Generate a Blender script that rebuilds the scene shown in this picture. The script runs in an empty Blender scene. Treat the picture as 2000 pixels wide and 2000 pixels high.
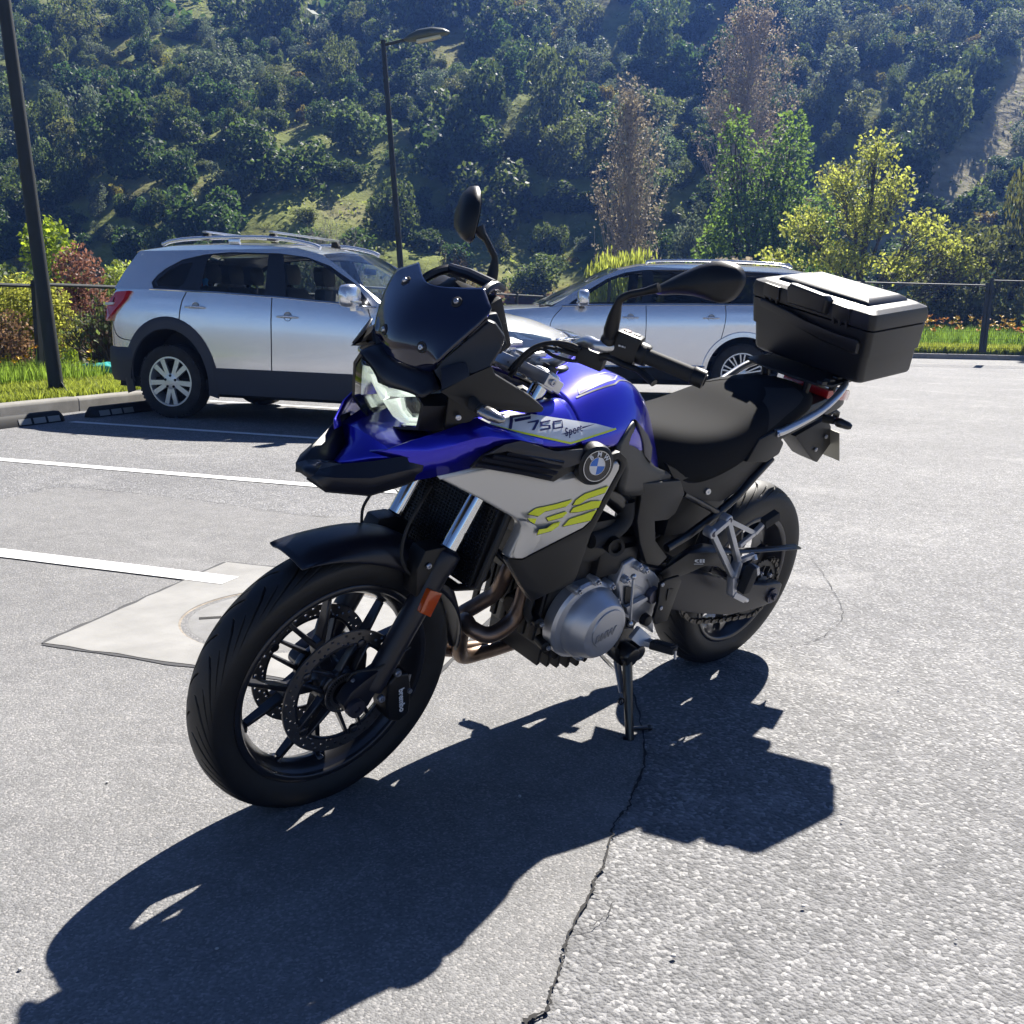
import bpy, bmesh, math, random
from mathutils import Vector, Matrix, noise as mnoise
random.seed(11)
sc = bpy.context.scene
R = math.radians
COL = sc.collection

# ------------------------------------------------------------------ camera
cam_d = bpy.data.cameras.new('camera')
cam = bpy.data.objects.new('camera', cam_d)
COL.objects.link(cam)
CAM = Vector((2.802, 1.98, 1.1478))
YAW, PIT, ROL = -2.3328, -0.1955, 0.0232
_f = Vector((math.cos(YAW)*math.cos(PIT), math.sin(YAW)*math.cos(PIT), math.sin(PIT)))
_r = Vector((math.sin(YAW), -math.cos(YAW), 0))
_u = _r.cross(_f)
_r2 = _r*math.cos(ROL) + _u*math.sin(ROL)
_u2 = _u*math.cos(ROL) - _r*math.sin(ROL)
cam.matrix_world = Matrix(((_r2.x, _u2.x, -_f.x, CAM.x), (_r2.y, _u2.y, -_f.y, CAM.y),
                           (_r2.z, _u2.z, -_f.z, CAM.z), (0, 0, 0, 1)))
cam_d.sensor_width = 24.0
cam_d.lens = 24.0*2023.58/2000.0
cam_d.clip_start = 0.05
cam_d.clip_end = 3000
sc.camera = cam

# ------------------------------------------------------------------ light
SUN_AZ, SUN_EL = R(200.0), R(47.0)
world = bpy.data.worlds.new('World')
sc.world = world
world.use_nodes = True
wn = world.node_tree
wn.nodes.clear()
sky = wn.nodes.new('ShaderNodeTexSky')
sky.sky_type = 'NISHITA'
sky.sun_disc = False
sky.sun_elevation = SUN_EL
sky.sun_rotation = R(90) - SUN_AZ
sky.altitude = 900
sky.air_density = 0.45
sky.dust_density = 0.0
sky.ozone_density = 4.0
bg = wn.nodes.new('ShaderNodeBackground')
bg.inputs['Strength'].default_value = 0.05
wo = wn.nodes.new('ShaderNodeOutputWorld')
wn.links.new(sky.outputs[0], bg.inputs['Color'])
wn.links.new(bg.outputs[0], wo.inputs['Surface'])
sun_d = bpy.data.lights.new('sun', 'SUN')
sun_d.energy = 5.0
sun_d.angle = R(0.53)
sun_d.color = (1.0, 0.95, 0.87)
sun = bpy.data.objects.new('sun', sun_d)
COL.objects.link(sun)
sd = Vector((math.cos(SUN_EL)*math.cos(SUN_AZ), math.cos(SUN_EL)*math.sin(SUN_AZ), math.sin(SUN_EL)))
sun.rotation_euler = sd.to_track_quat('Z', 'Y').to_euler()
sun.location = sd*60

sc.render.engine = 'CYCLES'
sc.view_settings.view_transform = 'Standard'
sc.view_settings.look = 'None'
sc.view_settings.exposure = 1.3
sc.view_settings.gamma = 1.0
sc.view_settings.use_curve_mapping = False
sc.cycles.use_denoising = True
sc.cycles.use_adaptive_sampling = True
sc.cycles.adaptive_threshold = 0.02
sc.cycles.max_bounces = 6
sc.cycles.diffuse_bounces = 2
sc.cycles.glossy_bounces = 4
sc.cycles.transmission_bounces = 3
sc.cycles.volume_bounces = 0
sc.cycles.transparent_max_bounces = 14
sc.cycles.sample_clamp_indirect = 6.0
sc.cycles.caustics_reflective = False
sc.cycles.caustics_refractive = False

# ------------------------------------------------------------------ materials
MATS = {}
def mat(name, col, rough=0.5, metal=0.0, coat=0.0, coat_r=0.03, spec=0.5, bump=0.0, bscale=200.0,
        var=0.0, vscale=8.0, col2=None, trans=0.0, emis=None, sheen=0.0, bdist=0.002, detail=3.0, rvar=0.0):
    if name in MATS:
        return MATS[name]
    m = bpy.data.materials.new(name)
    m.use_nodes = True
    nt = m.node_tree
    b = nt.nodes['Principled BSDF']
    c4 = (*col, 1.0)
    b.inputs['Base Color'].default_value = c4
    b.inputs['Roughness'].default_value = rough
    b.inputs['Metallic'].default_value = metal
    b.inputs['Specular IOR Level'].default_value = spec
    b.inputs['Coat Weight'].default_value = coat
    b.inputs['Coat Roughness'].default_value = coat_r
    if trans:
        b.inputs['Transmission Weight'].default_value = trans
    if emis:
        b.inputs['Emission Color'].default_value = (*emis[0], 1)
        b.inputs['Emission Strength'].default_value = emis[1]
    tc = None
    if var or bump or col2 or rvar:
        tc = nt.nodes.new('ShaderNodeTexCoord')
    if var or col2 or rvar:
        n = nt.nodes.new('ShaderNodeTexNoise')
        n.inputs['Scale'].default_value = vscale
        n.inputs['Detail'].default_value = 5.0
        n.inputs['Roughness'].default_value = 0.62
        nt.links.new(tc.outputs['Object'], n.inputs['Vector'])
        if var or col2:
            rp = nt.nodes.new('ShaderNodeValToRGB')
            a = c4
            if col2 is None:
                lo = tuple(max(0, c*(1-var)) for c in col); hi = tuple(min(1, c*(1+var)) for c in col)
            else:
                lo, hi = col, col2
            rp.color_ramp.elements[0].position = 0.32
            rp.color_ramp.elements[1].position = 0.68
            rp.color_ramp.elements[0].color = (*lo, 1)
            rp.color_ramp.elements[1].color = (*hi, 1)
            nt.links.new(n.outputs['Fac'], rp.inputs['Fac'])
            nt.links.new(rp.outputs['Color'], b.inputs['Base Color'])
        if rvar:
            mr = nt.nodes.new('ShaderNodeMapRange')
            mr.inputs['To Min'].default_value = max(0.02, rough-rvar)
            mr.inputs['To Max'].default_value = min(1, rough+rvar)
            nt.links.new(n.outputs['Fac'], mr.inputs['Value'])
            nt.links.new(mr.outputs[0], b.inputs['Roughness'])
    if bump:
        n2 = nt.nodes.new('ShaderNodeTexNoise')
        n2.inputs['Scale'].default_value = bscale
        n2.inputs['Detail'].default_value = detail
        nt.links.new(tc.outputs['Object'], n2.inputs['Vector'])
        bp = nt.nodes.new('ShaderNodeBump')
        bp.inputs['Strength'].default_value = bump
        bp.inputs['Distance'].default_value = bdist
        nt.links.new(n2.outputs['Fac'], bp.inputs['Height'])
        nt.links.new(bp.outputs['Normal'], b.inputs['Normal'])
    MATS[name] = m
    return m

def thin_glass(name, tint, refl=1.0, rough=0.0):
    if name in MATS:
        return MATS[name]
    m = bpy.data.materials.new(name)
    m.use_nodes = True
    nt = m.node_tree
    nt.nodes.clear()
    out = nt.nodes.new('ShaderNodeOutputMaterial')
    tr = nt.nodes.new('ShaderNodeBsdfTransparent')
    tr.inputs['Color'].default_value = (*tint, 1)
    gl = nt.nodes.new('ShaderNodeBsdfGlossy')
    gl.inputs['Roughness'].default_value = rough
    gl.inputs['Color'].default_value = (refl, refl, refl, 1)
    fr = nt.nodes.new('ShaderNodeFresnel')
    fr.inputs['IOR'].default_value = 1.5
    mx = nt.nodes.new('ShaderNodeMixShader')
    nt.links.new(fr.outputs[0], mx.inputs[0])
    nt.links.new(tr.outputs[0], mx.inputs[1])
    nt.links.new(gl.outputs[0], mx.inputs[2])
    nt.links.new(mx.outputs[0], out.inputs['Surface'])
    MATS[name] = m
    return m

# ------------------------------------------------------------------ mesh helpers
def V(*a):
    return Vector(a)

def catmull(pts, n=6, closed=False):
    pts = [Vector(p) for p in pts]
    if len(pts) < 3:
        return pts
    out = []
    L = len(pts)
    rng = range(L if closed else L-1)
    for i in rng:
        if closed:
            p0, p1, p2, p3 = pts[(i-1) % L], pts[i], pts[(i+1) % L], pts[(i+2) % L]
        else:
            p1, p2 = pts[i], pts[i+1]
            p0 = pts[i-1] if i > 0 else p1*2-p2
            p3 = pts[i+2] if i+2 < L else p2*2-p1
        for k in range(n):
            t = k/n
            out.append(0.5*((2*p1)+(p2-p0)*t+(2*p0-5*p1+4*p2-p3)*t*t+(3*p1-p0-3*p2+p3)*t**3))
    if not closed:
        out.append(pts[-1])
    return out

class MB:
    """collects shapes; build() links them as one mesh object"""
    def __init__(self):
        self.v = []
        self.f = []
    def add(self, vs, fs):
        o = len(self.v)
        self.v += [tuple(p) for p in vs]
        self.f += [tuple(i+o for i in f) for f in fs]
        return self
    def box(self, c, s, rot=None):
        c = Vector(c)
        pts = []
        for x in (-.5, .5):
            for y in (-.5, .5):
                for z in (-.5, .5):
                    p = Vector((x*s[0], y*s[1], z*s[2]))
                    if rot is not None:
                        p = rot @ p
                    pts.append(c+p)
        return self.add(pts, [(0, 1, 3, 2), (4, 6, 7, 5), (0, 4, 5, 1), (2, 3, 7, 6), (0, 2, 6, 4), (1, 5, 7, 3)])
    def bar(self, a, b, w, h, up=(0, 0, 1), w2=None, h2=None):
        a, b = Vector(a), Vector(b)
        d = (b-a).normalized()
        s = d.cross(Vector(up))
        if s.length < 1e-4:
            s = d.cross(Vector((1, 0, 0)))
        s.normalize()
        u = s.cross(d)
        w2 = w if w2 is None else w2
        h2 = h if h2 is None else h2
        pts = []
        for p, ww, hh in ((a, w, h), (b, w2, h2)):
            for sx, sy in ((-.5, -.5), (.5, -.5), (.5, .5), (-.5, .5)):
                pts.append(p+s*ww*sx+u*hh*sy)
        return self.add(pts, [(3, 2, 1, 0), (4, 5, 6, 7), (0, 1, 5, 4), (1, 2, 6, 5), (2, 3, 7, 6), (3, 0, 4, 7)])
    def tube(self, pts, r, seg=12, caps=True, smooth=0, flat=1.0, up=None):
        pts = [Vector(p) for p in pts]
        rad = r if isinstance(r, (list, tuple)) else [r]*len(pts)
        if smooth and len(pts) > 2:
            n = smooth
            rr = []
            for i in range(len(pts)-1):
                for k in range(n):
                    t = k/n
                    rr.append(rad[i]*(1-t)+rad[i+1]*t)
            rr.append(rad[-1])
            pts = catmull(pts, n)
            rad = rr
        L = len(pts)
        vs, fs = [], []
        prev = None
        for i, p in enumerate(pts):
            if i == 0:
                t = pts[1]-pts[0]
            elif i == L-1:
                t = pts[-1]-pts[-2]
            else:
                t = pts[i+1]-pts[i-1]
            t.normalize()
            if prev is None:
                ref = Vector(up) if up is not None else Vector((0, 0, 1))
                if abs(t.dot(ref)) > 0.95:
                    ref = Vector((0, 1, 0))
                s = t.cross(ref).normalized()
            else:
                s = (prev-t*prev.dot(t)).normalized()
            prev = s
            u = s.cross(t)
            for k in range(seg):
                a = 2*math.pi*k/seg
                vs.append(p+(s*math.cos(a)+u*math.sin(a)*flat)*rad[i])
        for i in range(L-1):
            for k in range(seg):
                a, b = i*seg+k, i*seg+(k+1) % seg
                fs.append((a, b, b+seg, a+seg))
        if caps:
            fs.append(tuple(range(seg))[::-1])
            fs.append(tuple((L-1)*seg+k for k in range(seg)))
        return self.add(vs, fs)
    def cyl(self, a, b, r, seg=16, r2=None):
        return self.tube([a, b], [r, r if r2 is None else r2], seg)
    def lathe(self, prof, c, axis=(0, 1, 0), seg=48, closed=False, cap=True):
        """prof: (radius, offset along axis)"""
        c = Vector(c)
        ax = Vector(axis).normalized()
        ref = Vector((1, 0, 0)) if abs(ax.x) < 0.9 else Vector((0, 0, 1))
        s = (ref-ax*ref.dot(ax)).normalized()
        u = ax.cross(s)
        n = len(prof)
        vs, fs = [], []
        for k in range(seg):
            a = 2*math.pi*k/seg
            d = s*math.cos(a)+u*math.sin(a)
            for r, o in prof:
                vs.append(c+d*r+ax*o)
        m = n if closed else n-1
        for k in range(seg):
            k2 = (k+1) % seg
            for j in range(m):
                j2 = (j+1) % n
                fs.append((k*n+j, k2*n+j, k2*n+j2, k*n+j2))
        if cap and not closed:
            if prof[0][0] > 1e-5:
                fs.append(tuple(k*n for k in range(seg)))
            if prof[-1][0] > 1e-5:
                fs.append(tuple(k*n+n-1 for k in range(seg))[::-1])
        return self.add(vs, fs)
    def prism(self, poly, d, both=False):
        """polygon of 3D points extruded by vector d"""
        poly = [Vector(p) for p in poly]
        d = Vector(d)
        n = len(poly)
        vs = poly+[p+d for p in poly]
        fs = [tuple(range(n))[::-1], tuple(range(n, 2*n))]
        for i in range(n):
            j = (i+1) % n
            fs.append((i, j, n+j, n+i))
        return self.add(vs, fs)
    def side(self, poly_xz, y0, y1):
        return self.prism([(x, y0, z) for x, z in poly_xz], (0, y1-y0, 0))
    def poly(self, pts):
        return self.add(pts, [tuple(range(len(pts)))])
    def grid(self, rows, close_u=False, close_v=False):
        nu, nv = len(rows), len(rows[0])
        vs = [p for r in rows for p in r]
        fs = []
        for i in range(nu if close_u else nu-1):
            for j in range(nv if close_v else nv-1):
                a, b = i, (i+1) % nu
                c, d = j, (j+1) % nv
                fs.append((a*nv+c, b*nv+c, b*nv+d, a*nv+d))
        return self.add(vs, fs)
    def loft(self, rings, caps=True):
        """closed rings of equal length"""
        nu, nv = len(rings), len(rings[0])
        self_o = len(self.v)
        vs = [p for r in rings for p in r]
        fs = []
        for i in range(nu-1):
            for j in range(nv):
                d = (j+1) % nv
                fs.append((i*nv+j, i*nv+d, (i+1)*nv+d, (i+1)*nv+j))
        if caps:
            fs.append(tuple(range(nv))[::-1])
            fs.append(tuple((nu-1)*nv+j for j in range(nv)))
        return self.add(vs, fs)
    def ball(self, c, r, seg=16, rings=8, sc3=(1, 1, 1), rot=None):
        c = Vector(c)
        vs, fs = [], []
        for i in range(rings+1):
            th = math.pi*i/rings
            for k in range(seg):
                a = 2*math.pi*k/seg
                p = Vector((math.sin(th)*math.cos(a)*r*sc3[0], math.sin(th)*math.sin(a)*r*sc3[1], math.cos(th)*r*sc3[2]))
                vs.append(c+(rot @ p if rot is not None else p))
        for i in range(rings):
            for k in range(seg):
                k2 = (k+1) % seg
                fs.append((i*seg+k, (i+1)*seg+k, (i+1)*seg+k2, i*seg+k2))
        return self.add(vs, fs)
    def mirror_y(self):
        o = len(self.v)
        n = len(self.f)
        self.v += [(x, -y, z) for x, y, z in self.v[:o]]
        self.f += [tuple(i+o for i in f[::-1]) for f in self.f[:n]]
        return self
    def flipped(self):
        m = MB()
        m.v = [(x, -y, z) for x, y, z in self.v]
        m.f = [f[::-1] for f in self.f]
        return m
    def build(self, name, material, parent=None, smooth=35, bevel=0.0, bseg=2, subsurf=0, solid=0.0, soff=-1, weld=False, recalc=True):
        me = bpy.data.meshes.new(name)
        bm = bmesh.new()
        vv = [bm.verts.new(p) for p in self.v]
        bm.verts.ensure_lookup_table()
        for f in self.f:
            try:
                bm.faces.new([vv[i] for i in f])
            except ValueError:
                pass
        if weld:
            bmesh.ops.remove_doubles(bm, verts=bm.verts, dist=1e-5)
        bmesh.ops.dissolve_degenerate(bm, dist=1e-7, edges=bm.edges)
        if recalc:
            bmesh.ops.recalc_face_normals(bm, faces=bm.faces)
        if bevel and not solid:
            ed = [e for e in bm.edges if len(e.link_faces) == 2 and e.calc_face_angle(0) > R(28)]
            if ed:
                try:
                    bmesh.ops.bevel(bm, geom=ed, offset=bevel, segments=bseg, affect='EDGES', profile=0.6, clamp_overlap=True)
                except Exception:
                    pass
        for f in bm.faces:
            f.smooth = True
        if smooth < 180 and not subsurf:
            for e in bm.edges:
                if len(e.link_faces) == 2:
                    e.smooth = e.calc_face_angle(0) < R(smooth)
        bm.to_mesh(me)
        bm.free()
        if material is not None:
            me.materials.append(material)
        o = bpy.data.objects.new(name, me)
        COL.objects.link(o)
        if parent is not None:
            o.parent = parent
        if subsurf:
            md = o.modifiers.new('subsurf', 'SUBSURF')
            md.levels = subsurf
            md.render_levels = subsurf
        if solid:
            md = o.modifiers.new('solid', 'SOLIDIFY')
            md.thickness = solid
            md.offset = soff
            if bevel:
                bv = o.modifiers.new('bevel', 'BEVEL')
                bv.width = bevel
                bv.segments = bseg
                bv.limit_method = 'ANGLE'
                bv.angle_limit = R(40)
                bv.harden_normals = True
        return o

def empty(name, loc=(0, 0, 0), rot=(0, 0, 0), parent=None):
    o = bpy.data.objects.new(name, None)
    o.empty_display_size = 0.1
    COL.objects.link(o)
    o.location = loc
    o.rotation_euler = rot
    if parent is not None:
        o.parent = parent
    return o

def tag(o, label=None, cat=None, group=None, kind=None):
    if label: o['label'] = label
    if cat: o['category'] = cat
    if group: o['group'] = group
    if kind: o['kind'] = kind
    return o

def copy_tree(o, parent=None):
    c = o.copy()
    COL.objects.link(c)
    c.parent = parent
    for ch in [x for x in CHILD.get(o.name, [])]:
        copy_tree(ch, c)
    return c
CHILD = {}

def text_mesh(s, size, depth=0.0, shear=0.0, spacing=1.0, bold=0.0, ax='CENTER'):
    cu = bpy.data.curves.new('lettering', 'FONT')
    cu.body = s
    cu.size = size
    cu.extrude = depth
    cu.shear = shear
    cu.space_character = spacing
    cu.offset = bold
    cu.align_x = ax
    cu.align_y = 'CENTER'
    cu.resolution_u = 4
    ob = bpy.data.objects.new('lettering_tmp', cu)
    COL.objects.link(ob)
    bpy.context.view_layer.update()
    dg = bpy.context.evaluated_depsgraph_get()
    me = bpy.data.meshes.new_from_object(ob.evaluated_get(dg))
    vs = [v.co.copy() for v in me.vertices]
    fs = [tuple(p.vertices) for p in me.polygons]
    bpy.data.objects.remove(ob)
    bpy.data.curves.remove(cu)
    bpy.data.meshes.remove(me)
    return vs, fs

def put_text(mb, s, size, o, ux, uy, depth=0.0008, **k):
    """lettering laid on the plane o + a*ux + b*uy"""
    ux, uy = Vector(ux).normalized(), Vector(uy)
    un = ux.cross(uy).normalized()
    uy = un.cross(ux)
    vs, fs = text_mesh(s, size, depth, **k)
    o = Vector(o)
    mb.add([o+ux*p.x+uy*p.y+un*p.z for p in vs], fs)
    return mb

# ================================================================== GROUND
FWD2 = Vector((-0.690, -0.7236, 0))      # view direction on the ground
RGT2 = Vector((-0.7236, 0.690, 0))
def vp(d, s, z=0.0):
    """world point d metres ahead of the camera and s metres to its right"""
    p = CAM+FWD2*d+RGT2*s
    return Vector((p.x, p.y, z))

def asphalt(name, c_lo, c_hi, stone, scale, bump, dist, speck=0.35):
    m = bpy.data.materials.new(name)
    m.use_nodes = True
    nt = m.node_tree
    b = nt.nodes['Principled BSDF']
    b.inputs['Roughness'].default_value = 0.82
    b.inputs['Specular IOR Level'].default_value = 0.35
    tc = nt.nodes.new('ShaderNodeTexCoord')
    def N(kind, **k):
        n = nt.nodes.new(kind)
        for a, v in k.items():
            n.inputs[a].default_value = v
        return n
    big = N('ShaderNodeTexNoise', Scale=0.55, Detail=6.0, Roughness=0.6)
    mid = N('ShaderNodeTexNoise', Scale=9.0, Detail=5.0, Roughness=0.65)
    vor = N('ShaderNodeTexVoronoi', Scale=scale)
    vor2 = N('ShaderNodeTexVoronoi', Scale=scale*0.43)
    fin = N('ShaderNodeTexNoise', Scale=scale*1.7, Detail=3.0)
    vor.voronoi_dimensions = '2D'; vor2.voronoi_dimensions = '2D'
    for n in (big, mid, fin): n.noise_dimensions = '2D'
    fin.inputs['Detail'].default_value = 1.0
    big.inputs['Detail'].default_value = 4.0; mid.inputs['Detail'].default_value = 3.0
    for n in (big, mid, vor, vor2, fin):
        nt.links.new(tc.outputs['Object'], n.inputs['Vector'])
    rp = nt.nodes.new('ShaderNodeValToRGB')
    rp.color_ramp.elements[0].position = 0.36
    rp.color_ramp.elements[1].position = 0.66
    rp.color_ramp.elements[0].color = (*c_lo, 1)
    rp.color_ramp.elements[1].color = (*c_hi, 1)
    ad = nt.nodes.new('ShaderNodeMath'); ad.operation = 'ADD'
    ml = nt.nodes.new('ShaderNodeMath'); ml.operation = 'MULTIPLY'; ml.inputs[1].default_value = 0.5
    nt.links.new(big.outputs['Fac'], ad.inputs[0]); nt.links.new(mid.outputs['Fac'], ad.inputs[1])
    nt.links.new(ad.outputs[0], ml.inputs[0]); nt.links.new(ml.outputs[0], rp.inputs['Fac'])
    # single stones, each with a tone of its own
    sp = nt.nodes.new('ShaderNodeValToRGB')
    sp.color_ramp.elements[0].position = 0.0; sp.color_ramp.elements[1].position = 1.0
    sp.color_ramp.elements[0].color = (1-speck, 1-speck, 1-speck, 1)
    e = sp.color_ramp.elements.new(0.8); e.color = (1+speck*0.2, 1+speck*0.2, 1+speck*0.2, 1)
    sp.color_ramp.elements[2].color = (*[min(2.2, s) for s in stone], 1)
    sep = nt.nodes.new('ShaderNodeSeparateColor')
    nt.links.new(vor.outputs['Color'], sep.inputs[0])
    nt.links.new(sep.outputs[0], sp.inputs['Fac'])
    mx = nt.nodes.new('ShaderNodeMix'); mx.data_type = 'RGBA'; mx.blend_type = 'MULTIPLY'; mx.inputs[0].default_value = 1.0
    nt.links.new(rp.outputs['Color'], mx.inputs[6]); nt.links.new(sp.outputs['Color'], mx.inputs[7])
    # paler dusty patches
    pn = N('ShaderNodeTexNoise', Scale=1.1, Detail=5.0, Roughness=0.7)
    pn.noise_dimensions = '2D'
    nt.links.new(tc.outputs['Object'], pn.inputs['Vector'])
    pr = nt.nodes.new('ShaderNodeMapRange')
    pr.inputs['From Min'].default_value = 0.60; pr.inputs['From Max'].default_value = 0.74
    pr.inputs['To Min'].default_value = 0.0; pr.inputs['To Max'].default_value = 0.55
    nt.links.new(pn.outputs['Fac'], pr.inputs['Value'])
    mx2 = nt.nodes.new('ShaderNodeMix'); mx2.data_type = 'RGBA'
    mx2.inputs[7].default_value = (.33, .325, .32, 1)
    nt.links.new(pr.outputs[0], mx2.inputs[0]); nt.links.new(mx.outputs[2], mx2.inputs[6])
    nt.links.new(mx2.outputs[2], b.inputs['Base Color'])
    # relief
    a1 = nt.nodes.new('ShaderNodeMath'); a1.operation = 'MULTIPLY_ADD'; a1.inputs[1].default_value = -0.9
    nt.links.new(vor.outputs['Distance'], a1.inputs[0])
    a2 = nt.nodes.new('ShaderNodeMath'); a2.operation = 'MULTIPLY'; a2.inputs[1].default_value = 0.8
    nt.links.new(fin.outputs['Fac'], a2.inputs[0])
    nt.links.new(a2.outputs[0], a1.inputs[2])
    a3 = nt.nodes.new('ShaderNodeMath'); a3.operation = 'MULTIPLY_ADD'; a3.inputs[1].default_value = -0.8
    nt.links.new(vor2.outputs['Distance'], a3.inputs[0]); nt.links.new(a1.outputs[0], a3.inputs[2])
    bp = nt.nodes.new('ShaderNodeBump')
    bp.inputs['Strength'].default_value = bump
    bp.inputs['Distance'].default_value = dist
    nt.links.new(a3.outputs[0], bp.inputs['Height'])
    nt.links.new(bp.outputs['Normal'], b.inputs['Normal'])
    return m
M_lot = asphalt('coarse aged asphalt', (0.178, 0.178, 0.182), (0.244, 0.243, 0.246), (1.7, 1.68, 1.64), 118.0, 0.8, 0.0036)
M_fine = asphalt('fine asphalt repair', (0.186, 0.185, 0.186), (0.240, 0.238, 0.237), (1.5, 1.46, 1.42), 210.0, 0.7, 0.0018, 0.28)
M_line = mat('white road paint', (0.78, 0.78, 0.77), 0.7, bump=0.4, bscale=160, var=0.10, vscale=25)
M_conc = mat('pale concrete', (0.285, 0.28, 0.268), 0.85, bump=0.35, bscale=120, var=0.14, vscale=5)
M_kerb = mat('kerb concrete', (0.27, 0.26, 0.24), 0.9, bump=0.4, bscale=90, var=0.2, vscale=4)
M_dark = mat('crack filler and dirt', (0.030, 0.029, 0.028), 0.95)
M_soil = mat('dry planting soil', (0.085, 0.072, 0.050), 0.95, bump=0.6, bscale=30, bdist=.02, var=0.4, vscale=2)

def sheet(name, pts, z, m, kind='structure', label=None):
    mb = MB().poly([(p[0], p[1], z) for p in pts])
    o = mb.build(name, m, None, smooth=180)
    o['kind'] = kind
    return o

KA, KB, KC, KD = Vector((7.73, -4.32, 0)), Vector((-.37, -8.28, 0)), Vector((-18.5, -17.15, 0)), Vector((-44.5, 5.3, 0))
lot = [KA, KB, KC, KD, Vector((-50, 90, 0)), Vector((90, 90, 0)), Vector((90, 36, 0))]
sheet('parking_lot', lot, 0.0, M_lot)
# older fine-graded trench repair left of the crack
CRK = [(1.76, .935), (1.728, .927), (1.695, .931), (1.66, .905), (1.617, .88), (1.56, .842), (1.519, .812), (1.44, .772), (1.374, .74), (1.335, .712), (1.291, .694), (1.21, .642), (1.148, .598), (1.09, .57), (1.043, .556), (.99, .52), (.945, .497), (.85, .44), (.76, .37), (.60, .22), (.42, .02), (.2, -.35)]
patch = [Vector((x, y, 0)) for x, y in CRK]+[Vector((-.12, -1.2, 0)), Vector((-.39, -2.574, 0)), Vector((-.185, -2.858, 0)), Vector((.138, -3.754, 0)), Vector((.514, -4.416, 0)), Vector((.908, -4.248, 0)), Vector((3.2, -3.2, 0)), Vector((5, 0, 0)), Vector((4.6, 4, 0)), Vector((2.3, 2.0, 0))]
sheet('asphalt_repair', patch, .004, M_fine)
# concrete slab round the manhole
S0, S1 = Vector((1.641, -1.491, 0)), Vector((.633, -2.123, 0))
e2 = Vector((-.28, .517, 0))*2.28
slab = [S0, S1, S1+e2, S0+e2]
mc = Vector((.845, -1.225, 0))
ring = [mc+Vector((.405*math.cos(a), .405*math.sin(a), 0)) for a in [2*math.pi*k/64 for k in range(64)]]
from mathutils.geometry import tessellate_polygon
def sheet_holes(name, outer, holes, z, m, parent=None):
    loops = [[Vector(p) for p in outer]]+[[Vector(p) for p in h] for h in holes]
    tri = tessellate_polygon(loops)
    flat = [p for l in loops for p in l]
    mb = MB().add([(p.x, p.y, z) for p in flat], tri)
    o = mb.build(name, m, parent, smooth=180)
    return o
jag = []
for i in range(4):
    a, b = slab[i], slab[(i+1) % 4]
    n_ = 14
    for k in range(n_):
        p = a.lerp(b, k/n_)
        jag.append(p+Vector((random.uniform(-.006, .006), random.uniform(-.006, .006), 0)))
o = sheet_holes('concrete_slab', jag, [ring], .008, M_conc)
o['kind'] = 'structure'
m = MB()
for i in range(4):   # dark sealed edge of the slab
    a, b = slab[i], slab[(i+1) % 4]
    prev = None
    rows = []
    for k in range(41):
        p = a.lerp(b, k/40)
        nrm = Vector(((b-a).y, -(b-a).x, 0)).normalized()
        if (p+nrm*.1-mc).length < (p-mc).length: nrm = -nrm
        w = .012+.022*abs(mnoise.noise(Vector((k*.22, i*3.1, 0))))+(.02 if i == 0 else 0)*abs(mnoise.noise(Vector((k*.1, 7, 0))))
        rows.append([(p.x-nrm.x*.004, p.y-nrm.y*.004, .0065), (p.x+nrm.x*w, p.y+nrm.y*w, .0065)])
    m.grid(rows)
o = m.build('slab_joint', mat('dark joint', (.075, .075, .078), .95, bump=.5, bscale=120), None)
o['kind'] = 'structure'
mh = empty('manhole_cover', mc)
tag(mh, 'round concrete manhole cover set in the pale slab by the front wheel', 'manhole cover')
m = MB().lathe([(0, .006), (.368, .006), (.376, .003), (.376, -.05)], (0, 0, 0), (0, 0, 1), 64)
o = m.build('lid', mat('worn manhole concrete', (.265, .262, .255), .85, bump=.6, bscale=140, var=.12, vscale=12), mh)
m = MB().lathe([(.397, -.05), (.397, .0045), (.405, .0065), (.405, -.05)], (0, 0, 0), (0, 0, 1), 64)
m.build('frame_ring', mat('worn cover rim', (.26, .225, .185), .8, .2, var=.3, vscale=40), mh)
m = MB().lathe([(.374, -.045), (.398, -.045)], (0, 0, 0), (0, 0, 1), 64, cap=False)
m.build('gap', M_dark, mh)
hd = Vector((1.107, -1.42, 0))-mc
m = MB().bar((hd.x-.06, hd.y+.03, .0065), (hd.x+.01, hd.y-.006, .0065), .026, .002)
m.build('lifting_slot', M_dark, mh)
# painted bay lines
def stripe(name, a, b, w, wa=.0, z=.0045, label=None):
    a, b = Vector((*a, 0)), Vector((*b, 0))
    d = (b-a).normalized()
    n = Vector((-d.y, d.x, 0))
    rows = []
    k = int((b-a).length/.12)+1
    for i in range(k+1):
        p = a.lerp(b, i/k)
        j = .003*mnoise.noise(Vector((p.x*6, p.y*6, 1)))
        rows.append([p-n*(w/2+j)+Vector((0, 0, z)), p+n*(w/2+j)+Vector((0, 0, z))])
    o = MB().grid(rows).build(name, M_line, None, smooth=180)
    o['kind'] = 'structure'
    return o
stripe('bay_line', (-.86, -7.83), (-3.30, -3.35), .105)
stripe('bay_line', (1.62, -8.0), (-1.6, -2.10), .11)
stripe('bay_line', (3.0, -6.05), (.775, -1.825), .125, z=.0098)
stripe('bay_line', (-2.9, -9.1), (-5.5, -4.3), .105)
stripe('bay_line', (-4.9, -10.1), (-7.5, -5.3), .105)
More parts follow.
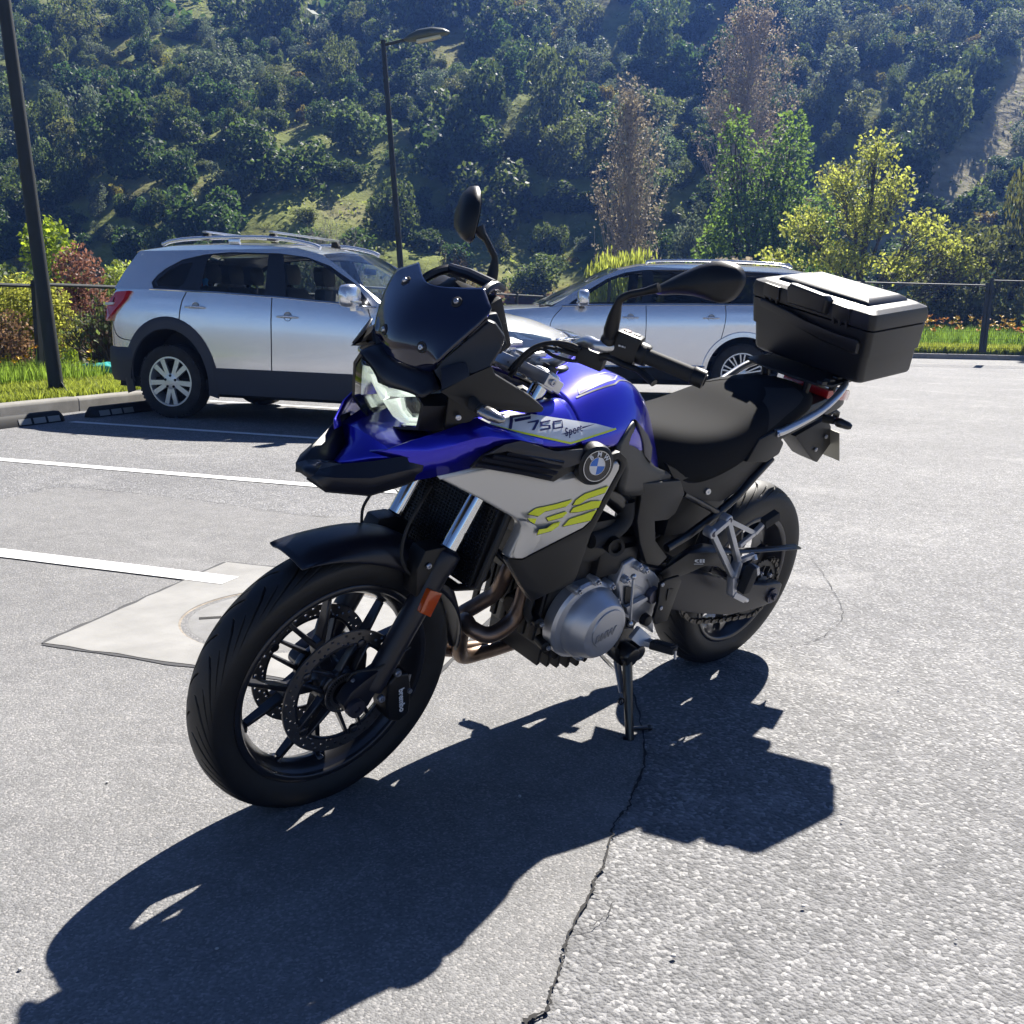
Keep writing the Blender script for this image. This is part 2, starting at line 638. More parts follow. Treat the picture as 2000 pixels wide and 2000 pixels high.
# cracks
def crack(pts, w, z=.0085, seed=0):
    pts = catmull([(x, y, 0) for x, y in pts], 7)
    rows = []
    for i, p in enumerate(pts):
        d = (pts[min(i+1, len(pts)-1)]-pts[max(i-1, 0)]).normalized()
        n = Vector((-d.y, d.x, 0))
        o_ = n*.010*mnoise.noise(Vector((i*.55, seed, 0)))
        ww = w*(.25+1.3*abs(mnoise.noise(Vector((i*.31, seed+5, 2)))))
        rows.append([p+o_-n*ww+Vector((0, 0, z)), p+o_+n*ww+Vector((0, 0, z))])
    o = MB().grid(rows).build('crack', M_dark, None, smooth=180)
    o['kind'] = 'structure'
crack(CRK, .0055, seed=1)
crack([(1.38, .745), (1.36, .775), (1.40, .81), (1.46, .82), (1.50, .805)], .0022, seed=4)
crack([(-.278, .13), (-.437, .168), (-.60, .14), (-.76, .093), (-.95, -.02), (-1.25, -.254), (-1.563, -.515)], .0018, z=.0045, seed=2)
crack([(-.39, -2.574), (-.185, -2.858), (.138, -3.754), (.514, -4.416), (.75, -4.32), (1.3, -4.1)], .004, seed=3)
crack([(-3.2, -.3), (-4.2, .2), (-5.4, .6), (-7.2, 1.6)], .003, z=.0045, seed=6)
# kerbs
def kerb(name, a, b, w=.15, h=.14, n=None):
    a, b = Vector(a), Vector(b)
    d = (b-a).normalized()
    nrm = Vector((d.y, -d.x, 0))
    if nrm.dot(Vector((-1, -1, 0))) < 0: nrm = -nrm
    L = (b-a).length
    k = max(1, round(L/1.0))
    root = empty(name, a)
    root['kind'] = 'structure'
    for i in range(k):
        p0, p1 = d*(L*i/k+.004), d*(L*(i+1)/k-.004)
        jz = random.uniform(-.004, .004)
        sec = [(0, -.1), (0, h-.03+jz), (.012, h-.008+jz), (.03, h+jz), (w, h+jz), (w, -.1)]
        m = MB().loft([[p+nrm*x+Vector((0, 0, z)) for x, z in sec] for p in (p0, p1)])
        m.build('kerbstone', M_kerb, root, bevel=.004, bseg=1)
    return root
kerb('kerb_left', KA, KB)
kerb('kerb_left', KB, KB.lerp(KC, .45))
kerb('kerb_back', KB.lerp(KC, .45), KC)
kerb('kerb_back', KC, KD.lerp(KC, .2))
# planted verge behind the kerbs
off1 = Vector((.44, -.9, 0))
off2 = Vector((-.65, -.76, 0))
def verge(name, pts, m):
    mb = MB().poly(pts)
    o = mb.build(name, m, None, smooth=180)
    o['kind'] = 'structure'
verge('verge', [KA+off1*.15+V(0, 0, .125), KB+off1*.15+V(0, 0, .125), KC+off1*.15+V(0, 0, .125), KC+off1*3.4+V(-1, 0, .16), KB+off1*3.4+V(0, 0, .14), KA+off1*3.4+V(0, 0, .14)], M_soil)
verge('verge', [KC+off2*.15+V(0, 0, .125), KD+off2*.15+V(0, 0, .125), KD+off2*5+V(0, 0, .40), KC+off2*5+V(0, 0, .40)], M_soil)
# wheel stops
def wheel_stop(a, b, label):
    a, b = Vector((*a, 0)), Vector((*b, 0))
    d = (b-a).normalized(); L = (b-a).length
    root = empty('wheel_stop', (a+b)/2, (0, 0, math.atan2(d.y, d.x)))
    tag(root, label, 'wheel stop', 'rubber wheel stops along the kerb')
    m = MB()
    sec = lambda x, s: [(x, -.075*s, .0), (x, -.055*s, .07*s), (x, -.03*s, .10*s), (x, .03*s, .10*s), (x, .055*s, .07*s), (x, .075*s, .0)]
    m.loft([sec(-L/2, .55), sec(-L/2+.06, 1), sec(L/2-.06, 1), sec(L/2, .55)])
    m.build('rubber_body', mat('black rubber', (0.016, 0.016, 0.017), 0.75, bump=0.1, bscale=400), root, bevel=.006)
    for k in range(3):
        for s in (1, -1):
            x = s*(L/2-.16-k*.17)
            m = MB().prism([(x-.07, .074, .012), (x+.07, .074, .012), (x+.07, .058, .062), (x-.07, .058, .062)], (0, .003, .001))
            m.build('reflective_pad', mat('worn grey pad', (.33, .33, .32), .6), root)
            m = MB().prism([(x-.07, -.074, .012), (x+.07, -.074, .012), (x+.07, -.058, .062), (x-.07, -.058, .062)], (0, -.003, .001))
            m.build('reflective_pad', mat('worn grey pad', (.33, .33, .32), .6), root)
wheel_stop((.80, -7.22), (-.83, -8.0), 'black rubber wheel stop with grey pads beside the silver car')
wheel_stop((-1.12, -8.12), (-2.75, -8.92), 'black rubber wheel stop behind rear wheel of the silver car')

# ================================================================== POSTS AND FENCE
M_post = mat('grey green painted steel', (.030, .036, .037), .6, .0, spec=.3, var=.12, vscale=3)
M_wire = mat('dark fence wire', (.016, .016, .016), .7, spec=.2)
def lamp_post(base, top, r0, r1, label, head):
    base, top = Vector(base), Vector(top)
    root = empty('lamp_post', base)
    tag(root, label, 'lamp post', 'lamp posts of the parking lot')
    d = top-base
    m = MB().tube([Vector((0, 0, 0)), d*.1, d], [r0, r0*.97, r1], 20)
    m.build('pole', M_post, root, smooth=60)
    m = MB().box((0, 0, .012), (.34, .34, .022), Matrix.Rotation(.5, 3, 'Z'))
    for k in range(4):
        a = .5+math.pi/4+k*math.pi/2
        m.cyl((.19*math.cos(a), .19*math.sin(a), 0), (.19*math.cos(a), .19*math.sin(a), .06), .012, 8)
    for k in range(4):
        a = .5+k*math.pi/2
        m.prism([(r0*.9*math.cos(a), r0*.9*math.sin(a), .02), (.15*math.cos(a), .15*math.sin(a), .02), (r0*.9*math.cos(a), r0*.9*math.sin(a), .13)], (.008*math.sin(a), -.008*math.cos(a), 0))
    m.build('base_plate', M_post, root, bevel=.002)
    # arm and cobra head
    hd_ = Vector(head).normalized()
    a0 = d*.985
    m = MB().tube([a0, a0+hd_*.25+Vector((0, 0, .05)), a0+hd_*.55+Vector((0, 0, .12))], r1*.62, 10)
    m.build('arm', M_post, root)
    c = a0+hd_*.46+Vector((0, 0, .11))
    sd = hd_.cross(Vector((0, 0, 1))).normalized()
    up = sd.cross(hd_).normalized()
    hd2 = (hd_+Vector((0, 0, .12))).normalized()
    rings = []
    for t, w, h0, h1 in ((0, .05, -.03, .04), (.12, .12, -.07, .09), (.32, .18, -.07, .16), (.62, .20, -.04, .17), (.88, .14, -.015, .11), (1.0, .04, .01, .04)):
        p = c+hd2*t
        rings.append([p+sd*w*math.cos(q)+up*((h1 if math.sin(q) > 0 else -h0)*math.sin(q)) for q in [2*math.pi*k/14 for k in range(14)]])
    m = MB().loft(rings)
    m.build('lamp_head', mat('lamp head grey', (.075, .09, .075), .4), root, smooth=60)
    m = MB().prism([c+hd2*.30+sd*.13-up*.066, c+hd2*.30-sd*.13-up*.066, c+hd2*.82-sd*.10-up*.02, c+hd2*.82+sd*.10-up*.02], -up*.045)
    m.build('lamp_glass', mat('lamp glass', (.55, .55, .42), .15, coat=1.0), root, bevel=.01)
    return root
_t = Vector((-1.046, -9.428, 3.982))-Vector((-1.249, -9.234, .15))
lamp_post((-1.249, -9.234, .14), Vector((-1.249, -9.234, .14))+_t*1.95, .075, .05, 'tall grey lamp post standing on the grass beside the silver car', RGT2)
lamp_post((-11.965, -17.105, .16), (-11.573, -17.477, 6.75), .075, .052, 'lamp post with cobra head rising behind the silver car', RGT2*.95+FWD2*-.12)

def fence_run(a, b, n, h, label, zb=.13, mesh_v=.05):
    """one panel run: posts, a top rail, welded wires"""
    a, b = Vector(a), Vector(b)
    root = empty('fence', a)
    tag(root, label, 'fence')
    d = b-a
    L = d.length
    dn = d.normalized()
    for i in range(n+1):
        p = d*(i/n)
        m = MB().box(p+Vector((0, 0, h/2)), (.075, .06, h+.05), Matrix.Rotation(math.atan2(d.y, d.x), 3, 'Z'))
        m.box(p+Vector((0, 0, h+.03)), (.085, .07, .012), Matrix.Rotation(math.atan2(d.y, d.x), 3, 'Z'))
        m.build('post', M_post, root, bevel=.004, bseg=1)
    m = MB().tube([Vector((0, 0, h-.03)), d+Vector((0, 0, h-.03))], .022, 8)
    m.build('top_rail', M_post, root)
    m = MB()
    for k in range(8):
        z = .08+k*(h-.16)/7.4
        m.bar(Vector((0, 0, z)), d+Vector((0, 0, z)), .005, .005)
    m.build('horizontal_wire', M_wire, root)['kind'] = 'stuff'
    m = MB()
    k = int(L/mesh_v)
    for i in range(k):
        p = d*((i+.5)/k)
        m.bar(p+Vector((0, 0, .04)), p+Vector((0, 0, h-.04)), .0032, .0032, (1, 0, 0))
    m.build('vertical_wire', M_wire, root)['kind'] = 'stuff'
    return root
FL = Vector((-1.70, -10.98, .13))
kd = Vector((-.9, -.44, 0)).normalized()
fence_run(FL-kd*5.2, FL, 2, 1.16, 'dark mesh fence panel beside the grey lamp post')
fence_run(FL+kd*.08, FL+kd*7.5, 3, 1.18, 'dark mesh fence behind the silver car')
fence_run(FL+kd*7.6, FL+kd*18.6, 5, 1.35, 'dark rail fence seen between the two cars')
g0 = Vector((-23.472, -8.886, .33))
kd2 = (KD-KC).normalized()
fence_run(g0-kd2*9.3, g0, 3, 1.62, 'dark mesh fence beyond the top case')
fence_run(g0+kd2*.1, g0+kd2*9.3, 3, 1.74, 'taller dark mesh fence panel at the edge of the flower bed')

# loose pebbles on the asphalt
rp_ = random.Random(8)
PEB = []
for k in range(4):
    mb = MB().ball((0, 0, 0), .009, 10, 6, (1, .8, .6))
    mb.v = [tuple(Vector(q)*(1+.3*mnoise.noise(Vector(q)*120+Vector((k*3.3, 0, 0))))) for q in mb.v]
    o = mb.build('pebble', mat('pale pebble', (.55, .53, .50), .8), None, smooth=60, weld=True)
    PEB.append(o)
spots = [(2.02, .42), (1.93, .62), (2.10, 1.02), (1.78, 1.12), (1.42, .98), (1.10, 1.05), (.72, .92), (.98, 1.30), (.40, .85), (1.55, 1.38), (-.2, .6), (.05, 1.1), (2.25, -.1), (2.3, .25), (1.9, -.35), (1.2, .35)]
for k, (x, y) in enumerate(spots):
    o = PEB[k] if k < 4 else PEB[k % 4].copy()
    if k >= 4: COL.objects.link(o)
    sc_p = rp_.uniform(.3, .8)
    o.scale = (sc_p, sc_p, sc_p)
    o.location = (x, y, .006+.003*sc_p)
    o.rotation_euler = (0, 0, rp_.uniform(0, 6))
    tag(o, 'small pale pebble lying loose on the asphalt', 'pebble', 'loose pebbles on the asphalt')

# ================================================================== MOTORCYCLE
LEAN = 0.2467
FX, FZ = 1.559, 0.325
M_blue = mat('blue metallic paint', (0.014, 0.008, 0.50), 0.28, 0.80, coat=1.0, coat_r=0.025)
M_plas = mat('black moulded plastic', (0.0060, 0.0062, 0.0075), 0.42, spec=.4, bump=0.12, bscale=900)
M_satin = mat('dark blue grey plastic', (0.0085, 0.0095, 0.017), 0.36, spec=.45, bump=0.05, bscale=900)
M_knee = mat('grey tank side plastic', (0.022, 0.023, 0.025), 0.40, bump=0.15, bscale=1200)
M_silver = mat('silver panel paint', (0.58, 0.57, 0.55), 0.33, 0.55, coat=0.5, coat_r=0.08)
M_white = mat('white decal film', (0.72, 0.74, 0.76), 0.3, coat=0.5)
M_neon = mat('neon yellow decal film', (0.82, 0.88, 0.005), 0.35, coat=0.3)
M_navy = mat('navy lettering film', (0.02, 0.018, 0.10), 0.3)
M_rub = mat('black rubber', (0.007, 0.007, 0.0075), 0.62, bump=0.1, bscale=400)
M_tyre = mat('tyre rubber', (0.0085, 0.0085, 0.0095), 0.55, bump=0.15, bscale=500, var=0.25, vscale=30)
M_rim = mat('dark grey cast wheel', (0.030, 0.031, 0.038), 0.28, 0.5, coat=0.35, coat_r=0.15)
M_chrome = mat('chrome tube', (0.78, 0.79, 0.80), 0.06, 1.0)
M_alu = mat('brushed aluminium', (0.62, 0.63, 0.65), 0.3, 0.9, rvar=0.08, vscale=60)
M_cast = mat('silver painted casting', (0.50, 0.51, 0.54), 0.36, 0.65, bump=0.08, bscale=700)
M_eng = mat('black engine casting', (0.0065, 0.0065, 0.0075), 0.45, 0.2, bump=0.15, bscale=600)
M_exh = mat('heat stained exhaust steel', (0.13, 0.085, 0.06), 0.38, 0.85, col2=(0.26, 0.19, 0.15), vscale=14)
M_disc = mat('brake disc steel', (0.20, 0.19, 0.185), 0.30, 0.9)
M_bolt = mat('zinc bolt', (0.55, 0.56, 0.6), 0.3, 0.9)
M_seat = mat('seat vinyl', (0.0085, 0.009, 0.0105), 0.82, spec=.10, bump=0.15, bscale=900)
M_seat2 = mat('grey seat side vinyl', (0.026, 0.027, 0.030), 0.82, spec=.10, bump=0.15, bscale=900)
M_frame = mat('black frame enamel', (0.006, 0.006, 0.008), 0.3, coat=0.4)
M_amber = mat('amber reflector', (0.50, 0.07, 0.005), 0.2, coat=0.8)
M_red = mat('red tail lens', (0.5, 0.01, 0.012), 0.12, coat=1.0)
M_screen = mat('smoked dark screen', (0.004, 0.006, 0.028), 0.12, coat=0.6, coat_r=0.03)
M_lens = thin_glass('clear lamp lens', (0.93, 0.95, 0.93))
M_refl = mat('lamp reflector', (0.78, 0.8, 0.78), 0.12, 1.0)
M_lamp = mat('lamp inner housing', (0.34, 0.36, 0.33), 0.25, 0.6)
M_case = mat('black top case plastic', (0.0105, 0.0105, 0.012), 0.40, spec=.45, bump=0.35, bscale=420, bdist=0.001)
M_emb_b = mat('emblem blue', (0.02, 0.16, 0.60), 0.25, coat=0.6)
M_emb_w = mat('emblem white', (0.75, 0.76, 0.78), 0.25, coat=0.6)
M_emb_k = mat('emblem black', (0.012, 0.012, 0.014), 0.25, coat=0.6)
M_rad = mat('radiator core', (0.004, 0.004, 0.0045), 0.6)
M_chain = mat('oily chain steel', (0.10, 0.095, 0.09), 0.4, 0.9)
M_mir = mat('mirror glass', (0.7, 0.72, 0.75), 0.03, 1.0)

bike = empty('motorcycle', (0, 0, 0), (-LEAN, 0, 0))
tag(bike, 'blue and silver adventure motorcycle with black top case leaning on its side stand', 'motorcycle')

def bolt(p, r, d=(0, 1, 0), parent=bike, h=0.006, m=None, name='bolt'):
    b = MB()
    d = Vector(d).normalized()
    p = Vector(p)
    b.lathe([(r, 0), (r, h*0.7), (r*0.8, h), (r*0.45, h), (r*0.4, h*0.4), (0, h*0.4)], p, d, 14)
    return b.build(name, m or M_bolt, parent, smooth=40)

# ---------------------------------------------------------------- wheels
def tyre_mesh(c, ro, hw, rb, hb, ng, slant, seed):
    """tyre of outer radius ro, half width hw, with cut tread grooves"""
    prof = []
    ncr = 56
    for i in range(ncr+1):
        t = -1+2*i/ncr
        a = t*R(100)
        # crown arc down the shoulder into the sidewall
        if abs(t) < 0.72:
            s = t/0.72
            y = hw*0.93*math.sin(s*R(72))/math.sin(R(72))
            r = ro-(1-math.cos(s*R(72)))*hw*0.62
        else:
            s = (abs(t)-0.72)/0.28
            r0 = ro-(1-math.cos(R(72)))*hw*0.62
            r = r0+(rb-r0)*s
            y = math.copysign(hw*(0.93+0.09*math.sin(s*math.pi*0.8))*(1-s)+hb*s + hw*0.06*math.sin(s*math.pi), t)
        prof.append((r, y, t))
    per = 36                      # columns per tread pitch; columns follow the sweep of the grooves
    seg = ng*per
    vs, fs = [], []
    n = len(prof)
    def sweep(x):
        return (slant*(x**1.4)+.10*math.sin(x*3.0))*2*math.pi/ng
    for k in range(seg):
        for r, y, t in prof:
            s = t/0.72
            x = min(1.0, abs(s))
            side = 1 if s > 0 else -1
            a = 2*math.pi*k/seg+sweep(x)
            dr = 0.0
            pitch = 2*math.pi*ro/ng/per
            q = (k+(per//2 if side > 0 else 0)) % per
            if .05 < abs(s) < .95:
                w_ = .0060*math.sin(math.pi*min(1, (abs(s)-.05)/.90))**.5
                du = min(q, per-q)*pitch
                dr = max(dr, min(1.0, max(0, (w_-du)/.0022)))
            if .34 < abs(s) < .80:
                q2 = (q+per//2) % per
                w_ = .0044*math.sin(math.pi*(abs(s)-.34)/.46)**.6
                du = min(q2, per-q2)*pitch
                dr = max(dr, min(1.0, max(0, (w_-du)/.002)))
            dr *= .0065
            vs.append((c[0]+(r-dr)*math.cos(a), c[1]+y, c[2]+(r-dr)*math.sin(a)))
    for k in range(seg):
        k2 = (k+1) % seg
        for j in range(n-1):
            fs.append((k*n+j, k2*n+j, k2*n+j+1, k*n+j+1))
    m = MB()
    m.add(vs, fs)
    return m

def rim_mesh(c, rf, hw, depth, v_center, nv, half, r_apex, hub_r, hub_w, sw=0.022):
    m = MB()
    # barrel, closed profile
    prof = [(rf, hw), (rf-0.004, hw+0.004), (rf-0.017, hw+0.002), (rf-0.019, hw-0.006), (rf-depth*0.75, hw*0.72), (rf-depth, hw*0.35),
            (rf-depth-0.006, 0), (rf-depth, -hw*0.35), (rf-depth*0.75, -hw*0.72), (rf-0.019, -hw+0.006), (rf-0.017, -hw-0.002), (rf-0.004, -hw-0.004), (rf, -hw),
            (rf-0.012, -hw*0.9), (rf-depth+0.006, -hw*0.3), (rf-depth+0.006, hw*0.3), (rf-0.012, hw*0.9)]
    m.lathe(prof, c, (0, 1, 0), 96, closed=True)
    # hub
    m.lathe([(0.016, hub_w), (hub_r*0.75, hub_w), (hub_r*0.85, hub_w*0.8), (hub_r, hub_w*0.35), (hub_r, -hub_w*0.35), (hub_r*0.85, -hub_w*0.8), (hub_r*0.75, -hub_w), (0.016, -hub_w)], c, (0, 1, 0), 40)
    c = Vector(c)
    def pt(r, ang, y):
        return c+Vector((r*math.cos(ang), y, r*math.sin(ang)))
    rr = rf-depth+0.002
    for k in range(nv):
        a0 = v_center+k*2*math.pi/nv
        # each pair of spokes springs from one root and parts towards the rim
        m.bar(pt(hub_r*0.7, a0, 0), pt(r_apex, a0, 0), 0.032, 0.040, (0, 1, 0), 0.022, 0.030)
        for s in (-1, 1):
            p0 = pt(r_apex*0.84, a0+s*0.05, 0)
            p1 = pt(rr*0.90+r_apex*0.10, a0+s*half*0.93, 0)
            p2 = pt(rr, a0+s*half, 0)
            m.bar(p0, p1, sw*.62, 0.030, (0, 1, 0), sw*.44, 0.022)
            m.bar(p1, p2, sw*.44, 0.022, (0, 1, 0), sw*1.0, 0.034)
    return m

def disc_mesh(c, y, ri, ro, th=0.005, seg=130, nper=10):
    """perforated brake ring"""
    rr = [ri, ri+(ro-ri)*.14, ri+(ro-ri)*.29, ri+(ro-ri)*.42, ri+(ro-ri)*.57, ri+(ro-ri)*.70, ri+(ro-ri)*.85, ro]
    hole = set()
    for k in range(seg):
        q = k % nper
        if q == 1: hole.add((k, 1))
        if q == 3: hole.add((k, 3))
        if q == 5: hole.add((k, 5))
        if q == 7: hole.add((k, 3))
        if q == 9: hole.add((k, 1))
        if q == 0: hole.add((k, 5))
    m = MB()
    idx = {}
    vs, fs = [], []
    for s, yy in ((0, y-th/2), (1, y+th/2)):
        for k in range(seg):
            a = 2*math.pi*k/seg
            for j, r in enumerate(rr):
                idx[(s, k, j)] = len(vs)
                vs.append((c[0]+r*math.cos(a), yy, c[2]+r*math.sin(a)))
    nr = len(rr)
    for k in range(seg):
        k2 = (k+1) % seg
        for j in range(nr-1):
            if (k, j) in hole:
                for (p, q) in (((k, j), (k2, j)), ((k2, j), (k2, j+1)), ((k2, j+1), (k, j+1)), ((k, j+1), (k, j))):
                    fs.append((idx[(0, *p)], idx[(0, *q)], idx[(1, *q)], idx[(1, *p)]))
                continue
            fs.append((idx[(1, k, j)], idx[(1, k2, j)], idx[(1, k2, j+1)], idx[(1, k, j+1)]))
            fs.append((idx[(0, k, j+1)], idx[(0, k2, j+1)], idx[(0, k2, j)], idx[(0, k, j)]))
        for j in (0, nr-1):
            fs.append((idx[(0, k, j)], idx[(0, k2, j)], idx[(1, k2, j)], idx[(1, k, j)]))
    m.add(vs, fs)
    return m

FC = (FX, 0, FZ)
RC = (0, 0, 0.318)
fw = empty('front_wheel', parent=bike)
tyre_mesh(FC, 0.3285, 0.057, 0.243, 0.036, 23, -1.7, 1).build('tyre', M_tyre, fw, smooth=30)
rim_mesh(FC, 0.252, 0.040, 0.034, R(68), 5, R(16), 0.118, 0.050, 0.045).build('rim', M_rim, fw, smooth=40, bevel=0.002, bseg=1)
for s in (1, -1):
    d = disc_mesh(FC, s*0.066, 0.118, 0.1525).build('brake_disc', M_disc, fw, smooth=30)
    # disc carrier: five arms from the hub to the ring
    m = MB()
    for k in range(5):
        a = R(68+36)+k*2*math.pi/5
        for off in (-0.30, 0.30):
            p0 = (FX+0.045*math.cos(a+off*1.6), s*0.052, FZ+0.045*math.sin(a+off*1.6))
            p1 = (FX+0.123*math.cos(a+off*0.5), s*0.066, FZ+0.123*math.sin(a+off*0.5))
            m.bar(p0, p1, 0.010, 0.020, (0, 1, 0), 0.006, 0.016)
        m.lathe([(0.0, 0.007), (0.009, 0.007), (0.011, 0.004), (0.011, -0.004), (0, -0.004)], (FX+0.121*math.cos(a), s*0.066, FZ+0.121*math.sin(a)), (0, s, 0), 14)
    m.lathe([(0.116, .003), (0.124, .003), (0.124, -.003), (0.116, -.003)], (FX, s*0.066, FZ), (0, 1, 0), 60, closed=True)
    m.lathe([(0.052, s*0.045), (0.052, s*0.060), (0.036, s*0.066), (0.016, s*0.066)], FC, (0, 1, 0), 32)
    m.build('disc_carrier', M_rim, fw, smooth=35, bevel=0.0015, bseg=1)
# slotted speed sensor ring
m = MB()
for k in range(44):
    a = 2*math.pi*k/44
    m.bar((FX+0.036*math.cos(a), 0.073, FZ+0.036*math.sin(a)), (FX+0.046*math.cos(a), 0.073, FZ+0.046*math.sin(a)), 0.002, 0.0032, (0, 1, 0))
m.lathe([(0.045, .001), (0.050, .001), (0.050, -.001), (0.045, -.001)], (FX, 0.073, FZ), (0, 1, 0), 60, closed=True)
m.lathe([(0.030, .001), (0.037, .001), (0.037, -.001), (0.030, -.001)], (FX, 0.073, FZ), (0, 1, 0), 60, closed=True)
m.build('sensor_ring', M_disc, fw)

rw = empty('rear_wheel', parent=bike)
tyre_mesh(RC, 0.322, 0.075, 0.218, 0.060, 18, -1.5, 2).build('tyre', M_tyre, rw, smooth=30)
rim_mesh(RC, 0.2270, 0.062, 0.034, R(30), 5, R(17), 0.115, 0.062, 0.07, 0.024).build('rim', M_rim, rw, smooth=40, bevel=0.002, bseg=1)
disc_mesh(RC, -0.10, 0.095, 0.1325, seg=120).build('brake_disc', M_disc, rw, smooth=30)

# ---------------------------------------------------------------- fork
def fork_x(z):
    return 1.356+(0.649-z)*0.4877
FD = Vector((-0.4877, 0, 1)).normalized()
def fp(z, y, fwd=0.0, ext=0.0):
    n = Vector((FD.z, 0, -FD.x))
    return Vector((fork_x(z), y, z))+n*fwd
for s in (1, -1):
    m = MB().cyl(fp(0.60, s*.100), fp(1.055, s*.100), 0.0205, 28)
    m.build('fork_tube', M_chrome, bike, smooth=60)
    m = MB()
    m.lathe([(0.020, .02), (0.0215, .012), (0.0315, .008), (0.033, 0), (0.033, -.03), (0.0300, -.04), (0.0285, -.10), (0.0265, -.33), (0.026, -.345), (0, -.345)],
            fp(0.648, s*.100), FD, 28)
    # axle lug and caliper lugs
    m.prism([(1.575, s*.082, .300), (1.590, s*.082, .325), (1.575, s*.082, .352), (1.545, s*.082, .372), (1.500, s*.082, .395), (1.492, s*.082, .36), (1.520, s*.082, .305), (1.548, s*.082, .292)], (0, s*.034, 0))
    m.build('fork_slider', M_satin, bike, smooth=35, bevel=0.003)
    m = MB().lathe([(0, .008), (0.008, .008), (0.009, .014), (0.0215, .014), (0.0225, .008), (0.0225, -.004), (0, -.004)], (FX-.0, s*.114, FZ-.012), (0, s, 0), 24)
    m.build('axle_nut', mat('dark nut', (0.09, 0.09, 0.12), 0.35, 0.8), bike, smooth=40)
    # caliper
    cal = empty('brake_caliper', parent=bike)
    cc = Vector((1.450, s*.088, .300))
    ring = []
    pts2 = [(-.045, .055), (-.010, .068), (.012, .052), (.020, .0), (.014, -.052), (-.012, -.070), (-.042, -.058), (-.050, 0)]
    m = MB()
    ca, sa = math.cos(R(-12)), math.sin(R(-12))
    poly = [(cc.x+a*ca-b*sa, cc.y-.032, cc.z+a*sa+b*ca) for a, b in pts2]
    m.prism(poly, (0, .062, 0))
    m.build('caliper_body', M_plas, cal, smooth=35, bevel=0.006, bseg=3)
    for (bx, bz) in ((1.452, .373), (1.487, .315)):
        bolt((bx, s*.112, bz), 0.0095, (0, s, 0), cal, 0.010)
    m = MB().cyl((1.405, s*.108, .352), (1.407, s*.108, .318), .0022, 8)
    m.lathe([(0, .01), (.006, .01), (.007, -.006), (0, -.006)], (1.408, s*.112, .315), (0, s, 0), 12)
    m.build('bleed_nipple', M_bolt, cal)
    if s > 0:
        m = MB()
        put_text(m, 'brembo', 0.021, (1.429, s*.1205, .297), Vector((-.22, 0, -1)), Vector((-1, 0, .22)), bold=0.0004)
        m.build('lettering', M_emb_w, cal)
        for (bx, bz) in ((1.552, .362), (1.577, .315), (1.568, .307)):
            bolt((bx, .088, bz), 0.0065, (0, 1, 0), bike, 0.008)
# amber reflector on the slider
m = MB()
m.prism([(1.4134, 0.1340, 0.5847), (1.3768, 0.1340, 0.5695), (1.3985, 0.1340, 0.5130), (1.4325, 0.1340, 0.5319)], (0, -.016, 0))
m.build('reflector', M_amber, bike, bevel=0.003)
# front mudguard
def fender_sec(ang, r0, wmul, drop):
    a = R(ang)
    d = Vector((math.cos(a), 0, math.sin(a)))
    c = Vector(FC)
    out = []
    for y, dr in ((-.073, -drop), (-.071, -drop*.55), (-.060, -.010), (-.040, .002), (0, .004), (.040, .002), (.060, -.010), (.071, -drop*.55), (.073, -drop)):
        out.append(c+d*(r0+dr)+Vector((0, y*wmul, 0)))
    return out
m = MB()
m.grid([fender_sec(*q) for q in ((66, .364, .92, .004), (71, .364, .97, .010), (81, .364, 1.02, .026), (94, .364, 1.05, .046), (106, .368, 1.06, .060), (118, .366, 1.06, .062), (130, .362, 1.04, .055),
                                 (142, .360, .98, .040), (155, .362, .86, .024), (168, .368, .66, .012), (178, .378, .40, .006), (182, .384, .16, .002))])
m.build('front_mudguard', M_satin, bike, smooth=60, solid=0.0035, subsurf=1)
for s in (1, -1):
    m = MB()
    m.prism([fp(.66, s*.112, .03), fp(.66, s*.112, -.034), fp(.575, s*.112, -.030), fp(.545, s*.112, .028), fp(.60, s*.112, .07), fp(.64, s*.112, .075)], (0, -s*.05, 0))
    m.build('mudguard_bracket', M_plas, bike, bevel=0.006)
    bolt(fp(.615, s*.115, .048), .007, (0, s, 0), bike, .005)
# triple clamps
m = MB()
m.prism([fp(1.035, -.135, .03), fp(1.035, -.135, -.03), fp(1.035, -.06, -.045), fp(1.035, .06, -.045), fp(1.035, .135, -.03), fp(1.035, .135, .03), fp(1.035, .06, .045), fp(1.035, -.06, .045)], FD*.028)
for s in (1, -1):
    m.lathe([(.021, .036), (.030, .034), (.034, .028), (.034, -.004), (.021, -.004)], fp(1.035, s*.1), FD, 24)
m.build('top_clamp', M_alu, bike, bevel=0.004)
m = MB()
m.prism([fp(.83, -.135, .03), fp(.83, -.135, -.03), fp(.83, 0, -.05), fp(.83, .135, -.03), fp(.83, .135, .03), fp(.83, 0, .04)], FD*.035)
m.build('lower_clamp', M_eng, bike, bevel=0.004)
for s in (1, -1):
    bolt(fp(1.048, s*.138, .012), .008, (.3, s, 0), bike, .006)
    m = MB().lathe([(.019, 0), (.019, .012), (.012, .014), (0, .014)], fp(1.066, s*.1), FD, 20)
    m.build('fork_cap', mat('dark cap', (.05, .05, .055), .3, .8), bike)
